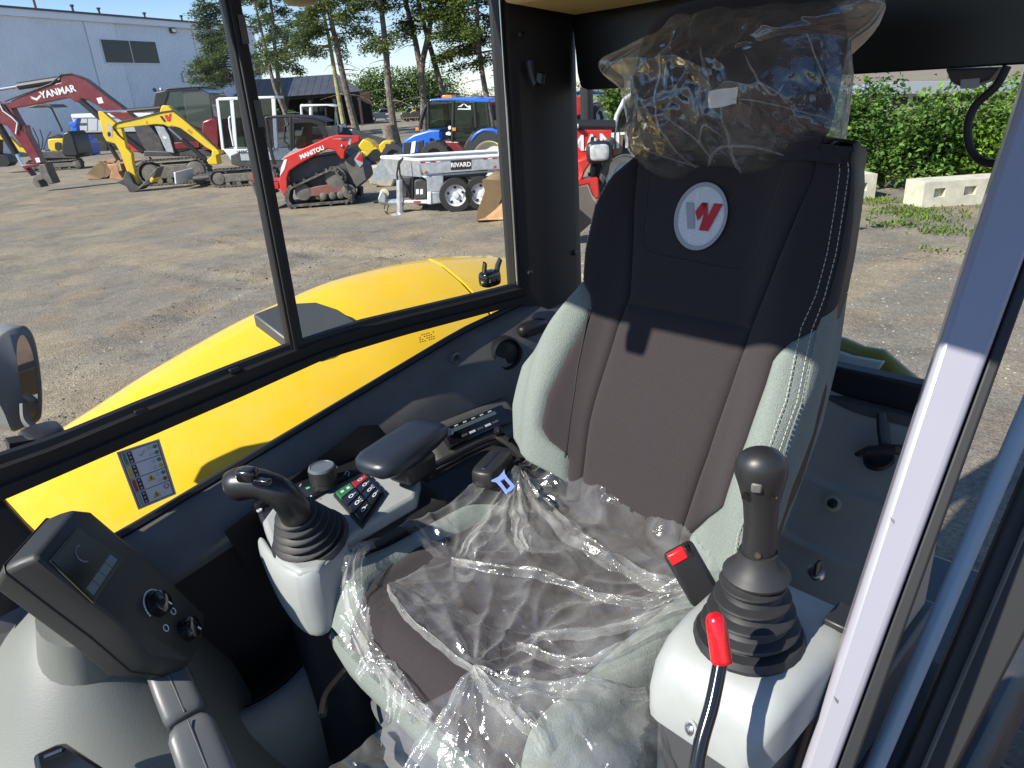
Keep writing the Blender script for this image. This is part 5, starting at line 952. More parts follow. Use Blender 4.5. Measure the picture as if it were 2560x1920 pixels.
for k in range(4):
    t0, t1 = .04+.233*k, .04+.233*(k+1)-.012
    part('decal_row', quad(MB(), .07, .93, t0, t1, X0+.0012), P_W, dec, smooth=False)
    part('decal_key', quad(MB(), .09, .18, t0+.01, t1-.01, X0+.0018), (P_G, P_Y, P_R, P_M)[k], dec, smooth=False)
    part('decal_lamps', quad(MB(), .20, .32, t0+.01, t1-.01, X0+.0018), P_K, dec, smooth=False)
    mm_ = MB(); 
    for j in range(3):
        tt = lerp(t0, t1, .2+.3*j); quad(mm_, .235, .285, tt-.016, tt+.016, X0+.0024)
    part('decal_lamp_marks', mm_, (P_P, P_P, P_P, P_M)[k], dec, smooth=False)
    def disc(s, t, r, mt, nm, ring=0):
        mb = MB(); pts = [dq(s+r*math.cos(a), t+r*.62*math.sin(a), X0+.0024) for a in [i*math.pi/7 for i in range(14)]]
        if ring:
            inn = [dq(s+r*.7*math.cos(a), t+r*.43*math.sin(a), X0+.0024) for a in [i*math.pi/7 for i in range(14)]]
            mb.add(pts+inn, [(i, (i+1) % 14, 14+(i+1) % 14, 14+i) for i in range(14)])
        else: mb.add(pts, [tuple(range(14))])
        part(nm, mb, mt, dec, smooth=False)
    if k < 3:
        disc(.86, lerp(t0, t1, .27), .055, P_G, 'decal_dot'); disc(.86, lerp(t0, t1, .75), .055, (P_G, P_Y, P_R)[k], 'decal_dot')
        disc(.72, lerp(t0, t1, .27), .045, P_M, 'decal_ring', 1); disc(.72, lerp(t0, t1, .75), .045, P_M, 'decal_ring', 1)
    else: disc(.83, lerp(t0, t1, .3), .07, P_R, 'decal_ring', 1); quad(MB(), .7, .9, t1-.08, t1-.03, X0+.0024)
    if k >= 2:
        c, r = (.55, lerp(t0, t1, .35 if k == 2 else .6)), .10
        part('decal_triangle', MB().add([dq(c[0]-r, c[1]+r*.5, X0+.0024), dq(c[0]+r, c[1]+r*.5, X0+.0024), dq(c[0], c[1]-r*.6, X0+.0024)], [(0, 1, 2)]), P_Y, dec, smooth=False)
        part('decal_bang', quad(MB(), c[0]-.012, c[0]+.012, c[1]-.025, c[1]+.035, X0+.003), P_K, dec, smooth=False)
    if k == 0:
        part('decal_tick', MB().add([dq(.46, .14, X0+.0024), dq(.50, .17, X0+.0024), dq(.62, .09, X0+.0024), dq(.625, .105, X0+.0024), dq(.50, .195, X0+.0024), dq(.45, .155, X0+.0024)], [(0, 1, 4, 5), (1, 2, 3, 4)]), P_M, dec, smooth=False)
ga, gb = AX(1046, 838, X0), AX(1086, 828, X0)
gm = MB()
for r in range(4):
    for c in range(7):
        if (r*7+c*3) % 5:
            p = lerp(ga, gb, (c+.2)/7)+V(0, 0, -.006*r); q = lerp(ga, gb, (c+.85)/7)+V(0, 0, -.006*r); gm.add([p, q, q+V(0, 0, -.0028), p+V(0, 0, -.0028)], [(0, 1, 2, 3)])
part('glass_print', gm, mat('print_olive', (.22, .15, .02), .6), low_gl, smooth=False)
# --- vents, plug, radio on the right wall
def wallpt(u, v):
    p = AX(u, v, XW+.09)
    for _ in range(6): p = AX(u, v, wall_x(p.y, interp(sy, p.y)-p.z))
    return p
vp_ = wallpt(1266, 882)
vt = part('round_vent', MB().lathe([(.046, -.02), (.046, .010), (.040, .014), (.037, .006), (.037, -.02)], vp_, (.95, -.3, .1), 28), M_BLACK)
part('vent_flap', MB().lathe([(.035, -.004), (.035, .002), (.028, .007), (0, .010)], vp_, (.95, -.3, .1), 24).bar(vp_+V(.008, -.022, .018), vp_+V(.010, .022, -.016), .003, .006), M_BLACKM, vt)
vp2 = wallpt(1328, 818)
part('side_vent', MB().sell(vp2+V(.006, 0, 0), (.02, .055, .020), .6), M_BLACK, sharp=60)
pl_ = wallpt(1138, 896)
plq = part('wall_plug', MB().lathe([(.017, -.02), (.017, .006), (.012, .008), (.010, .002), (0, .002)], pl_, (1, 0, .1), 20), M_GREY)
part('plug_bore', MB().lathe([(.0085, 0), (.0085, .003), (0, .003)], pl_, (1, 0, .1), 16), M_BLACK, plq)
ra, rb = AX(1118, 1085, -1.29), AX(1268, 1022, -1.29)
rd = (rb-ra); rl = rd.length; rd.normalize(); rn = V(.62, -.1, .78).normalized(); ru = rn.cross(rd).normalized(); rn = rd.cross(ru).normalized()
if rn.z < 0: rn = -rn
rm = Matrix((rd, ru, rn)).transposed(); rc = (ra+rb)/2+V(-.01, 0, -.02)
part('radio_shelf', MB().box(rc-rn*.055, (rl*1.5, .12, .10), rm), M_GREY, bevel=.02, seg=3)
rdo = part('radio', MB().box(rc, (rl*1.04, .056, .02), rm), M_GLOSSB, bevel=.004)
part('radio_display', MB().box(rc+rn*.0104+ru*(.012 if ru.z > 0 else -.012), (rl*.7, .010, .001), rm), mat('radio_lcd', (.10, .14, .13), .2), rdo)
sg = 1 if ru.z > 0 else -1
part('radio_knob', MB().lathe([(.011, 0), (.010, .012), (.006, .013), (0, .012)], rc+rn*.01-rd*rl*.45+ru*sg*.008, rn, 20), M_STEEL, rdo)
for k in range(5):
    part('radio_key', MB().box(rc+rn*.0108-rd*rl*(.26-.13*k)-ru*sg*.012, (rl*.09, .006, .002), rm), M_WHITE if k % 2 else M_GREY, rdo)
    part('radio_key', MB().box(rc+rn*.0108-rd*rl*(.28-.14*k)+ru*sg*.021, (rl*.05, .003, .002), rm), M_WHITE, rdo)
# storage tray behind the armrest and the inner wall plinth
part('storage_recess', MB().loft([[AX(u, v, -1.335) for u, v in ((560, 1330), (900, 1065), (945, 1062), (985, 1110), (980, 1250), (620, 1420))], [AX(u, v, -1.355)+V(0, 0, -.0) for u, v in ((560, 1330), (900, 1065), (945, 1062), (985, 1110), (980, 1250), (620, 1420))]]), M_BLACKM)
# --- rear wall
part('rear_sill', MB().bb((-1.42, 1.585, 1.595), (-.37, 1.63, 1.664)), M_BLACKM, bevel=.006)
part('rear_wall', MB().bb((-1.42, 1.56, .95), (-.37, 1.60, 1.596)), M_GREY)
part('rear_header_panel', MB().prism([V(-1.405, 1.58, 2.34), V(-1.395, 1.58, 2.305), V(-1.37, 1.58, 2.296), V(-.12, 1.58, 2.290), V(-.12, 1.58, 2.74), V(-1.42, 1.58, 2.74), V(-1.425, 1.58, 2.48), V(-1.415, 1.58, 2.44)], (0, .02, 0)), mat('blind_black', (.010, .011, .010), .4), bevel=.004)
part('rear_window_pane', MB().add([V(-1.44, 1.62, 1.66), V(-.37, 1.62, 1.66), V(-.37, 1.62, 2.62), V(-1.44, 1.62, 2.62)], [(0, 1, 2, 3)]), M_CABGL, smooth=False)
lx = [AY(u, v, 1.50) for u, v in ((1385, -30), (1405, 12), (1420, 34), (1445, 38), (1560, 20), (1650, 4), (1760, -22))]
part('headliner', MB().prism(lx+[V(-.9, 1.5, 2.72), V(-1.46, 1.5, 2.72)], (0, -.22, .02)), M_LINER, bevel=.012, seg=3)
part('headliner_clip', MB().lathe([(.02, 0), (.018, .006), (0, .008)], AY(1440, 14, 1.49), (.3, -1, -.25), 18), M_TAUPE)
p = AX(752, 4, -1.40); part('roof_lamp', MB().sell(p+V(0, 0, .012), (.02, .035, .02), .6), M_LINER)
# camera box with its cable in the rear window
bx = [AY(u, v, 1.60) for u, v in ((2362, 172), (2500, 168), (2472, 200), (2410, 222), (2376, 205))]
cb = part('camera_box', MB().prism(bx, (0, .07, 0)), M_DGREY, bevel=.004)
part('paper_tag', MB().add([AY(u, v, 1.598) for u, v in ((2402, 199), (2450, 195), (2447, 219), (2400, 222))], [(0, 1, 2, 3)]), mat('tag_grey', (.45, .45, .42), .7), cb, smooth=False)
part('camera_cable', MB().tube(catmull([AY(2518, 165, 1.58), AY(2490, 215, 1.575), AY(2440, 262, 1.57), AY(2420, 310, 1.565), AY(2424, 365, 1.565), AY(2450, 400, 1.56), AY(2490, 409, 1.55), AY(2530, 400, 1.54)], 6), .0075, 8), M_BLACKM)
# rear shelf mouldings behind the seat
rs = []
prof = [(1.60, 1.600), (1.585, 1.585), (1.555, 1.570), (1.540, 1.545), (1.50, 1.50), (1.46, 1.44), (1.44, 1.432), (1.435, 1.42), (1.36, 1.33), (1.345, 1.325), (1.335, 1.30), (1.25, 1.19), (1.22, 1.165), (1.19, 1.13), (1.19, .96), (1.60, .96)]
for x in [lerp(-.70, -.365, i/10) for i in range(11)]:
    dx = .03*sstep(-.55, -.70, x)
    rs.append([V(x, y-dx*0, z+dx) for y, z in prof])
part('rear_trim', MB().loft(rs), M_TAUPE, sharp=25, bevel=.004)
rs = []
for x in [lerp(-1.40, -.645, i/10) for i in range(11)]:
    rs.append([V(x, y, z) for y, z in ((1.598, 1.598), (1.57, 1.585), (1.53, 1.57), (1.50, 1.53), (1.47, 1.40), (1.44, 1.2), (1.42, .96), (1.598, .96))])
part('rear_lower_trim', MB().loft(rs), M_GREY, sharp=40)
p = AY(2200, 1128, 1.49)
part('strap_hook', MB().lathe([(.032, 0), (.030, .010), (.016, .012)], p+V(0, 0, -.02), (-.1, -.5, .86), 20).tube([p+V(-.035, -.02, -.01), p+V(-.01, -.035, .012), p+V(.03, -.02, .022), p+V(.05, .01, .015)], [.012, .02, .022, .018], 10, flat=.55).tube([p+V(.012, -.01, .02), p+V(.0, .0, .05), p+V(-.012, .01, .085)], [.013, .014, .011], 8, flat=.5), M_BLACK)
p = AY(2081, 1259, 1.40); rc_ = part('trim_clip', MB().lathe([(.018, -.004), (.018, .002), (.012, .003), (.011, .001)], p, (0, -.72, .7), 20), M_LINER)
part('clip_head', MB().lathe([(.011, 0), (.009, .006), (0, .008)], p, (0, -.72, .7), 16), M_BLACK, rc_)
p = AY(2040, 1430, 1.24); kl = part('lock_barrel', MB().lathe([(.016, -.01), (.016, .006), (.010, .008), (0, .008)], p, (0, -.6, .8), 18), M_STEEL)
part('key', MB().box(p+V(.006, -.012, .02), (.006, .02, .03)), M_BLACK, kl, bevel=.002)
part('seat_base_cover', MB().sell(V(-.60, 1.10, 1.17), (.20, .14, .09), .35, rot=Matrix.Rotation(.1, 3, 'Z')), M_DASH, sharp=60)
# --- white door pillar with seal, grab rail and open door
wv = V(.93, .37, 0).normalized()
A0, A1 = AX(2470, 417, -.26), AX(2010, 1900, -.26)
nrm = (A1-A0).cross(wv).normalized()
def onp(u, v, back=0.0): return APL(u, v, A0-nrm*back*(1 if nrm.dot(CAM-A0) > 0 else -1), nrm)
NB = -nrm if nrm.dot(CAM-A0) > 0 else nrm     # pointing away from the camera
def ext(pa, pb, z0=.9, z1=2.73):
    d = (pb-pa); return pa+d*((z1-pa.z)/d.z), pa+d*((z0-pa.z)/d.z)
def strip(l, r, back, depth, chain=None):
    la, lb = ext(onp(*l[0], back), onp(*l[1], back)); ra_, rb_ = ext(onp(*r[0], back), onp(*r[1], back))
    return MB().prism([la, lb, rb_, ra_], NB*depth)
part('door_pillar', strip(((2492, 417), (2012, 1900)), ((2560, 654), (2095, 1912)), 0, .05), M_PILL, bevel=.010, seg=4)
part('door_seal', strip(((2560, 654), (2095, 1912)), ((2600, 640), (2149, 1890)), .012, .03), M_BLACKM, bevel=.008, seg=3)
for q in ((2230, 1300), (2090, 1750)):
    part('paint_chip', MB().add([onp(q[0]-6, q[1]-10, -.0012), onp(q[0]+6, q[1]+2, -.0012), onp(q[0]+4, q[1]+10, -.0012), onp(q[0]-2, q[1]+2, -.0012)], [(0, 1, 2, 3)]), M_DUST, smooth=False)
la, lb = ext(onp(2560, 1052, .25), onp(2188, 1915, .25), .6, 2.6)
part('grab_rail', MB().tube([la, lb], .0135, 14), mat('rail_blue_grey', (.30, .38, .43), .4, coat=.1))
dr = part('open_door_frame', strip(((2560, 1190), (2252, 1915)), ((2560, 1600), (2396, 1915)), .30, .03), M_BLACKM, bevel=.006)
la, lb = ext(onp(2560, 1330, .29), onp(2310, 1915, .29)); part('door_frame_bead', MB().tube([la, lb], .004, 6), M_GREY, dr)
# --- right hand hood outside the cab
hz = [(-.9, 1.05), (-.4, 1.30), (0, 1.44), (.24, 1.535), (.38, 1.585), (.54, 1.640), (.80, 1.712), (1.0, 1.748), (1.155, 1.768), (1.485, 1.766), (1.77, 1.727), (1.916, 1.69), (2.3, 1.56)]
hz = [(p.x, p.y) for p in catmull([V(a, b, 0) for a, b in hz], 5)]
def hood_ring(y):
    zt = interp(hz, y); zi = zt-.36
    return [V(-1.55, y, .85), V(-1.552, y, zi-.05), V(-1.56, y, zi-.01), V(-1.575, y, zi+.008), V(-1.68, y, zt-.235), V(-1.80, y, zt-.135), V(-1.92, y, zt-.060), V(-2.03, y, zt-.012), V(-2.10, y, zt), V(-2.17, y, zt-.022), V(-2.225, y, zt-.08), V(-2.25, y, zt-.2), V(-2.26, y, .75), V(-1.9, y, .75)]
def hoodz(x, y):
    r = hood_ring(y)[1:11]; return interp(sorted([(-q.x, q.z) for q in r]), -x)
def hood_hit(u, v, up=0.0):
    q = ray(u, v); t = 1.5/abs(q.x)
    while t < 6:
        p = CAM+q*t
        if p.x < -1.5 and p.x > -2.24 and p.z < hoodz(p.x, p.y)+up: return p
        t += .004
    return CAM+q*(2.1/abs(q.x))
GAP = (hood_hit(1060, 662).y+hood_hit(1180, 697).y)/2
part('engine_hood', MB().loft([hood_ring(lerp(-.9, GAP-.008, i/44)) for i in range(45)]), M_YEL, sharp=38)
part('tail_hood', MB().loft([hood_ring(lerp(GAP+.008, 2.3, i/8)) for i in range(9)]), M_YEL, sharp=38)
part('hood_gap_liner', MB().loft([[lerp(V(-1.9, y, 1.2), p, .965) for p in hood_ring(y)] for y in (GAP-.03, GAP+.03)]), M_BLACKM)
# dark intake scoop standing on the hood
sc = [hood_hit(*q, .035) for q in ((632, 788), (715, 850), (800, 880), (905, 815), (845, 775), (790, 757), (700, 762))]
m = MB(); n = len(sc); m.add([p+V(0, 0, .004) for p in sc]+[V(p.x, p.y, hoodz(p.x, p.y)-.05) for p in sc], [tuple(range(n))]+[(i, (i+1) % n, n+(i+1) % n, n+i) for i in range(n)])
part('hood_scoop', m, mat('scoop_plastic', (.055, .060, .062), .45, bump=.1, bscale=200), bevel=.006)
# reflector corner piece and tail panel seen through the rear glass
tp = [AY(u, v, 2.0) for u, v in ((2060, 846), (2100, 850), (2150, 872), (2200, 880), (2258, 930), (2300, 965), (2320, 1010), (2060, 1010))]
part('tail_cover', MB().prism(tp, (0, .05, .0)), mat('tail_olive', (.22, .21, .03), .35, coat=.1), bevel=.02, seg=3)
part('rear_lamp_lens', MB().prism([AY(u, v, 1.99) for u, v in ((2080, 872), (2130, 890), (2210, 905), (2190, 935), (2080, 900))], (0, .02, 0)), mat('lens_pale', (.5, .62, .6), .1, coat=.4), bevel=.005)
# --- tracks and underframe below the door
tr_ = track_meshes(2.3, .58, .40, 44)
tr_.v = [V(-p.y-.05, p.x+.75, p.z+.03) for p in tr_.v]
part('track_belt', tr_, M_TRACK)
part('track_frame', MB().bb((-.17, -.1, .2), (.07, 1.6, .45)), M_DGREY, bevel=.02)
part('platform', MB().bb((-1.9, -.6, .62), (-.16, 2.2, .88)), M_DGREY, bevel=.03)
part('cab_side_sill', MB().bb((-.38, 1.0, .86), (-.34, 1.62, 1.12)), M_DGREY, bevel=.01)
st_ = part('step', MB().bb((-.1, .55, .42), (.12, 1.0, .46)), mat('step_sky_tint', (.06, .12, .28), .4), bevel=.01)  # blue of the step stands in for a sky reflection below the door
# ================================================================== operator seat
def fabric(name, col, scale, strength, rough=.9, streak=0.0):
    m = mat(name, col, rough, var=.10, vscale=260, spec=.2, detail=8); N, L = m.node_tree.nodes, m.node_tree.links; b = N['Principled BSDF']
    b.inputs['Sheen Weight'].default_value = .08; b.inputs['Sheen Roughness'].default_value = .6
    t = N.new('ShaderNodeTexCoord'); w1 = N.new('ShaderNodeTexVoronoi'); w1.inputs['Scale'].default_value = scale; L.new(t.outputs['Object'], w1.inputs['Vector'])
    bp = N.new('ShaderNodeBump'); bp.inputs['Strength'].default_value = strength; bp.inputs['Distance'].default_value = .0015; L.new(w1.outputs['Distance'], bp.inputs['Height']); L.new(bp.outputs[0], b.inputs['Normal'])
    return m
M_FDARK = fabric('seat_fabric_dark', (.034, .0275, .029), 650, .5)
M_FMINT = fabric('seat_fabric_mint', (.195, .225, .203), 420, .6)
M_STITCH = mat('stitch_thread', (.42, .42, .37), .8)
M_SHELL = mat('seat_shell_black', (.02, .02, .021), .55, bump=.1, bscale=300)
SEAT = thing('operator_seat', 'reclined operator seat in black and mint-grey fabric with round white W badge', 'seat', (-.77, .75, .95))
TN = .30; SN = V(0, -1, TN).normalized(); S0 = V(0, 1.0, 1.5)
def bulge(x, z):
    bx = abs(x+.765); wdt = lerp(.27, .22, sstep(1.7, 2.15, z))
    return .055*sstep(wdt*.55, wdt*.95, bx)*lerp(1, .55, sstep(1.75, 2.15, z)) - .03*sstep(wdt*.97, wdt*1.18, bx) + .022*math.exp(-((z-1.66)/.14)**2)
def SP(u, v, extra=0.0):
    off = 0.0
    for _ in range(8):
        p = APL(u, v, S0+SN*(off+extra), SN); q = p-SN*(off+extra); off = bulge(q.x, q.z)
    return q            # point on the flat seat plane (x, z usable)
def surf(x, z, o=0.0):
    y = 1.0+(z-1.5)*TN; return V(x, y, z)+SN*(bulge(x, z)+o)
def sk(pts): return [(1220+a*.62696, 360+b*.62696) for a, b in pts]
def curve_x(pxs, extra=None):
    q = sorted([(p.z, p.x) for p in [SP(*c) for c in pxs]]); return q
OUTL = curve_x(sk([(610, 20), (560, 60), (480, 130), (420, 240), (380, 420), (370, 540)]))
MINTL_OUT = curve_x(sk([(368, 545), (350, 570), (230, 730), (130, 880), (90, 1040), (95, 1180), (200, 1290), (310, 1350)]))
MINTL_IN = curve_x(sk([(372, 548), (398, 600), (404, 650), (390, 690), (310, 830), (230, 1000), (205, 1130), (230, 1180), (312, 1245), (310, 1350)]))
SEAML = curve_x(sk([(596, 30), (588, 90), (575, 230), (560, 600), (510, 730), (400, 1100), (365, 1370)]))
SEAMR = curve_x(sk([(1310, 20), (1285, 140), (1200, 340), (1120, 540), (1040, 745), (985, 900), (870, 1240), (760, 1560)]))
STR = curve_x(sk([(1440, 60), (1446, 110), (1425, 260), (1395, 440), (1350, 610), (1300, 740), (1270, 880), (1240, 1030), (1175, 1210), (1110, 1400), (1040, 1560)]))
MINTR = curve_x(sk([(1310, 735), (1290, 745), (1200, 790), (1130, 860), (1100, 960), (1020, 1190), (930, 1450), (870, 1495), (800, 1560)]))
def merge(lo, hi, zc): return [p for p in lo if p[0] <= zc]+[p for p in hi if p[0] > zc]
ZL = MINTL_IN[-1][0]; ZR = MINTR[-1][0]
ZTOP = 2.19; ZBOT = 1.40; ZMID = (SP(*sk([(555, 632)])[0]).z+SP(*sk([(1040, 745)])[0]).z)/2
def panel(name, Lc, Rc, z0, z1, mt, nx=22, nz=60, parent=None, roll=.012):
    def fn(a, b):
        z = lerp(z0, z1, b); xl, xr = interp(Lc, z), interp(Rc, z)
        if xr < xl: xl = xr = (xl+xr)/2
        a2 = .5-.5*math.cos(math.pi*a); x = lerp(xl, xr, a2)
        d = min(x-xl, xr-x, z-z0, z1-z); return surf(x, z, -roll*math.exp(-d/.006)+.004)
    return MB().grid(fn, nx, nz).build(name, mt, parent or SEAT, world=True, sharp=70)
back = MB()
def outl_all(z): return interp(merge(MINTL_OUT, OUTL, ZL), z)
zs = [lerp(ZBOT, 2.20, i/30) for i in range(31)]
ol = [(outl_all(z), z) for z in zs]; orr = [(interp(STR, z), z) for z in zs]
poly = ol+[(lerp(ol[-1][0], orr[-1][0], k/6), 2.20+.02*math.sin(math.pi*k/6)) for k in range(1, 6)]+orr[::-1]
def shellp(x, z, o): return V(x, 1.0+(z-1.5)*TN, z)+SN*o
m = MB(); n = len(poly)
cx, cz = -.765, 1.8
def shr(p, k): return (cx+(p[0]-cx)*k, cz+(p[1]-cz)*k)
rings = [[shellp(*shr(p, .985), bulge(*p)-.012) for p in poly], [shellp(*shr(p, 1.0), -.02) for p in poly], [shellp(*shr(p, .985), -.08) for p in poly], [shellp(*shr(p, .90), -.105) for p in poly]]
m.loft(rings, cap=False); m.add(rings[-1], [tuple(range(n))])
backrest = m.build('backrest_shell', M_SHELL, SEAT, world=True, sharp=50)
panel('center_panel', SEAML, SEAMR, ZBOT, ZMID, M_FDARK, nx=30)
panel('upper_panel', SEAML, SEAMR, ZMID, ZTOP+.01, M_FDARK, nx=30)
panel('side_panel', merge(MINTL_IN, OUTL, ZL), SEAML, ZBOT+.06, ZTOP, M_FDARK)
panel('bolster', MINTL_OUT, MINTL_IN, ZBOT+.02, ZL, M_FMINT, nx=18)
panel('side_panel', SEAMR, merge(MINTR, STR, ZR), ZBOT+.02, ZTOP, M_FDARK)
panel('bolster', MINTR, STR, ZBOT, ZR-.002, M_FMINT, nx=18)
# door-side flank of the backrest
FLK = sk([(1385, 20), (1440, 80), (1457, 130), (1452, 280), (1440, 400), (1400, 640), (1385, 750), (1370, 860), (1300, 1150), (1200, 1430), (1120, 1640)])
FLQ = sorted([(p.z, p) for p in [APL(u, v, S0+SN*-.07, SN) for u, v in FLK]], key=lambda t: t[0])
FX, FY = [(a, p.x) for a, p in FLQ], [(a, p.y) for a, p in FLQ]
def flank(name, z0, z1, mt, zshift=0):
    def fn(a, b):
        z = lerp(z0, z1, b); p = surf(interp(STR, z), z, .002); zz = z+.02; q = V(interp(FX, zz), interp(FY, zz), zz); r = q+V(.0, .03, 0); tk = sstep(ZTOP-.06, ZTOP-.01, z); q = lerp(q, p+V(-.02, .04, .004), tk); r = lerp(r, p+V(-.04, .07, 0), tk)
        c = lerp(p, q, min(a*1.3, 1)) if a < .77 else lerp(q, r, (a-.77)/.23)
        c = c+V(.010*math.sin(math.pi*min(a*1.3, 1)), -.004*math.sin(math.pi*min(a*1.3, 1)), 0); return c+SN*(-.010*math.exp(-a/.04))
    return MB().grid(fn, 14, 46).build(name, mt, SEAT, world=True, sharp=70)
xa_, xb_ = interp(OUTL, ZTOP)+.015, interp(STR, ZTOP)-.004
def roll_(a, b):
    x = lerp(xa_, xb_, a); an = math.pi*b; e = max(0, math.sin(math.pi*min(1, max(0, a))))**.45; zz = ZTOP-.03+.05*math.sin(an)*e; return shellp(x, zz, -.035+.05*math.cos(an)+bulge(x, ZTOP)*(1-b)*.8)
MB().grid(roll_, 40, 14).build('top_roll', M_FDARK, SEAT, world=True, sharp=80)
zsplit = lerp(ZR, STR[-1][0], .06)
flank('flank', zsplit, ZTOP-.01, M_FDARK); flank('flank', ZBOT, zsplit-.002, M_FMINT)
# stitching along the door-side edge
st = MB()
for off in (-.004, .010):
    z = 1.46
    while z < 2.16:
        x = interp(STR, z); p, q = surf(x-off-.004, z, .008), surf(interp(STR, z+.006)-off-.004, z+.006, .008); st.bar(p, q, .0011, .0011); z += .0085
st.build('stitching', M_STITCH, SEAT, world=True, smooth=False)
st = MB(); z = 1.92
while z < 2.14:
    p, q = surf(outl_all(z)+.006, z, .002), surf(outl_all(z+.006)+.006, z+.006, .002); st.bar(p, q, .0011, .0011); z += .0085
st.build('stitching', M_STITCH, SEAT, world=True, smooth=False)
# inner seams as fine piping
def seam(pxs, nm='seam'):
    pts = [SP(*c) for c in sk(pxs)]; pts = catmull([V(p.x, 0, p.z) for p in pts], 6)
    MB().tube([surf(p.x, p.z, .0035) for p in pts], .0022, 6).build(nm, M_BLACKM, SEAT, world=True)
seam([(648, 110), (632, 250), (620, 380), (650, 432), (760, 458), (980, 500), (1035, 488), (1070, 430), (1130, 260), (1185, 100)])
seam([(405, 660), (365, 860), (345, 1000), (325, 1150), (312, 1250)])
# badge
bc = SP(1757, 543); bd = MB(); brx, brz = .054, .060
def bpt(a, b, o=.009): x = bc.x+a*brx; z = bc.z+b*brz*.96; return surf(x, z, o)
def disc_mb(r0, r1, o, n=40):
    mb = MB(); ang = [2*math.pi*i/n for i in range(n)]
    if r0 == 0: mb.add([bpt(0, 0, o)]+[bpt(r1*math.cos(a), r1*math.sin(a), o) for a in ang], [(0, i+1, (i+1) % n+1) for i in range(n)])
    else: mb.add([bpt(r*math.cos(a), r*math.sin(a), o) for r in (r0, r1) for a in ang], [(i, (i+1) % n, n+(i+1) % n, n+i) for i in range(n)])
    return mb
M_BADGE = fabric('badge_white', (.70, .70, .70), 900, .4)
badge = disc_mb(0, 1, .0085).build('badge', M_BADGE, SEAT, world=True); badge['label'] = 'round white embroidered badge with grey and red W'
disc_mb(.90, 1.03, .0100).build('badge_rim', mat('badge_grey', (.36, .36, .38), .8), badge, world=True)
def bpoly(nm, pts, mt): MB().add([bpt(a, b, .0105) for a, b in pts], [tuple(range(len(pts)))]).build(nm, mt, badge, world=True, smooth=False)
bpoly('letter_stroke', [(-.66, .40), (-.36, .40), (-.12, -.40), (-.40, -.40)], mat('badge_grey', (.36, .36, .38), .8))
MR = mat('badge_red', (.50, .02, .025), .7)
bpoly('letter_stroke', [(-.22, .14), (-.02, .42), (.20, .42), (.12, .14), (.02, -.06), (-.06, -.14)], MR)
bpoly('letter_stroke', [(-.02, .42), (.20, .42), (.30, .00), (.24, -.42), (.06, -.42), (.13, .02)], MR)
bpoly('letter_stroke', [(.24, -.42), (.30, .00), (.44, .42), (.78, .42), (.42, -.42)], MR)
# headrest
hc = shellp(-.745, 2.30, 0)
hr = MB()
rings = []
for k in range(13):
    t = k/12; a = math.pi*t
    rings.append(None)
def hring(o, k):
    r = []
    for i in range(36):
        a = 2*math.pi*i/36; ca, sa = math.cos(a), math.sin(a); e = .45
        x = math.copysign(abs(ca)**e, ca)*.195*k*(1-.06*sa); z = math.copysign(abs(sa)**e, sa)*.135*k
        r.append(hc+V(x, 0, 0)+V(0, TN, 1).normalized()*z+SN*(o-.020*(abs(x)/.2)**2*(1 if o > .03 else 0)+.0))
    return r
hr.loft([hring(-.045, .86), hring(-.05, .96), hring(-.02, 1.0), hring(.02, 1.0), hring(.045, .95), hring(.055, .80), hring(.050, .4)])
hd = hr.build('headrest', M_FDARK, SEAT, world=True, sharp=60)
for s in (-.09, .07):
    MB().tube([shellp(-.745+s, 2.10, -.03), shellp(-.745+s, 2.24, -.02)], .009, 10).build('headrest_post', M_GLOSSB, SEAT, world=True)
# --- cushion
XL, XR, YF, YR, ZC = -1.125, -.465, .425, 1.06, 1.455
def edge_d(x, y):
    r = .12; cxx, cyy = (XL+XR)/2, (YF+YR)/2; hx, hy = (XR-XL)/2, (YR-YF)/2
    qx, qy = abs(x-cxx)-hx+r, abs(y-cyy)-hy+r
    return -(math.hypot(max(qx, 0), max(qy, 0))+min(max(qx, qy), 0)-r)
def zc(x, y):
    d = edge_d(x, y); b = abs(x-(XL+XR)/2)/((XR-XL)/2)
    z = ZC+.030*sstep(.55, .85, b)+.02*sstep(.62, .45, y)
    return z-.10*max(0, 1-d/.075)**2.2
def cpx(pts, z=1.47): return [AZ(820+a*.4823, 1120+b*.4823, z) for a, b in pts]
cl = [(p.y, p.x) for p in cpx([(185, 765), (230, 690), (300, 620), (400, 550), (470, 505), (560, 470), (720, 400)])]
cl = sorted(cl); CLX = [(YF, cl[0][1]+.02)]+cl+[(YR, cl[-1][1])]
crx = sorted([(p.y, p.x) for p in cpx([(1780, 770), (1530, 970), (1330, 1150), (1160, 1330), (1000, 1560), (960, 1659)])]); CRX = crx
def cush(name, lo, hi, mt, nx, ny=64, y0=YF, y1=YR):
    def fn(a, b):
        y = lerp(y0, y1, b); xl, xr = lo(y), hi(y); x = lerp(xl, xr, a)
        x = min(max(x, XL+.001), XR-.001)
        d = edge_d(x, y)
        if d < 0:                                   # pull corner points back on to the rounded outline
            cxx, cyy = (XL+XR)/2, (YF+YR)/2
            for _ in range(12):
                if edge_d(x, y) >= 0: break
                x = lerp(x, cxx, .06); y = lerp(y, cyy, .06)
        dd = min(abs(x-xl), abs(xr-x))
        return V(x, y, zc(x, y)-.008*math.exp(-dd/.006))
    return MB().grid(fn, nx, ny).build(name, mt, SEAT, world=True, sharp=80)
xl_ = lambda y: max(XL, interp(CLX, y)); xr_ = lambda y: min(XR, interp(CRX, y))
cush('cushion_center', xl_, xr_, M_FDARK, 44)
cush('cushion_side', lambda y: XL, xl_, M_FMINT, 16); cush('cushion_side', xr_, lambda y: XR, M_FMINT, 16)
ang = [2*math.pi*i/48 for i in range(48)]
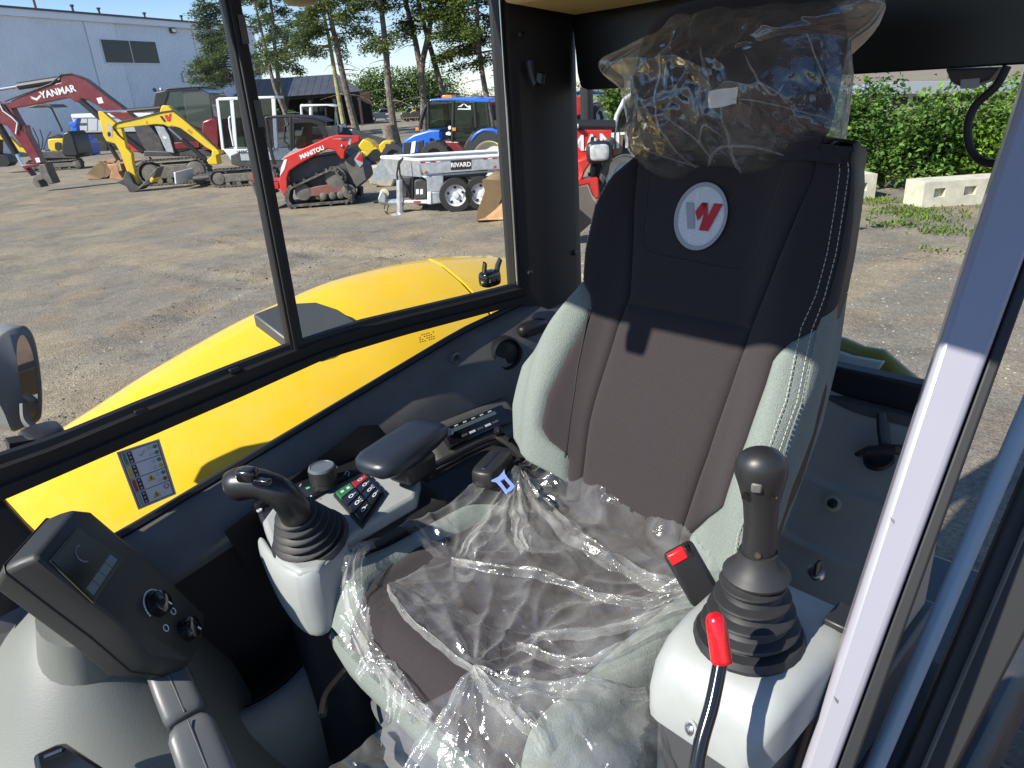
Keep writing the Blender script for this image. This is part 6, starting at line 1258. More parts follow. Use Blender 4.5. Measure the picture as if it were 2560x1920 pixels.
def rrect(k, z):
    out = []
    for a in ang:
        ca, sa = math.cos(a), math.sin(a); e = .35
        out.append(V((XL+XR)/2+math.copysign(abs(ca)**e, ca)*(XR-XL)/2*k, (YF+YR)/2+math.copysign(abs(sa)**e, sa)*(YR-YF)/2*k, z))
    return out
MB().loft([rrect(.985, ZC-.07), rrect(1.0, ZC-.10), rrect(.97, ZC-.14), rrect(.90, ZC-.16)]).build('cushion_skirt', M_FMINT, SEAT, world=True, sharp=60)
# suspension bellows under the cushion
bp = []
for i in range(13):
    bp.append((.97-.03*(i % 2)*1.5-.02*(i/12), 1.30-.030*i))
MB().loft([rrect(k*.90, z) for k, z in bp]).build('suspension_bellows', mat('bellows_grey', (.10, .105, .11), .35, var=.1), SEAT, world=True, sharp=25)
sh = MB().tube(catmull([V(-1.03, .46, 1.30), V(-1.02, .40, 1.28), V(-.99, .37, 1.27)], 4), .008, 8); sh.build('adjuster_rod', M_GLOSSB, SEAT, world=True)
ha, hb = AZ(822, 1565, 1.33), AZ(875, 1605, 1.33)
MB().tube([ha, lerp(ha, hb, .05), hb], [.014, .019, .018], 16).build('adjuster_handle', mat('handle_cream', (.60, .54, .40), .5), SEAT, world=True)
MB().tube([hb, hb+(hb-ha)*.8+V(.02, .02, 0)], .010, 10).build('adjuster_rod', M_BLACK, SEAT, world=True)
# ================================================================== clear plastic film
def filmmat(name, base=.05, haze=.10, hz_scale=14, rough=.10, bstr=.5, bscale=40, col=(.92, .93, .90)):
    m = bpy.data.materials.new(name); m.use_nodes = True; N, L = m.node_tree.nodes, m.node_tree.links; N.clear()
    o = N.new('ShaderNodeOutputMaterial'); tr = N.new('ShaderNodeBsdfTransparent'); tr.inputs[0].default_value = (.985, .985, .975, 1)
    gl = N.new('ShaderNodeBsdfGlossy'); gl.inputs['Roughness'].default_value = rough; gl.inputs['Color'].default_value = (1, 1, 1, 1)
    df = N.new('ShaderNodeBsdfDiffuse'); df.inputs[0].default_value = _lin(col); tl = N.new('ShaderNodeBsdfTranslucent'); tl.inputs[0].default_value = _lin(col)
    t = N.new('ShaderNodeTexCoord')
    n1 = N.new('ShaderNodeTexNoise'); n1.inputs['Scale'].default_value = bscale; n1.inputs['Detail'].default_value = 5; n1.inputs['Distortion'].default_value = 1.6; L.new(t.outputs['Object'], n1.inputs['Vector'])
    vo = N.new('ShaderNodeTexVoronoi'); vo.feature = 'DISTANCE_TO_EDGE'; vo.inputs['Scale'].default_value = bscale*.7; L.new(n1.outputs['Color'], vo.inputs['Vector']) if False else L.new(t.outputs['Object'], vo.inputs['Vector'])
    ad = N.new('ShaderNodeMath'); ad.operation = 'MULTIPLY_ADD'; ad.inputs[1].default_value = .6; L.new(vo.outputs['Distance'], ad.inputs[0]); L.new(n1.outputs['Fac'], ad.inputs[2])
    bp = N.new('ShaderNodeBump'); bp.inputs['Strength'].default_value = bstr; bp.inputs['Distance'].default_value = .010; L.new(ad.outputs[0], bp.inputs['Height'])
    L.new(bp.outputs[0], gl.inputs['Normal']); L.new(bp.outputs[0], df.inputs['Normal'])
    fr0 = N.new('ShaderNodeLayerWeight'); fr0.inputs['Blend'].default_value = .5; L.new(bp.outputs[0], fr0.inputs['Normal']); fr = N.new('ShaderNodeMath'); fr.operation = 'POWER'; fr.inputs[1].default_value = 3.0; L.new(fr0.outputs['Facing'], fr.inputs[0])
    ma = N.new('ShaderNodeMath'); ma.operation = 'MULTIPLY_ADD'; ma.inputs[1].default_value = .55; ma.inputs[2].default_value = base; L.new(fr.outputs[0], ma.inputs[0])
    m1 = N.new('ShaderNodeMixShader'); L.new(ma.outputs[0], m1.inputs[0]); L.new(tr.outputs[0], m1.inputs[1]); L.new(gl.outputs[0], m1.inputs[2])
    m2 = N.new('ShaderNodeMixShader'); m2.inputs[0].default_value = .35; L.new(df.outputs[0], m2.inputs[1]); L.new(tl.outputs[0], m2.inputs[2])
    n2 = N.new('ShaderNodeTexNoise'); n2.inputs['Scale'].default_value = hz_scale; n2.inputs['Detail'].default_value = 6; n2.inputs['Distortion'].default_value = 1.0; L.new(t.outputs['Object'], n2.inputs['Vector'])
    mr = N.new('ShaderNodeMapRange'); mr.inputs['From Min'].default_value = .38; mr.inputs['From Max'].default_value = .75; mr.inputs['To Min'].default_value = haze*.25; mr.inputs['To Max'].default_value = haze*2.2; L.new(n2.outputs['Fac'], mr.inputs[0])
    lw = N.new('ShaderNodeLayerWeight'); lw.inputs['Blend'].default_value = .35
    m4 = N.new('ShaderNodeMath'); m4.operation = 'MULTIPLY_ADD'; m4.inputs[1].default_value = haze*2.5; L.new(lw.outputs['Facing'], m4.inputs[0]); L.new(mr.outputs[0], m4.inputs[2])
    m3 = N.new('ShaderNodeMixShader'); L.new(m4.outputs[0], m3.inputs[0]); L.new(m1.outputs[0], m3.inputs[1]); L.new(m2.outputs[0], m3.inputs[2]); L.new(m3.outputs[0], o.inputs[0])
    return m
M_FILM = filmmat('clear_film', base=.045, haze=.060, rough=.12, bstr=.22, bscale=30)
M_FILM2 = filmmat('bunched_film', base=.06, haze=.10, rough=.16, bstr=.4, bscale=45)
M_BAG = filmmat('bag_film', base=.085, haze=.045, rough=.06, bstr=.14, bscale=30, col=(.92, .90, .78))
M_BAG2 = filmmat('bag_film_back', base=.05, haze=.26, rough=.10, bstr=.12, bscale=30, col=(.92, .90, .78))
def inside(poly, x, y):
    c = False; j = len(poly)-1
    for i in range(len(poly)):
        if (poly[i][1] > y) != (poly[j][1] > y) and x < (poly[j][0]-poly[i][0])*(y-poly[i][1])/(poly[j][1]-poly[i][1])+poly[i][0]: c = not c
        j = i
    return c
def nz(x, y, s, o=0): return mnoise.noise(V(x*s+o, y*s-o*.7, o*1.3))
FZ = 1.475
def f7(pts): return [(p.x, p.y) for p in cpx(pts, FZ)]
OUTER = f7([(185, 285), (420, 240), (650, 190), (800, 205), (940, 235), (1000, 215), (1045, 110), (1140, 140), (1260, 205), (1450, 330), (1640, 430), (1810, 470), (1950, 600), (2040, 720), (2010, 790), (1960, 880), (1850, 960), (1760, 1080), (1680, 1260), (1640, 1420), (1600, 1640), (1560, 1750), (60, 1750), (60, 1670), (260, 1510), (430, 1390), (520, 1330), (430, 1240), (320, 1110), (200, 990), (60, 930), (45, 860), (90, 700), (130, 480), (190, 380)])
HOLE = f7([(192, 760), (205, 640), (300, 500), (360, 470), (470, 520), (560, 575), (440, 650), (315, 735), (350, 830), (430, 930), (545, 1025), (660, 1110), (762, 1188), (740, 1225), (640, 1270), (545, 1318), (430, 1215), (300, 1070), (230, 960)])
GA = [(f7([(985, 215)])[0], .20, 16, .018), (f7([(765, 1192)])[0], .24, 13, .016), (f7([(1960, 790)])[0], .26, 13, .016), (f7([(650, 560)])[0], .14, 9, .011), (f7([(1090, 960)])[0], .12, 8, .010), (f7([(330, 735)])[0], .10, 12, .008)]
def fold(x, y):
    h = 0
    for k, ((gx, gy), L_, n, amp) in enumerate(GA):
        dx, dy = x-gx, y-gy; r = math.hypot(dx, dy)+1e-4; th = math.atan2(dy, dx)
        w = math.exp(-(r/L_)**1.5)*sstep(0, .03, r)
        ph = n*th*.5+3.2*nz(x, y, 5, k*3.1)+k
        h += amp*w*(1-abs(math.sin(ph)))**1.4*1.3*(.30+r/L_)
    h += .030*abs(nz(x, y, 4.5, 5))+.016*abs(nz(x, y, 10, 9))+.003*abs(nz(x, y, 22, 2))+(.010*abs(nz(x, y, 28, 4))+.010*abs(nz(x, y, 15, 6)))*sstep(.66, .50, y)+.008*abs(nz(x, y, 24, 4))*sstep(-.66, -.55, x)
    return h
def film_z(x, y):
    xx, yy = min(max(x, XL+.02), XR-.02), min(max(y, YF+.02), YR)
    out = max(0, XL+.01-x)+max(0, x-XR+.01); fr = max(0, YF+.015-y)
    return zc(xx, yy)+.008+fold(x, y)+.085*sstep(.93, 1.06, y)-.35*out**1.1*1.0-.9*fr+.04*sstep(.05, 0, math.hypot(x-GA[0][0][0], y-GA[0][0][1]))
NX, NY = 250, 290; fx0, fx1, fy0, fy1 = -1.30, -.40, .22, 1.10
vid = {}; fv = []; ff = []
def gv(i, j):
    if (i, j) not in vid:
        x = lerp(fx0, fx1, i/(NX-1)); y = lerp(fy0, fy1, j/(NY-1)); vid[(i, j)] = len(fv); fv.append(V(x, y, film_z(x, y)))
    return vid[(i, j)]
for j in range(NY-1):
    for i in range(NX-1):
        x = lerp(fx0, fx1, (i+.5)/(NX-1)); y = lerp(fy0, fy1, (j+.5)/(NY-1))
        jx, jy = x+.006*nz(x, y, 60, 1), y+.006*nz(x, y, 60, 7)
        if inside(OUTER, jx, jy) and not inside(HOLE, jx, jy): ff.append((gv(i, j), gv(i+1, j), gv(i+1, j+1), gv(i, j+1)))
FILM = thing('plastic_seat_cover', 'torn clear plastic film draped over the seat cushion', 'plastic cover', (-.77, .75, 1.47))
mb = MB(); mb.v = fv; mb.f = ff; mb.build('film_sheet', M_FILM, FILM, world=True, sharp=75)
def rope(pxs, w, z=None, nm='film_bunch', dz=.012, turns=5):
    pts = catmull([V(*p, 0) for p in f7(pxs)], 8); nn = len(pts)
    def fn(a, b):
        k = b*(nn-1); i = int(min(k, nn-2)); p = lerp(pts[i], pts[i+1], k-i); t = (pts[i+1]-pts[i]).normalized(); s = V(-t.y, t.x, 0)
        ww = w*(.6+.5*math.sin(math.pi*b))*(1+.3*nz(b*9, 0, 1, 4)); q = p+s*(a-.5)*2*ww
        z = film_z(p.x, p.y)*.4+zc(min(max(p.x, XL+.03), XR-.03), min(max(p.y, YF+.02), YR))*.6+dz*(1-(2*a-1)**2)+.010*(1-abs(math.sin(a*turns*1.6+3*nz(b*4, a*1.2, 1, 2))))*min(1, w/.016)+.0015*nz(q.x, q.y, 60, 3)
        return V(q.x, q.y, z-.5*max(0, XL-q.x)-.5*max(0, YF-q.y))
    return MB().grid(fn, 18, 150).build(nm, M_FILM2, FILM, world=True, sharp=75)
rope([(330, 420), (250, 500), (160, 640), (130, 780), (160, 900), (230, 1010), (330, 1120), (430, 1230), (520, 1310)], .016)
rope([(985, 215), (900, 330), (790, 450), (700, 560)], .026)
rope([(985, 215), (985, 320), (1000, 430), (1030, 540)], .018)
rope([(1010, 200), (1150, 320), (1300, 470), (1480, 580), (1750, 720), (1960, 790)], .022)
rope([(640, 570), (830, 620), (1090, 650), (1260, 700), (1440, 770), (1700, 810), (1960, 790)], .010)
rope([(1050, 970), (1300, 960), (1560, 930), (1840, 890)], .009)
rope([(980, 1010), (1200, 1090), (1400, 1120), (1700, 1000)], .008)
rope([(765, 1192), (640, 1100), (540, 1020), (430, 930), (340, 800), (315, 735)], .005)
rope([(765, 1192), (900, 1230), (1100, 1270), (1400, 1290), (1650, 1240)], .014)
rope([(765, 1192), (860, 1300), (980, 1430), (1120, 1580)], .014)
rope([(120, 1030), (200, 1000), (290, 1060), (330, 1180), (300, 1240)], .018, dz=.0)
rope([(765, 1200), (640, 1280), (480, 1380), (300, 1500), (100, 1640)], .010)
rowpx = [([(1030, 1775), (1110, 1735), (1190, 1697), (1330, 1705), (1480, 1690), (1640, 1630)], 1.492), ([(950, 1845), (1080, 1830), (1230, 1815), (1400, 1825), (1540, 1820), (1650, 1770)], 1.485), ([(830, 1925), (1000, 1960), (1250, 1985), (1450, 1990), (1600, 1980), (1660, 1900)], 1.44), ([(800, 2010), (1000, 2080), (1250, 2120), (1450, 2120), (1600, 2100), (1680, 2000)], 1.36)]
frows = [catmull([AZ(u, v, z) for u, v in pts], 8) for pts, z in rowpx]; fcols = [catmull([r[i] for r in frows], 12) for i in range(len(frows[0]))]
def flap(a, b):
    i = a*(len(fcols)-1); k = min(int(i), len(fcols)-2); j = b*(len(fcols[0])-1); l = min(int(j), len(fcols[0])-2)
    p = lerp(lerp(fcols[k][l], fcols[k][l+1], j-l), lerp(fcols[k+1][l], fcols[k+1][l+1], j-l), i-k)
    w = .2+.8*sstep(0, .25, b); return p+V(0, -.3, 1)*w*(.022*abs(nz(p.x, p.y+p.z, 6, 4))+.012*abs(nz(p.x, p.y+p.z, 14, 3))+.005*abs(nz(p.x, p.y, 30, 8)))
MB().grid(flap, 110, 80).build('film_flap', M_FILM, FILM, world=True, sharp=75)
# bag over the headrest
BAGPX = [(1504, 174), (1562, 130), (1621, 96), (1677, 67), (1721, 37), (1790, 26), (1862, 18), (2010, 7), (2110, 3), (2199, -4), (2193, 22), (2165, 58), (2125, 88), (2117, 105), (2122, 185), (2116, 240), (2107, 297), (2099, 341), (2047, 371), (1973, 412), (1930, 424), (1899, 432), (1869, 437), (1829, 419), (1790, 416), (1751, 419), (1714, 441), (1684, 449), (1640, 437), (1591, 397), (1576, 371), (1574, 315), (1562, 237), (1536, 208)]
bpl = [p for p in (APL(u, v, S0, SN) for u, v in BAGPX)]
bpl2 = [(p.x, p.z) for p in bpl]; bcx, bcz = -.745, 2.29
dens = [ (v.x, v.y) for v in catmull([V(a, b, 0) for a, b in bpl2], 7, closed=True)]
def vor(x, z, w):
    x, z = x+w*nz(x, z, 1.3, 2), z+w*nz(x, z, 1.1, 8); d, _ = mnoise.voronoi(V(x, z, 0)); return d[0]*.6+.35*max(0, .35-(d[1]-d[0]))
def bag(sign, nm, depth, o):
    NR, NA = 90, len(dens); vs = []; fs = []
    for k in range(NR+1):
        t = k/NR
        for (x, z) in dens:
            xx, zz = lerp(bcx, x, t), lerp(bcz, z, t)
            inh = max(abs(xx+.745)/.21, abs(zz-2.29)/.15)
            d = depth*(1-t**2.6)**.7*(1 if inh < 1 else 1)
            wr = (.040*abs(nz(xx, zz, 5, 3+o))+.055*vor(xx*7+o, zz*9, .35)+.030*vor(xx*17+o, zz*20, .3)+.008*abs(nz(xx, zz, 40, o)))*(.25+.75*(1-t**4))
            rad = .010*abs(math.sin(math.atan2(zz-bcz, xx-bcx)*9+3*nz(xx, zz, 4, o)))*t**2*(1-t**6)
            vs.append(shellp(xx, zz, sign*(d+rad)+wr*sign*.9-.008))
    for k in range(NR):
        for i in range(NA): fs.append((k*NA+i, k*NA+(i+1) % NA, (k+1)*NA+(i+1) % NA, (k+1)*NA+i))
    m = MB(); m.add(vs, fs); return m.build(nm, M_BAG if sign > 0 else M_BAG2, BAG, world=True, sharp=75)
BAG = thing('plastic_headrest_bag', 'crumpled clear plastic bag over the seat headrest with small white paper tag', 'plastic bag', (-.745, 1.25, 2.12))
bag(1, 'bag_front', .085, 1.0); bag(-1, 'bag_back', .085, 5.0)
def bag_front_off(x, z):
    a = math.atan2(z-bcz, x-bcx); r = math.hypot(x-bcx, z-bcz)
    q = min(dens, key=lambda d: abs((math.atan2(d[1]-bcz, d[0]-bcx)-a+math.pi) % (2*math.pi)-math.pi)); t = min(1, r/math.hypot(q[0]-bcx, q[1]-bcz)); o = 1.0
    wr = (.040*abs(nz(x, z, 5, 3+o))+.055*vor(x*7+o, z*9, .35)+.030*vor(x*17+o, z*20, .3)+.008*abs(nz(x, z, 40, o)))*(.25+.75*(1-t**4))
    return .085*(1-t**2.6)**.7+wr*.9-.006
for crease, w in (([(1822, 274), (1814, 330), (1797, 390), (1790, 416)], .004), ([(1690, 110), (1660, 200), (1652, 300), (1672, 380), (1690, 440)], .0035), ([(2000, 70), (2030, 170), (2046, 260), (2040, 310)], .0035), ([(1640, 260), (1700, 320), (1728, 350), (1735, 385)], .003), ([(1600, 370), (1690, 395), (1770, 362), (1860, 358), (1940, 372), (1990, 362)], .004), ([(1770, 130), (1790, 190), (1800, 225)], .003), ([(1850, 258), (1930, 262), (2030, 275)], .0025), ([(1880, 150), (1935, 240), (1960, 210)], .0025), ([(1560, 150), (1600, 240), (1620, 330)], .003), ([(1730, 350), (1765, 315), (1800, 340)], .0025)):
    cp = catmull([APL(u, v, S0+SN*.09, SN)-SN*.09 for u, v in crease], 8)
    MB().tube([shellp(p.x, p.z, bag_front_off(p.x, p.z)) for p in cp], [w*(.35+.65*math.sin(math.pi*(i+.5)/len(cp))) for i in range(len(cp))], 5, flat=.5).build('bag_crease', M_FILM2, BAG, world=True)
ed = MB().tube([shellp(x, z, -.008) for x, z in dens]+[shellp(*dens[0], -.008)], .0022, 6); ed.build('bag_hem', M_FILM2, BAG, world=True)
tq = [APL(u, v, S0+SN*.10, SN) for u, v in ((1771, 229), (1843, 216), (1843, 260), (1773, 271))]
tgm = MB().grid(lambda a, b: lerp(lerp(tq[0], tq[1], a), lerp(tq[3], tq[2], a), b)+SN*(.003*math.sin(a*5+b*3)), 8, 6); tgm.build('paper_tag', mat('tag_white', (.78, .76, .74), .8), BAG, world=True)
# ================================================================== left control console (red lever side)
LCON = thing('control_console', 'light grey control console with black skirt beside the door pillar', 'console', (-.36, .70, .95))
def lpart(n, mb, m, p=None, **k): return mb.build(n, m, p or LCON, world=True, **k)
def rsec(x0, x1, y, zt, zb, r=.03, n=6):
    pts = []
    for cx_, cz_, a0 in ((x0+r, zt-r, math.pi), (x1-r, zt-r, math.pi/2)):
        for k in range(n+1): a = a0-(math.pi/2)*k/n; pts.append(V(cx_+r*math.cos(a), y, cz_+r*math.sin(a)))
    return [V(x0, y, zb)]+pts+[V(x1, y, zb)]
secs = [(.608, -.425, -.305, 1.497, 1.492, .003), (.611, -.438, -.295, 1.522, 1.492, .013), (.62, -.447, -.285, 1.550, 1.494, .020), (.64, -.453, -.276, 1.580, 1.500, .026), (.67, -.456, -.270, 1.598, 1.510, .028), (.72, -.457, -.266, 1.604, 1.52, .026), (.78, -.456, -.262, 1.606, 1.53, .026), (.86, -.450, -.262, 1.600, 1.54, .026), (.875, -.445, -.268, 1.585, 1.54, .018)]
lpart('console_cover', MB().loft([rsec(a, b, y, zt, zb, r) for y, a, b, zt, zb, r in secs]), M_LGREY, sharp=50)
lpart('console_skirt', MB().loft([[V(x, y, z) for x, y in ((-.449, .650), (-.436, .618), (-.305, .618), (-.282, .645), (-.275, .86), (-.450, .86))] for z in (.97, 1.30, 1.503)]), mat('skirt_dark_grey', (.06, .063, .065), .5, bump=.15, bscale=300), bevel=.02, seg=3)
sp_ = AX(1726, 1828, -.415); sp_ = V(-.405, .556, 1.44)
scp = AY(1727, 1822, .609); 
scr = lpart('cover_screw', MB().lathe([(.013, -.006), (.013, .002), (.009, .003), (.008, .0)], scp, (-.3, -.85, .35), 18), M_LGREY)
lpart('screw_head', MB().lathe([(.0075, -.002), (.0075, .003), (.005, .005), (.0035, .002), (0, .001)], scp, (-.3, -.85, .35), 14), M_STEEL, scr)
lpart('console_switch', MB().box(V(-.285, .835, 1.607), (.03, .05, .012)), M_BLACK, bevel=.003)
def bellows(owner, base, axis, r0, r1, h, n, sx=1.0, ref=None):
    prof = [(r0*1.06, 0), (r0*1.08, .006), (r0*1.02, .014)]
    for k in range(n):
        t0 = .012+(h-.02)*k/n; rr = lerp(r0, r1, k/n); rn_ = lerp(r0, r1, (k+1)/n); dh = (h-.02)/n
        prof += [(rr*.80, t0+dh*.12), (rr*.78, t0+dh*.25), (rr*.92, t0+dh*.55), (rr*.95, t0+dh*.68), (rr*.93, t0+dh*.80), (rn_*.84, t0+dh*.95)]
    prof += [(r1*.62, h), (r1*.5, h+.004), (0.0, h+.004)]
    return MB().lathe(prof, base, axis, 28, sx=sx, sy=1.0, ref=ref)
def bez(p0, p1, p2, n=12): return [(1-t)**2*p0+2*t*(1-t)*p1+t*t*p2 for t in [i/n for i in range(n+1)]]
JB = V(-.362, .725, 1.600)
JL = thing('joystick', 'upright black joystick with rubber bellows on the console beside the door', 'joystick', tuple(JB))
def jl(n, mb, m, p=None, **k): return mb.build(n, m, p or JL, world=True, **k)
jl('bellows', bellows(JL, JB, (.0, .02, 1), .072, .040, .105, 4, sx=.92), M_RUBBER, sharp=40)
JT = JB+V(.002, .004, .098)
jl('collar', MB().lathe([(.034, 0), (.041, .002), (.043, .007), (.037, .014), (.028, .022), (.024, .040)], JT, (0, 0, 1), 26), M_RUBBER, sharp=50)
def grip_rings(path, rads, ex, dpt):
    rings = []
    for i, p in enumerate(path):
        t = (path[min(i+1, len(path)-1)]-path[max(i-1, 0)]).normalized(); b = t.cross(ex).normalized(); e = b.cross(t).normalized()
        rings.append([p+(e*math.cos(a)*rads[i][0]+b*math.sin(a)*rads[i][1]) for a in [2*math.pi*k/22 for k in range(22)]])
    return MB().loft(rings)
pth = [JT+V(0, 0, .02), JT+V(0, 0, .05), JT+V(0, .001, .08), JT+V(-.001, .0, .11), JT+V(-.002, -.001, .135), JT+V(-.002, -.004, .155), JT+V(-.002, -.007, .170), JT+V(-.002, -.009, .181), JT+V(-.002, -.010, .187), JT+V(-.002, -.010, .189)]
rd_ = [(.0225, .019), (.0208, .0185), (.0204, .0188), (.0220, .0205), (.0270, .024), (.0315, .0270), (.0305, .0265), (.0240, .021), (.013, .012), (.002, .002)]
gL = jl('grip', grip_rings(pth, rd_, V(.83, .55, 0), 0), M_BLACK, sharp=70)
fdir = (CAM-JT); fdir.z = 0; fdir.normalize(); sdir = V(-fdir.y, fdir.x, 0)
gp = JT+V(-.002, -.004, .145)+fdir*.0255
jl('grip_button', MB().box(gp-sdir*.004+V(0, 0, .003), (.013, .014, .006), Matrix((sdir, V(0, 0, 1), -fdir)).transposed()), M_GREY, gL, bevel=.003)
for s_ in (-.016, .016): jl('grip_hole', MB().lathe([(.0045, -.004), (.0045, .0012), (0, .0012)], gp+sdir*s_+V(0, 0, -.013)-fdir*.004, fdir, 12), M_GLOSSB, gL)
jl('grip_screw', MB().lathe([(.004, -.002), (.004, .001), (0, .001)], JT+V(0, 0, .046)+fdir*.0195, fdir, 10), M_STEEL, gL)
# red lever
ra_ = [AY(1786, 1530, .60), AY(1803, 1640, .59), AY(1800, 1660, .585), AY(1780, 1760, .555), AY(1752, 1860, .525), AY(1735, 1960, .50)]
LEV = thing('safety_lever', 'bent black lever with a red rubber tip before the light grey console', 'lever', tuple(ra_[-1]))
rod = catmull(ra_[1:], 5); MB().tube(rod+[rod[-1]+V(-.01, -.02, -.25)], .0085, 12).build('rod', M_GLOSSB, LEV, world=True)
d_ = (ra_[1]-ra_[0]).normalized()
MB().lathe([(.0, 0), (.0065, .0015), (.0102, .005), (.0118, .011), (.0122, .03), (.0126, .058), (.0132, (ra_[1]-ra_[0]).length+.004), (.010, (ra_[1]-ra_[0]).length+.006)], ra_[0], d_, 20).build('red_tip', mat('lever_red', (.58, .006, .012), .22, coat=.4), LEV, world=True, sharp=60)
# belt buckle
bk0, bk1 = AZ(1702, 1385, 1.60), AZ(1768, 1500, 1.525)
BUC = thing('belt_buckle', 'black seat belt buckle with red release button', 'buckle', tuple(bk1))
ax_ = (bk1-bk0).normalized(); up_ = (CAM-bk0).normalized(); sd_ = ax_.cross(up_).normalized(); up_ = sd_.cross(ax_)
bm_ = Matrix((sd_, ax_, up_)).transposed(); bcn = lerp(bk0, bk1, .42)
MB().box(bcn, (.052, .098, .026), bm_).build('housing', M_BLACK, BUC, world=True, bevel=.008, seg=3)
MB().box(bk0+up_*.0075+sd_*.006-ax_*.003, (.030, .020, .014), bm_).build('release_button', mat('buckle_red', (.62, .015, .02), .35), BUC, world=True, bevel=.003)
MB().box(bk0-sd_*.014+up_*.008-ax_*.0045, (.006, .02, .013), bm_).build('slot', M_GLOSSB, BUC, world=True)
MB().box(lerp(bk0, bk1, 1.12), (.028, .09, .012), bm_).build('stalk', M_BLACK, BUC, world=True, bevel=.004)
# ================================================================== right control console
RC = thing('control_console', 'white and black control console with knob and coloured buttons under the armrest', 'console', (-1.18, .55, .95))
def rp(n, mb, m, p=None, **k): return mb.build(n, m, p or RC, world=True, **k)
ZR_ = 1.535
whitepx = [(690, 1400), (655, 1300), (700, 1240), (790, 1195), (925, 1110), (1000, 1130), (1050, 1195), (1040, 1240), (900, 1320), (835, 1375), (800, 1420), (745, 1430)]
wp = [AZ(u, v, ZR_) for u, v in whitepx]
rp('console_body', MB().prism([p+V(0, 0, -.035) for p in wp], (0, 0, .035)), M_LGREY, bevel=.010, seg=3)
front = [AZ(u, v, ZR_-.004) for u, v in ((655, 1330), (690, 1400), (745, 1432), (800, 1424), (835, 1378), (870, 1350))]
drop = [p+V(.012+.01*(i/5), -.015+.02*(i/5), d) for i, (p, d) in enumerate(zip(front, (-.04, -.115, -.145, -.135, -.075, -.045)))]
midr = [lerp(a, b, .35)+V(.004, -.012, .012) for a, b in zip(front, drop)]
def sheet(rows, name, mt, th, **k):
    m = MB(); n_ = len(rows[0]); vs = [p for r in rows for p in r]; m.add(vs, [(j*n_+i, j*n_+i+1, (j+1)*n_+i+1, (j+1)*n_+i) for j in range(len(rows)-1) for i in range(n_-1)])
    return rp(name, m, mt, solid=th, sub=2, **k)
sheet([front, midr, drop], 'console_front', M_LGREY, .012)
rp('console_column', MB().loft([[V(x, y, z) for x, y in ((-1.24, .44), (-1.14, .42), (-1.08, .47), (-1.08, .78), (-1.24, .80))] for z in (.97, 1.25, 1.505)]), M_BLACKM, bevel=.02, seg=3)
blackpx = [(640, 1275), (665, 1255), (815, 1178), (880, 1145), (920, 1165), (945, 1182), (850, 1240), (815, 1262), (760, 1300), (700, 1340), (660, 1330)]
rp('switch_panel', MB().prism([AZ(u, v, ZR_+.001) for u, v in [(700, 1215), (760, 1185), (850, 1142), (895, 1150), (918, 1172), (862, 1205), (800, 1240), (762, 1262)]], (0, 0, .012)), M_BLACK, bevel=.005, seg=2)
rp('switch_pod', MB().prism([AZ(u, v, 1.50) for u, v in ((636, 1275), (690, 1240), (735, 1290), (720, 1350), (665, 1335))], (0, 0, .022)), M_BLACK, bevel=.006)
for u, v in ((649, 1277), (668, 1308)): rp('pod_button', MB().lathe([(.006, 0), (.006, .003), (.004, .0035), (.0035, .002), (0, .002)], AZ(u, v, 1.5225), (0, 0, 1), 14), M_WHITE)
kb = AZ(812, 1212, ZR_+.012)
kn = rp('rotary_knob', MB().lathe([(.027, 0), (.027, .012), (.029, .014), (.030, .038), (.028, .043)], kb, (0, 0, 1), 32), M_BLACK, sharp=40)
rp('knob_cap', MB().lathe([(.029, .041), (.027, .046), (.024, .047), (.023, .0455), (0, .0455)], kb, (0, 0, 1), 32), mat('knob_grey', (.10, .115, .13), .4), kn)
rp('knob_pointer', MB().box(kb+V(.012, .028, .036), (.005, .003, .004)), M_WHITE, kn)
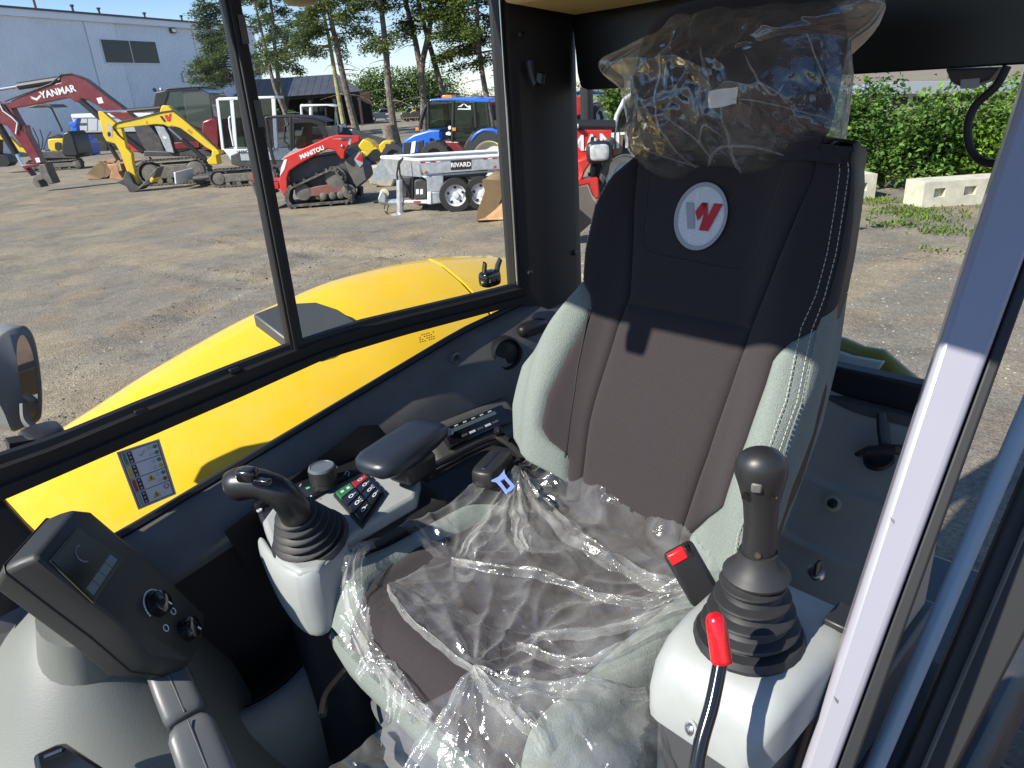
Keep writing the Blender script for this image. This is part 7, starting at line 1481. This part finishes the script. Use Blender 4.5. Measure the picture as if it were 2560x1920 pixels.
# button block: 2 columns x 4 rows
q0, q1, q2, q3 = AZ(839, 1243, ZR_), AZ(915, 1196, ZR_), AZ(957, 1240, ZR_), AZ(905, 1318, ZR_)
def bq(s, t): return lerp(lerp(q0, q1, s), lerp(q3, q2, s), t)
blk = rp('button_block', MB().prism([bq(-.04, -.04), bq(1.05, -.04), bq(1.05, 1.05), bq(-.04, 1.05)], (0, 0, .007)), M_BLACKM, bevel=.002)
bcols = [mat('button_green', (.03, .13, .06), .35), mat('button_red', (.25, .02, .03), .35)]
for r in range(4):
    for c in range(2):
        s0, s1, t0, t1 = c*.5+.015, c*.5+.485, r*.25+.012, r*.25+.238
        pb = [bq(s0, t0), bq(s1, t0), bq(s1, t1), bq(s0, t1)]
        bt = rp('button', MB().prism([p+V(0, 0, .006) for p in pb], (0, 0, .008)), bcols[c] if r == 0 else M_GLOSSB, blk, bevel=.0015)
        ctr = sum(pb, V(0, 0, 0))/4+V(0, 0, .0146); e1 = (pb[1]-pb[0])*.5; e2 = (pb[3]-pb[0])*.5
        m = MB(); nn = 12
        if (r, c) == (0, 0): m.add([ctr-e1*.6-e2*.25, ctr-e1*.2-e2*.25, ctr-e1*.2+e2*.25, ctr-e1*.6+e2*.25, ctr+e1*.2-e2*.3, ctr+e1*.6-e2*.3, ctr+e1*.6+e2*.3, ctr+e1*.2+e2*.3], [(0, 1, 2, 3), (4, 5, 6, 7)])
        else:
            o1 = [ctr+e1*.34*math.cos(a)+e2*.36*math.sin(a) for a in [2*math.pi*k/nn for k in range(nn)]]; o2 = [ctr+e1*.22*math.cos(a)+e2*.22*math.sin(a) for a in [2*math.pi*k/nn for k in range(nn)]]
            m.add(o1+o2, [(k, (k+1) % nn, nn+(k+1) % nn, nn+k) for k in range(nn)]); m.add([ctr+e1*.36-e2*.05, ctr+e1*.7-e2*.05, ctr+e1*.7+e2*.05, ctr+e1*.36+e2*.05], [(0, 1, 2, 3)])
            if r == 2: m.add([ctr+e1*.38-e2*.4, ctr+e1*.7-e2*.6, ctr+e1*.7-e2*.5, ctr+e1*.38-e2*.3, ctr+e1*.38+e2*.4, ctr+e1*.7+e2*.6, ctr+e1*.7+e2*.5, ctr+e1*.38+e2*.3], [(0, 1, 2, 3), (4, 5, 6, 7)])
        rp('button_mark', m, M_WHITE if r else mat('mark_pale', (.45, .55, .48), .5), bt, smooth=False)
for u, v, s_ in ((752, 1211, .003), (778, 1240, .003), (750, 1215, .003)): rp('panel_mark', MB().box(AZ(u, v, ZR_+.0142), (s_, s_, .001)), M_WHITE)
rp('panel_mark', MB().box(AZ(770, 1220, ZR_+.0142), (.008, .008, .001)), mat('mark_green', (.12, .4, .28), .5))
am = [AZ(u, v, ZR_+.0145) for u, v in ((862, 1186), (866, 1178), (873, 1180), (871, 1190))]
rp('panel_mark', MB().tube(am, .0012, 5), M_WHITE)
# right joystick
JB2 = AZ(778, 1352, 1.535)
J2 = thing('joystick', 'black joystick with bent glossy grip and ribbed bellows beside the coloured buttons', 'joystick', tuple(JB2))
def j2(n, mb, m, p=None, **k): return mb.build(n, m, p or J2, world=True, **k)
topb = AZ(735, 1275, 1.62)
axj = (topb-JB2).normalized()
j2('bellows', bellows(J2, JB2, axj, .070, .036, .092, 5, sx=1.0), M_RUBBER, sharp=40)
kp = [AZ(740, 1285, 1.615), AZ(728, 1262, 1.645), AZ(700, 1232, 1.678), AZ(660, 1213, 1.695), AZ(625, 1208, 1.698), AZ(600, 1210, 1.695), AZ(583, 1214, 1.69), AZ(570, 1222, 1.685), AZ(566, 1224, 1.684)]
kr = [(.029, .026), (.028, .026), (.027, .025), (.026, .025), (.028, .027), (.030, .029), (.027, .026), (.016, .016), (.002, .002)]
path = catmull(kp, 4); rr = [(lerp(kr[min(int(i/4), 7)][0], kr[min(int(i/4)+1, 8)][0], (i % 4)/4) if i < len(path)-1 else .002,)*2 for i in range(len(path))]
g2 = j2('grip', grip_rings(path, rr, V(.3, .8, .5), 0), mat('grip_black', (.02, .02, .021), .33, bump=.05, bscale=300), sharp=70)
for a, b in ((.30, .42),):
    i = int(len(path)*.28); j2('grip_ring', MB().tube([path[i]-(path[i+1]-path[i]).normalized()*.001, path[i+1]], rr[i][0]*1.01, 22), M_BLACK, g2)
tt = AZ(618, 1186, 1.735); j2('trigger', MB().sell(tt, (.018, .013, .012), .5, rot=Matrix.Rotation(.6, 3, 'Z')).box(tt+V(.03, .012, -.008), (.03, .012, .010), Matrix.Rotation(.5, 3, 'Z')), M_GLOSSB, g2, bevel=.002)
for q in ((697, 1278, 1.632), (716, 1296, 1.622)):
    j2('grip_reflector', MB().sell(AZ(*q)+V(.006, -.012, 0), (.010, .006, .007), .8), M_WHITE, g2) if False else None
# armrest
ARM = thing('armrest', 'padded dark blue-black armrest beside the seat back', 'armrest', (-1.14, .75, 1.45))
a0, a1 = AZ(945, 1160, 1.615), AZ(1110, 1062, 1.615)
rings = []
ad = (a1-a0); al = ad.length; ad.normalize(); asd = V(ad.y, -ad.x, 0)
for t, w_, h_ in ((-.16, .004, .004), (-.145, .030, .011), (-.10, .046, .019), (0, .055, .024), (.35, .057, .025), (.62, .054, .024), (.80, .048, .020), (.86, .035, .010)):
    c = a0+ad*al*t+V(0, 0, .012*sstep(0, 1, t)); r = []
    for k in range(24):
        a = 2*math.pi*k/24; ca, sa = math.cos(a), math.sin(a); r.append(c+asd*math.copysign(abs(ca)**.6, ca)*w_+V(0, 0, math.copysign(abs(sa)**.7, sa)*h_))
    rings.append(r)
MB().loft(rings).build('pad', M_ARM, ARM, world=True, sharp=60)
MB().bar(a0+ad*.05-V(0, 0, .05), a1-ad*.07-V(0, 0, .05), .07, .05).build('support', M_BLACK, ARM, world=True, bevel=.01)
# storage tray and belt retractor between armrest and seat
TRY = thing('belt_retractor', 'black belt retractor housing with tray beside the seat back', 'belt retractor', (-1.10, .92, 1.35))
MB().prism([AZ(u, v, 1.50) for u, v in ((1020, 1195), (1225, 1105), (1300, 1120), (1340, 1165), (1290, 1225), (1080, 1260))], (0, 0, -.10)).build('tray_body', M_BLACK, TRY, world=True, bevel=.015, seg=3)
tl_ = [AZ(u, v, 1.515) for u, v in ((1045, 1185), (1215, 1100), (1262, 1103), (1325, 1160))]
MB().tube(catmull(tl_, 6), .008, 8).build('tray_rim', M_BLACK, TRY, world=True)
rb_ = AZ(1232, 1170, 1.535); rdir = (AZ(1260, 1140, 1.535)-AZ(1205, 1200, 1.535)).normalized()
MB().sell(rb_, (.060, .028, .022), .35, rot=Matrix.Rotation(math.atan2(rdir.y, rdir.x), 3, 'Z')).build('retractor_case', M_BLACK, TRY, world=True, sharp=50)
MB().box(rb_+V(0, -.004, .021), (.078, .006, .004), Matrix.Rotation(math.atan2(rdir.y, rdir.x), 3, 'Z')).build('belt_slot', M_GLOSSB, TRY, world=True)
MB().lathe([(.0, .012), (.007, .010), (.010, .004), (.010, -.004), (.006, -.012)], AZ(1245, 1078, 1.56), (0, 0, 1), 14).tube([AZ(1245, 1078, 1.552), AZ(1275, 1100, 1.54)], .006, 8).build('lever_ball', M_GLOSSB, TRY, world=True)
TNG = thing('belt_tongue', 'pale blue plastic seat belt tongue hooked by the gathered film', 'belt tongue', tuple(AZ(1268, 1210, 1.53)))
tz = 1.56
outl = [AZ(960+a*.1989, 980+b*.1989, tz) for a, b in ((1350, 1125), (1440, 1080), (1495, 1020), (1512, 985), (1520, 1040), (1560, 1100), (1645, 1195), (1640, 1215), (1600, 1255), (1550, 1285), (1520, 1270), (1470, 1200), (1410, 1135))]
hol = [AZ(960+a*.1989, 980+b*.1989, tz) for a, b in ((1462, 1132), (1518, 1102), (1598, 1190), (1545, 1245))]
oc = sum(hol, V(0, 0, 0))/4; no = len(outl); m = MB()
def near_h(p):
    a = math.atan2(p.y-oc.y, p.x-oc.x); best = None
    for i in range(4):
        A, B = hol[i], hol[(i+1) % 4]
        for k in range(12):
            q = lerp(A, B, k/12); e = abs((math.atan2(q.y-oc.y, q.x-oc.x)-a+math.pi) % (2*math.pi)-math.pi)
            if best is None or e < best[0]: best = (e, q)
    return best[1]
dens_o = [lerp(outl[i], outl[(i+1) % no], k/4) for i in range(no) for k in range(4)]; inn = [near_h(p) for p in dens_o]; nd = len(dens_o)
m.loft([[p+V(0, 0, .003) for p in dens_o], [p+V(0, 0, .003) for p in inn], [p for p in inn], [p for p in dens_o], [p+V(0, 0, .003) for p in dens_o]], cap=False)
m.build('tongue', mat('tongue_blue', (.22, .30, .66), .35), TNG, world=True, sharp=30)
# ================================================================== display monitor on its grey tower
MON = thing('display_monitor', 'black tilted display monitor with small screen and two rotary knobs', 'monitor', (-1.2, .12, 1.3))
Ltop, Lbot = AZ(168, 1352, 1.70), AZ(450, 1632, 1.46)
l_ = (Lbot-Ltop).normalized(); w_ = V(0, 0, 1).cross(l_).normalized(); n_ = l_.cross(w_).normalized()
if n_.dot(CAM-Ltop) < 0: n_ = -n_
if w_.y < 0: w_ = -w_
MC = (Ltop+Lbot)/2
def face(u, v, o=0.0): return APL(u, v, MC+n_*o, n_)
fpx = [(222, 1279), (300, 1345), (376, 1405), (511, 1540), (506, 1588), (478, 1655), (452, 1652), (380, 1640), (290, 1560), (200, 1490), (90, 1402), (86, 1385), (180, 1275)]
f0 = [face(*q) for q in fpx]; fc = sum(f0, V(0, 0, 0))/len(f0)
rings = [[lerp(fc, p, .96)+n_*.004 for p in f0], [p for p in f0], [lerp(fc, p, 1.03)-n_*.02 for p in f0], [lerp(fc, p, 1.05)-n_*.05 for p in f0], [lerp(fc, p, .95)-n_*.085 for p in f0], [lerp(fc, p, .6)-n_*.10 for p in f0]]
m = MB().loft(rings); body = m.build('housing', mat('monitor_black', (.028, .029, .028), .5, bump=.15, bscale=330), MON, world=True, sharp=45, bevel=.004)
seamr = [lerp(fc, p, 1.052)-n_*.046 for p in f0]; MB().tube(seamr+[seamr[0]], .0016, 5).build('housing_seam', M_BLACKM, MON, world=True)
scq = [(193, 1325), (300, 1400), (231, 1503), (127, 1404)]
s4 = [face(u, v, .006) for u, v in scq]
MB().prism([lerp(sum(s4, V(0, 0, 0))/4, p, 1.06) for p in s4], n_*.002).build('screen_bezel', mat('bezel_olive', (.06, .058, .03), .4), MON, world=True)
scn = MB().prism([p+n_*.0022 for p in s4], n_*.001).build('screen', mat('screen_dark', (.006, .007, .007), .30), MON, world=True)
def sq(s, t, o=.0095): return lerp(lerp(s4[0], s4[1], s), lerp(s4[3], s4[2], s), t)+n_*(o-.006)
for k in range(4): MB().add([sq(.76, .06+.225*k), sq(.94, .06+.225*k), sq(.94, .27+.225*k), sq(.76, .27+.225*k)], [(0, 1, 2, 3)]).build('screen_tile', mat('tile_grey', (.14, .17, .19), .35), scn, world=True, smooth=False)
gc = sq(.34, .42); rr_ = (s4[1]-s4[0]).length*.16; m = MB(); e1 = (s4[1]-s4[0]).normalized(); e2 = n_.cross(e1)
m.tube([gc+e1*rr_*math.cos(a)+e2*rr_*math.sin(a) for a in [2.4+k*.3 for k in range(12)]], .0016, 5).build('screen_dial', mat('tile_grey', (.14, .17, .19), .35), scn, world=True)
for (u, v), r_ in (((391, 1512), .021), ((466, 1575), .020)):
    c = face(u, v, .004); k_ = MB().lathe([(r_*1.08, 0), (r_*1.02, .006), (r_*.95, .016), (r_*.7, .019), (0, .019)], c, n_, 26).build('rotary_knob', M_GLOSSB, MON, world=True, sharp=40)
    MB().box(c+n_*.0192+e1*r_*.5, (.003, .008, .001), Matrix((e2, e1, n_)).transposed()).build('knob_mark', M_WHITE, k_, world=True)
c = face(391, 1512, .005); m = MB()
for k in range(16):
    a = 1.2+k*.21; r_ = .0275; pA = c+e1*r_*math.cos(a)+e2*r_*math.sin(a); pB = c+e1*r_*math.cos(a+.17)+e2*r_*math.sin(a+.17); m.bar(pA, pB, .0022 if k < 11 else .003, .0006, up=n_)
m.build('dial_marks', M_WHITE, MON, world=True, smooth=False)
for (u, v) in ((433, 1528), (415, 1570)):
    c = face(u, v, .005); m = MB(); m.tube([c+e1*.006*math.cos(a)+e2*.006*math.sin(a) for a in [k*.785 for k in range(9)]], .0009, 4).build('dial_symbol', M_WHITE, MON, world=True)
# tower, bowl rim and levers
TW = thing('dash_tower', 'smooth grey moulded tower carrying the display monitor, with bowl-shaped rim', 'dashboard', (-1.15, .1, .95))
def tz_(x, y):
    a = sstep(-.62, -1.5, x); z = lerp(1.12, 1.40, a)-.10*sstep(.10, -.35, y)
    z += .17*math.exp(-(((x+1.27)/.19)**2+((y-.08)/.15)**2))
    d = y-(.205-.12*(x+1.25))
    return z-1.2*max(0, d)**1.2*2.2
def tow(a, b):
    x = lerp(-1.44, -.62, a); y = lerp(-.42, .34, b); return V(x, y, tz_(x, y))
MB().grid(tow, 46, 46).build('tower_shell', M_DASH, TW, world=True, sharp=70)
MB().tube([V(-1.22, .08, 1.22), V(-1.235, .085, 1.30), V(-1.25, .09, 1.37), V(-1.255, .095, 1.43), MC-n_*.07+V(-.03, 0, 0)], [.12, .105, .092, .082, .072], 26).build('monitor_neck', M_DASH, TW, world=True)
rimpx = [(420, 1840, 1.22), (520, 1800, 1.21), (620, 1770, 1.20), (710, 1715, 1.20), (775, 1645, 1.20), (815, 1570, 1.21), (828, 1500, 1.22), (815, 1440, 1.24)]
rim = catmull([AZ(*q) for q in rimpx], 6); nr = len(rim); ctr_ = AZ(620, 1560, 1.18)
rows = []
for p in rim:
    o = (p-ctr_); o.z = 0; o.normalize()
    rows.append([p-o*.012+V(0, 0, -.10), p-o*.010+V(0, 0, -.012), p, p+o*.022+V(0, 0, -.004), p+o*.040+V(0, 0, -.03), p+o*.050+V(0, 0, -.09), p+o*.052+V(0, 0, -.24)])
m = MB(); k_ = len(rows[0]); m.add([p for r in rows for p in r], [(j*k_+i, j*k_+i+1, (j+1)*k_+i+1, (j+1)*k_+i) for j in range(nr-1) for i in range(k_-1)])
m.build('bowl_rim', M_DASH, TW, world=True, sharp=70, solid=.004)
rows = [[p-(p-ctr_)*.12+V(0, 0, -.02) for p in rim], [p-(p-ctr_)*.25+V(0, 0, -.05) for p in rim], [p-(p-ctr_)*.8+V(0, 0, -.09) for p in rim]]
m = MB(); k_ = nr; m.add([p for r in rows for p in r], [(j*k_+i, j*k_+i+1, (j+1)*k_+i+1, (j+1)*k_+i) for j in range(2) for i in range(k_-1)])
m.build('bowl_liner', M_RUBBER, TW, world=True, sharp=70, solid=.004)
def handle(lbl, px, tilt, sz, nm='travel_lever'):
    (u0, v0, z0), (u1, v1, z1) = px; p, q = AZ(u0, v0, z0), AZ(u1, v1, z1)
    T = thing(nm, lbl, 'lever', tuple(q)); d = (q-p); L_ = d.length; d.normalize(); s = d.cross((CAM-p).normalized()).normalized(); f_ = s.cross(d)
    rings = []
    for t, k in ((0, .55), (.06, .80), (.16, .95), (.5, 1.0), (.86, 1.02), (.95, .95), (1.0, .80)):
        r = []
        for i in range(28):
            a = 2*math.pi*i/28; ca, sa = math.cos(a), math.sin(a); r.append(p+d*L_*t+s*math.copysign(abs(ca)**.5, ca)*sz[0]*k+f_*math.copysign(abs(sa)**.5, sa)*sz[1]*k)
        rings.append(r)
    MB().loft(rings).build('handle', mat('lever_rubber', (.085, .09, .092), .42, bump=.12, bscale=350), T, world=True, sharp=60)
    MB().tube([q-d*.02, q+d*.06+V(0, 0, -.35)], .012, 10).build('stem', M_BLACK, T, world=True)
    MB().tube([p+d*L_*.02+f_*sz[1]*.97, p+d*L_*.5+f_*sz[1]*1.005, p+d*L_*.93+f_*sz[1]*1.0], .0014, 5).build('mould_seam', M_GREY, T, world=True)
    return T
handle('dark grey rubber lever handle standing against the monitor knobs', ((408, 1655, 1.42), (470, 1800, 1.36)), 0, (.034, .024))
handle('dark grey rubber lever handle with white side clip at the floor pan', ((470, 1800, 1.42), (545, 1990, 1.34)), 0, (.038, .026))
PED = thing('foot_pedal', 'glossy black foot pedal on the grey tower floor', 'pedal', tuple(AZ(150, 1890, 1.40)))
MB().prism([AZ(u, v, 1.43) for u, v in ((78, 1885), (140, 1855), (165, 1852), (260, 1915), (300, 1990), (100, 1990))], (0, 0, -.02)).build('pedal_pad', M_GLOSSB, PED, world=True, bevel=.008, seg=3)
MB().bar(AZ(110, 1893, 1.432), AZ(155, 1875, 1.432), .006, .002).build('pedal_edge', M_STEEL, PED, world=True)
# ================================================================== side mirror outside the front right corner
MIR = thing('side_mirror', 'grey side mirror on its black arm outside the front corner', 'mirror', tuple(AX(95, 1110, -1.62)))
xm = -1.72
mo = [AX(u, v, xm) for u, v in ((-30, 872), (10, 828), (48, 814), (72, 822), (90, 860), (104, 950), (106, 1020), (98, 1052), (60, 1070), (28, 1078), (10, 1040), (-30, 950))]
mo = catmull(mo, 3, closed=True); mc = sum(mo, V(0, 0, 0))/len(mo); bk = V(-.10, -.05, .0)
MB().loft([[lerp(mc, p, .96)+V(.004, 0, 0) for p in mo], mo, [lerp(mc, p, 1.0)+bk*.5 for p in mo], [lerp(mc, p, .8)+bk for p in mo], [lerp(mc, p, .4)+bk*1.2 for p in mo]]).build('housing', mat('mirror_grey', (.16, .17, .18), .38, var=.1), MIR, world=True, sharp=50)
mg = [AX(u, v, xm+.006) for u, v in ((44, 850), (60, 838), (80, 880), (92, 950), (93, 1010), (84, 1040), (66, 1055), (56, 990), (42, 900))]
mg = catmull(mg, 3, closed=True); MB().prism(mg, (.002, 0, 0)).build('mirror_glass', mat('mirror_silver', (.8, .82, .82), .03, metal=1), MIR, world=True, smooth=False)
MB().tube(catmull([AX(62, 1010, -1.70), AX(66, 1050, -1.68), AX(90, 1080, -1.64), AX(100, 1110, -1.6)], 4), .010, 8).build('arm', M_BLACK, MIR, world=True)
MB().sell(AX(110, 1098, -1.60), (.045, .038, .026), .5).bar(AX(20, 1120, -1.58), AX(110, 1105, -1.58), .04, .03).build('bracket', M_BLACK, MIR, world=True, sharp=50)
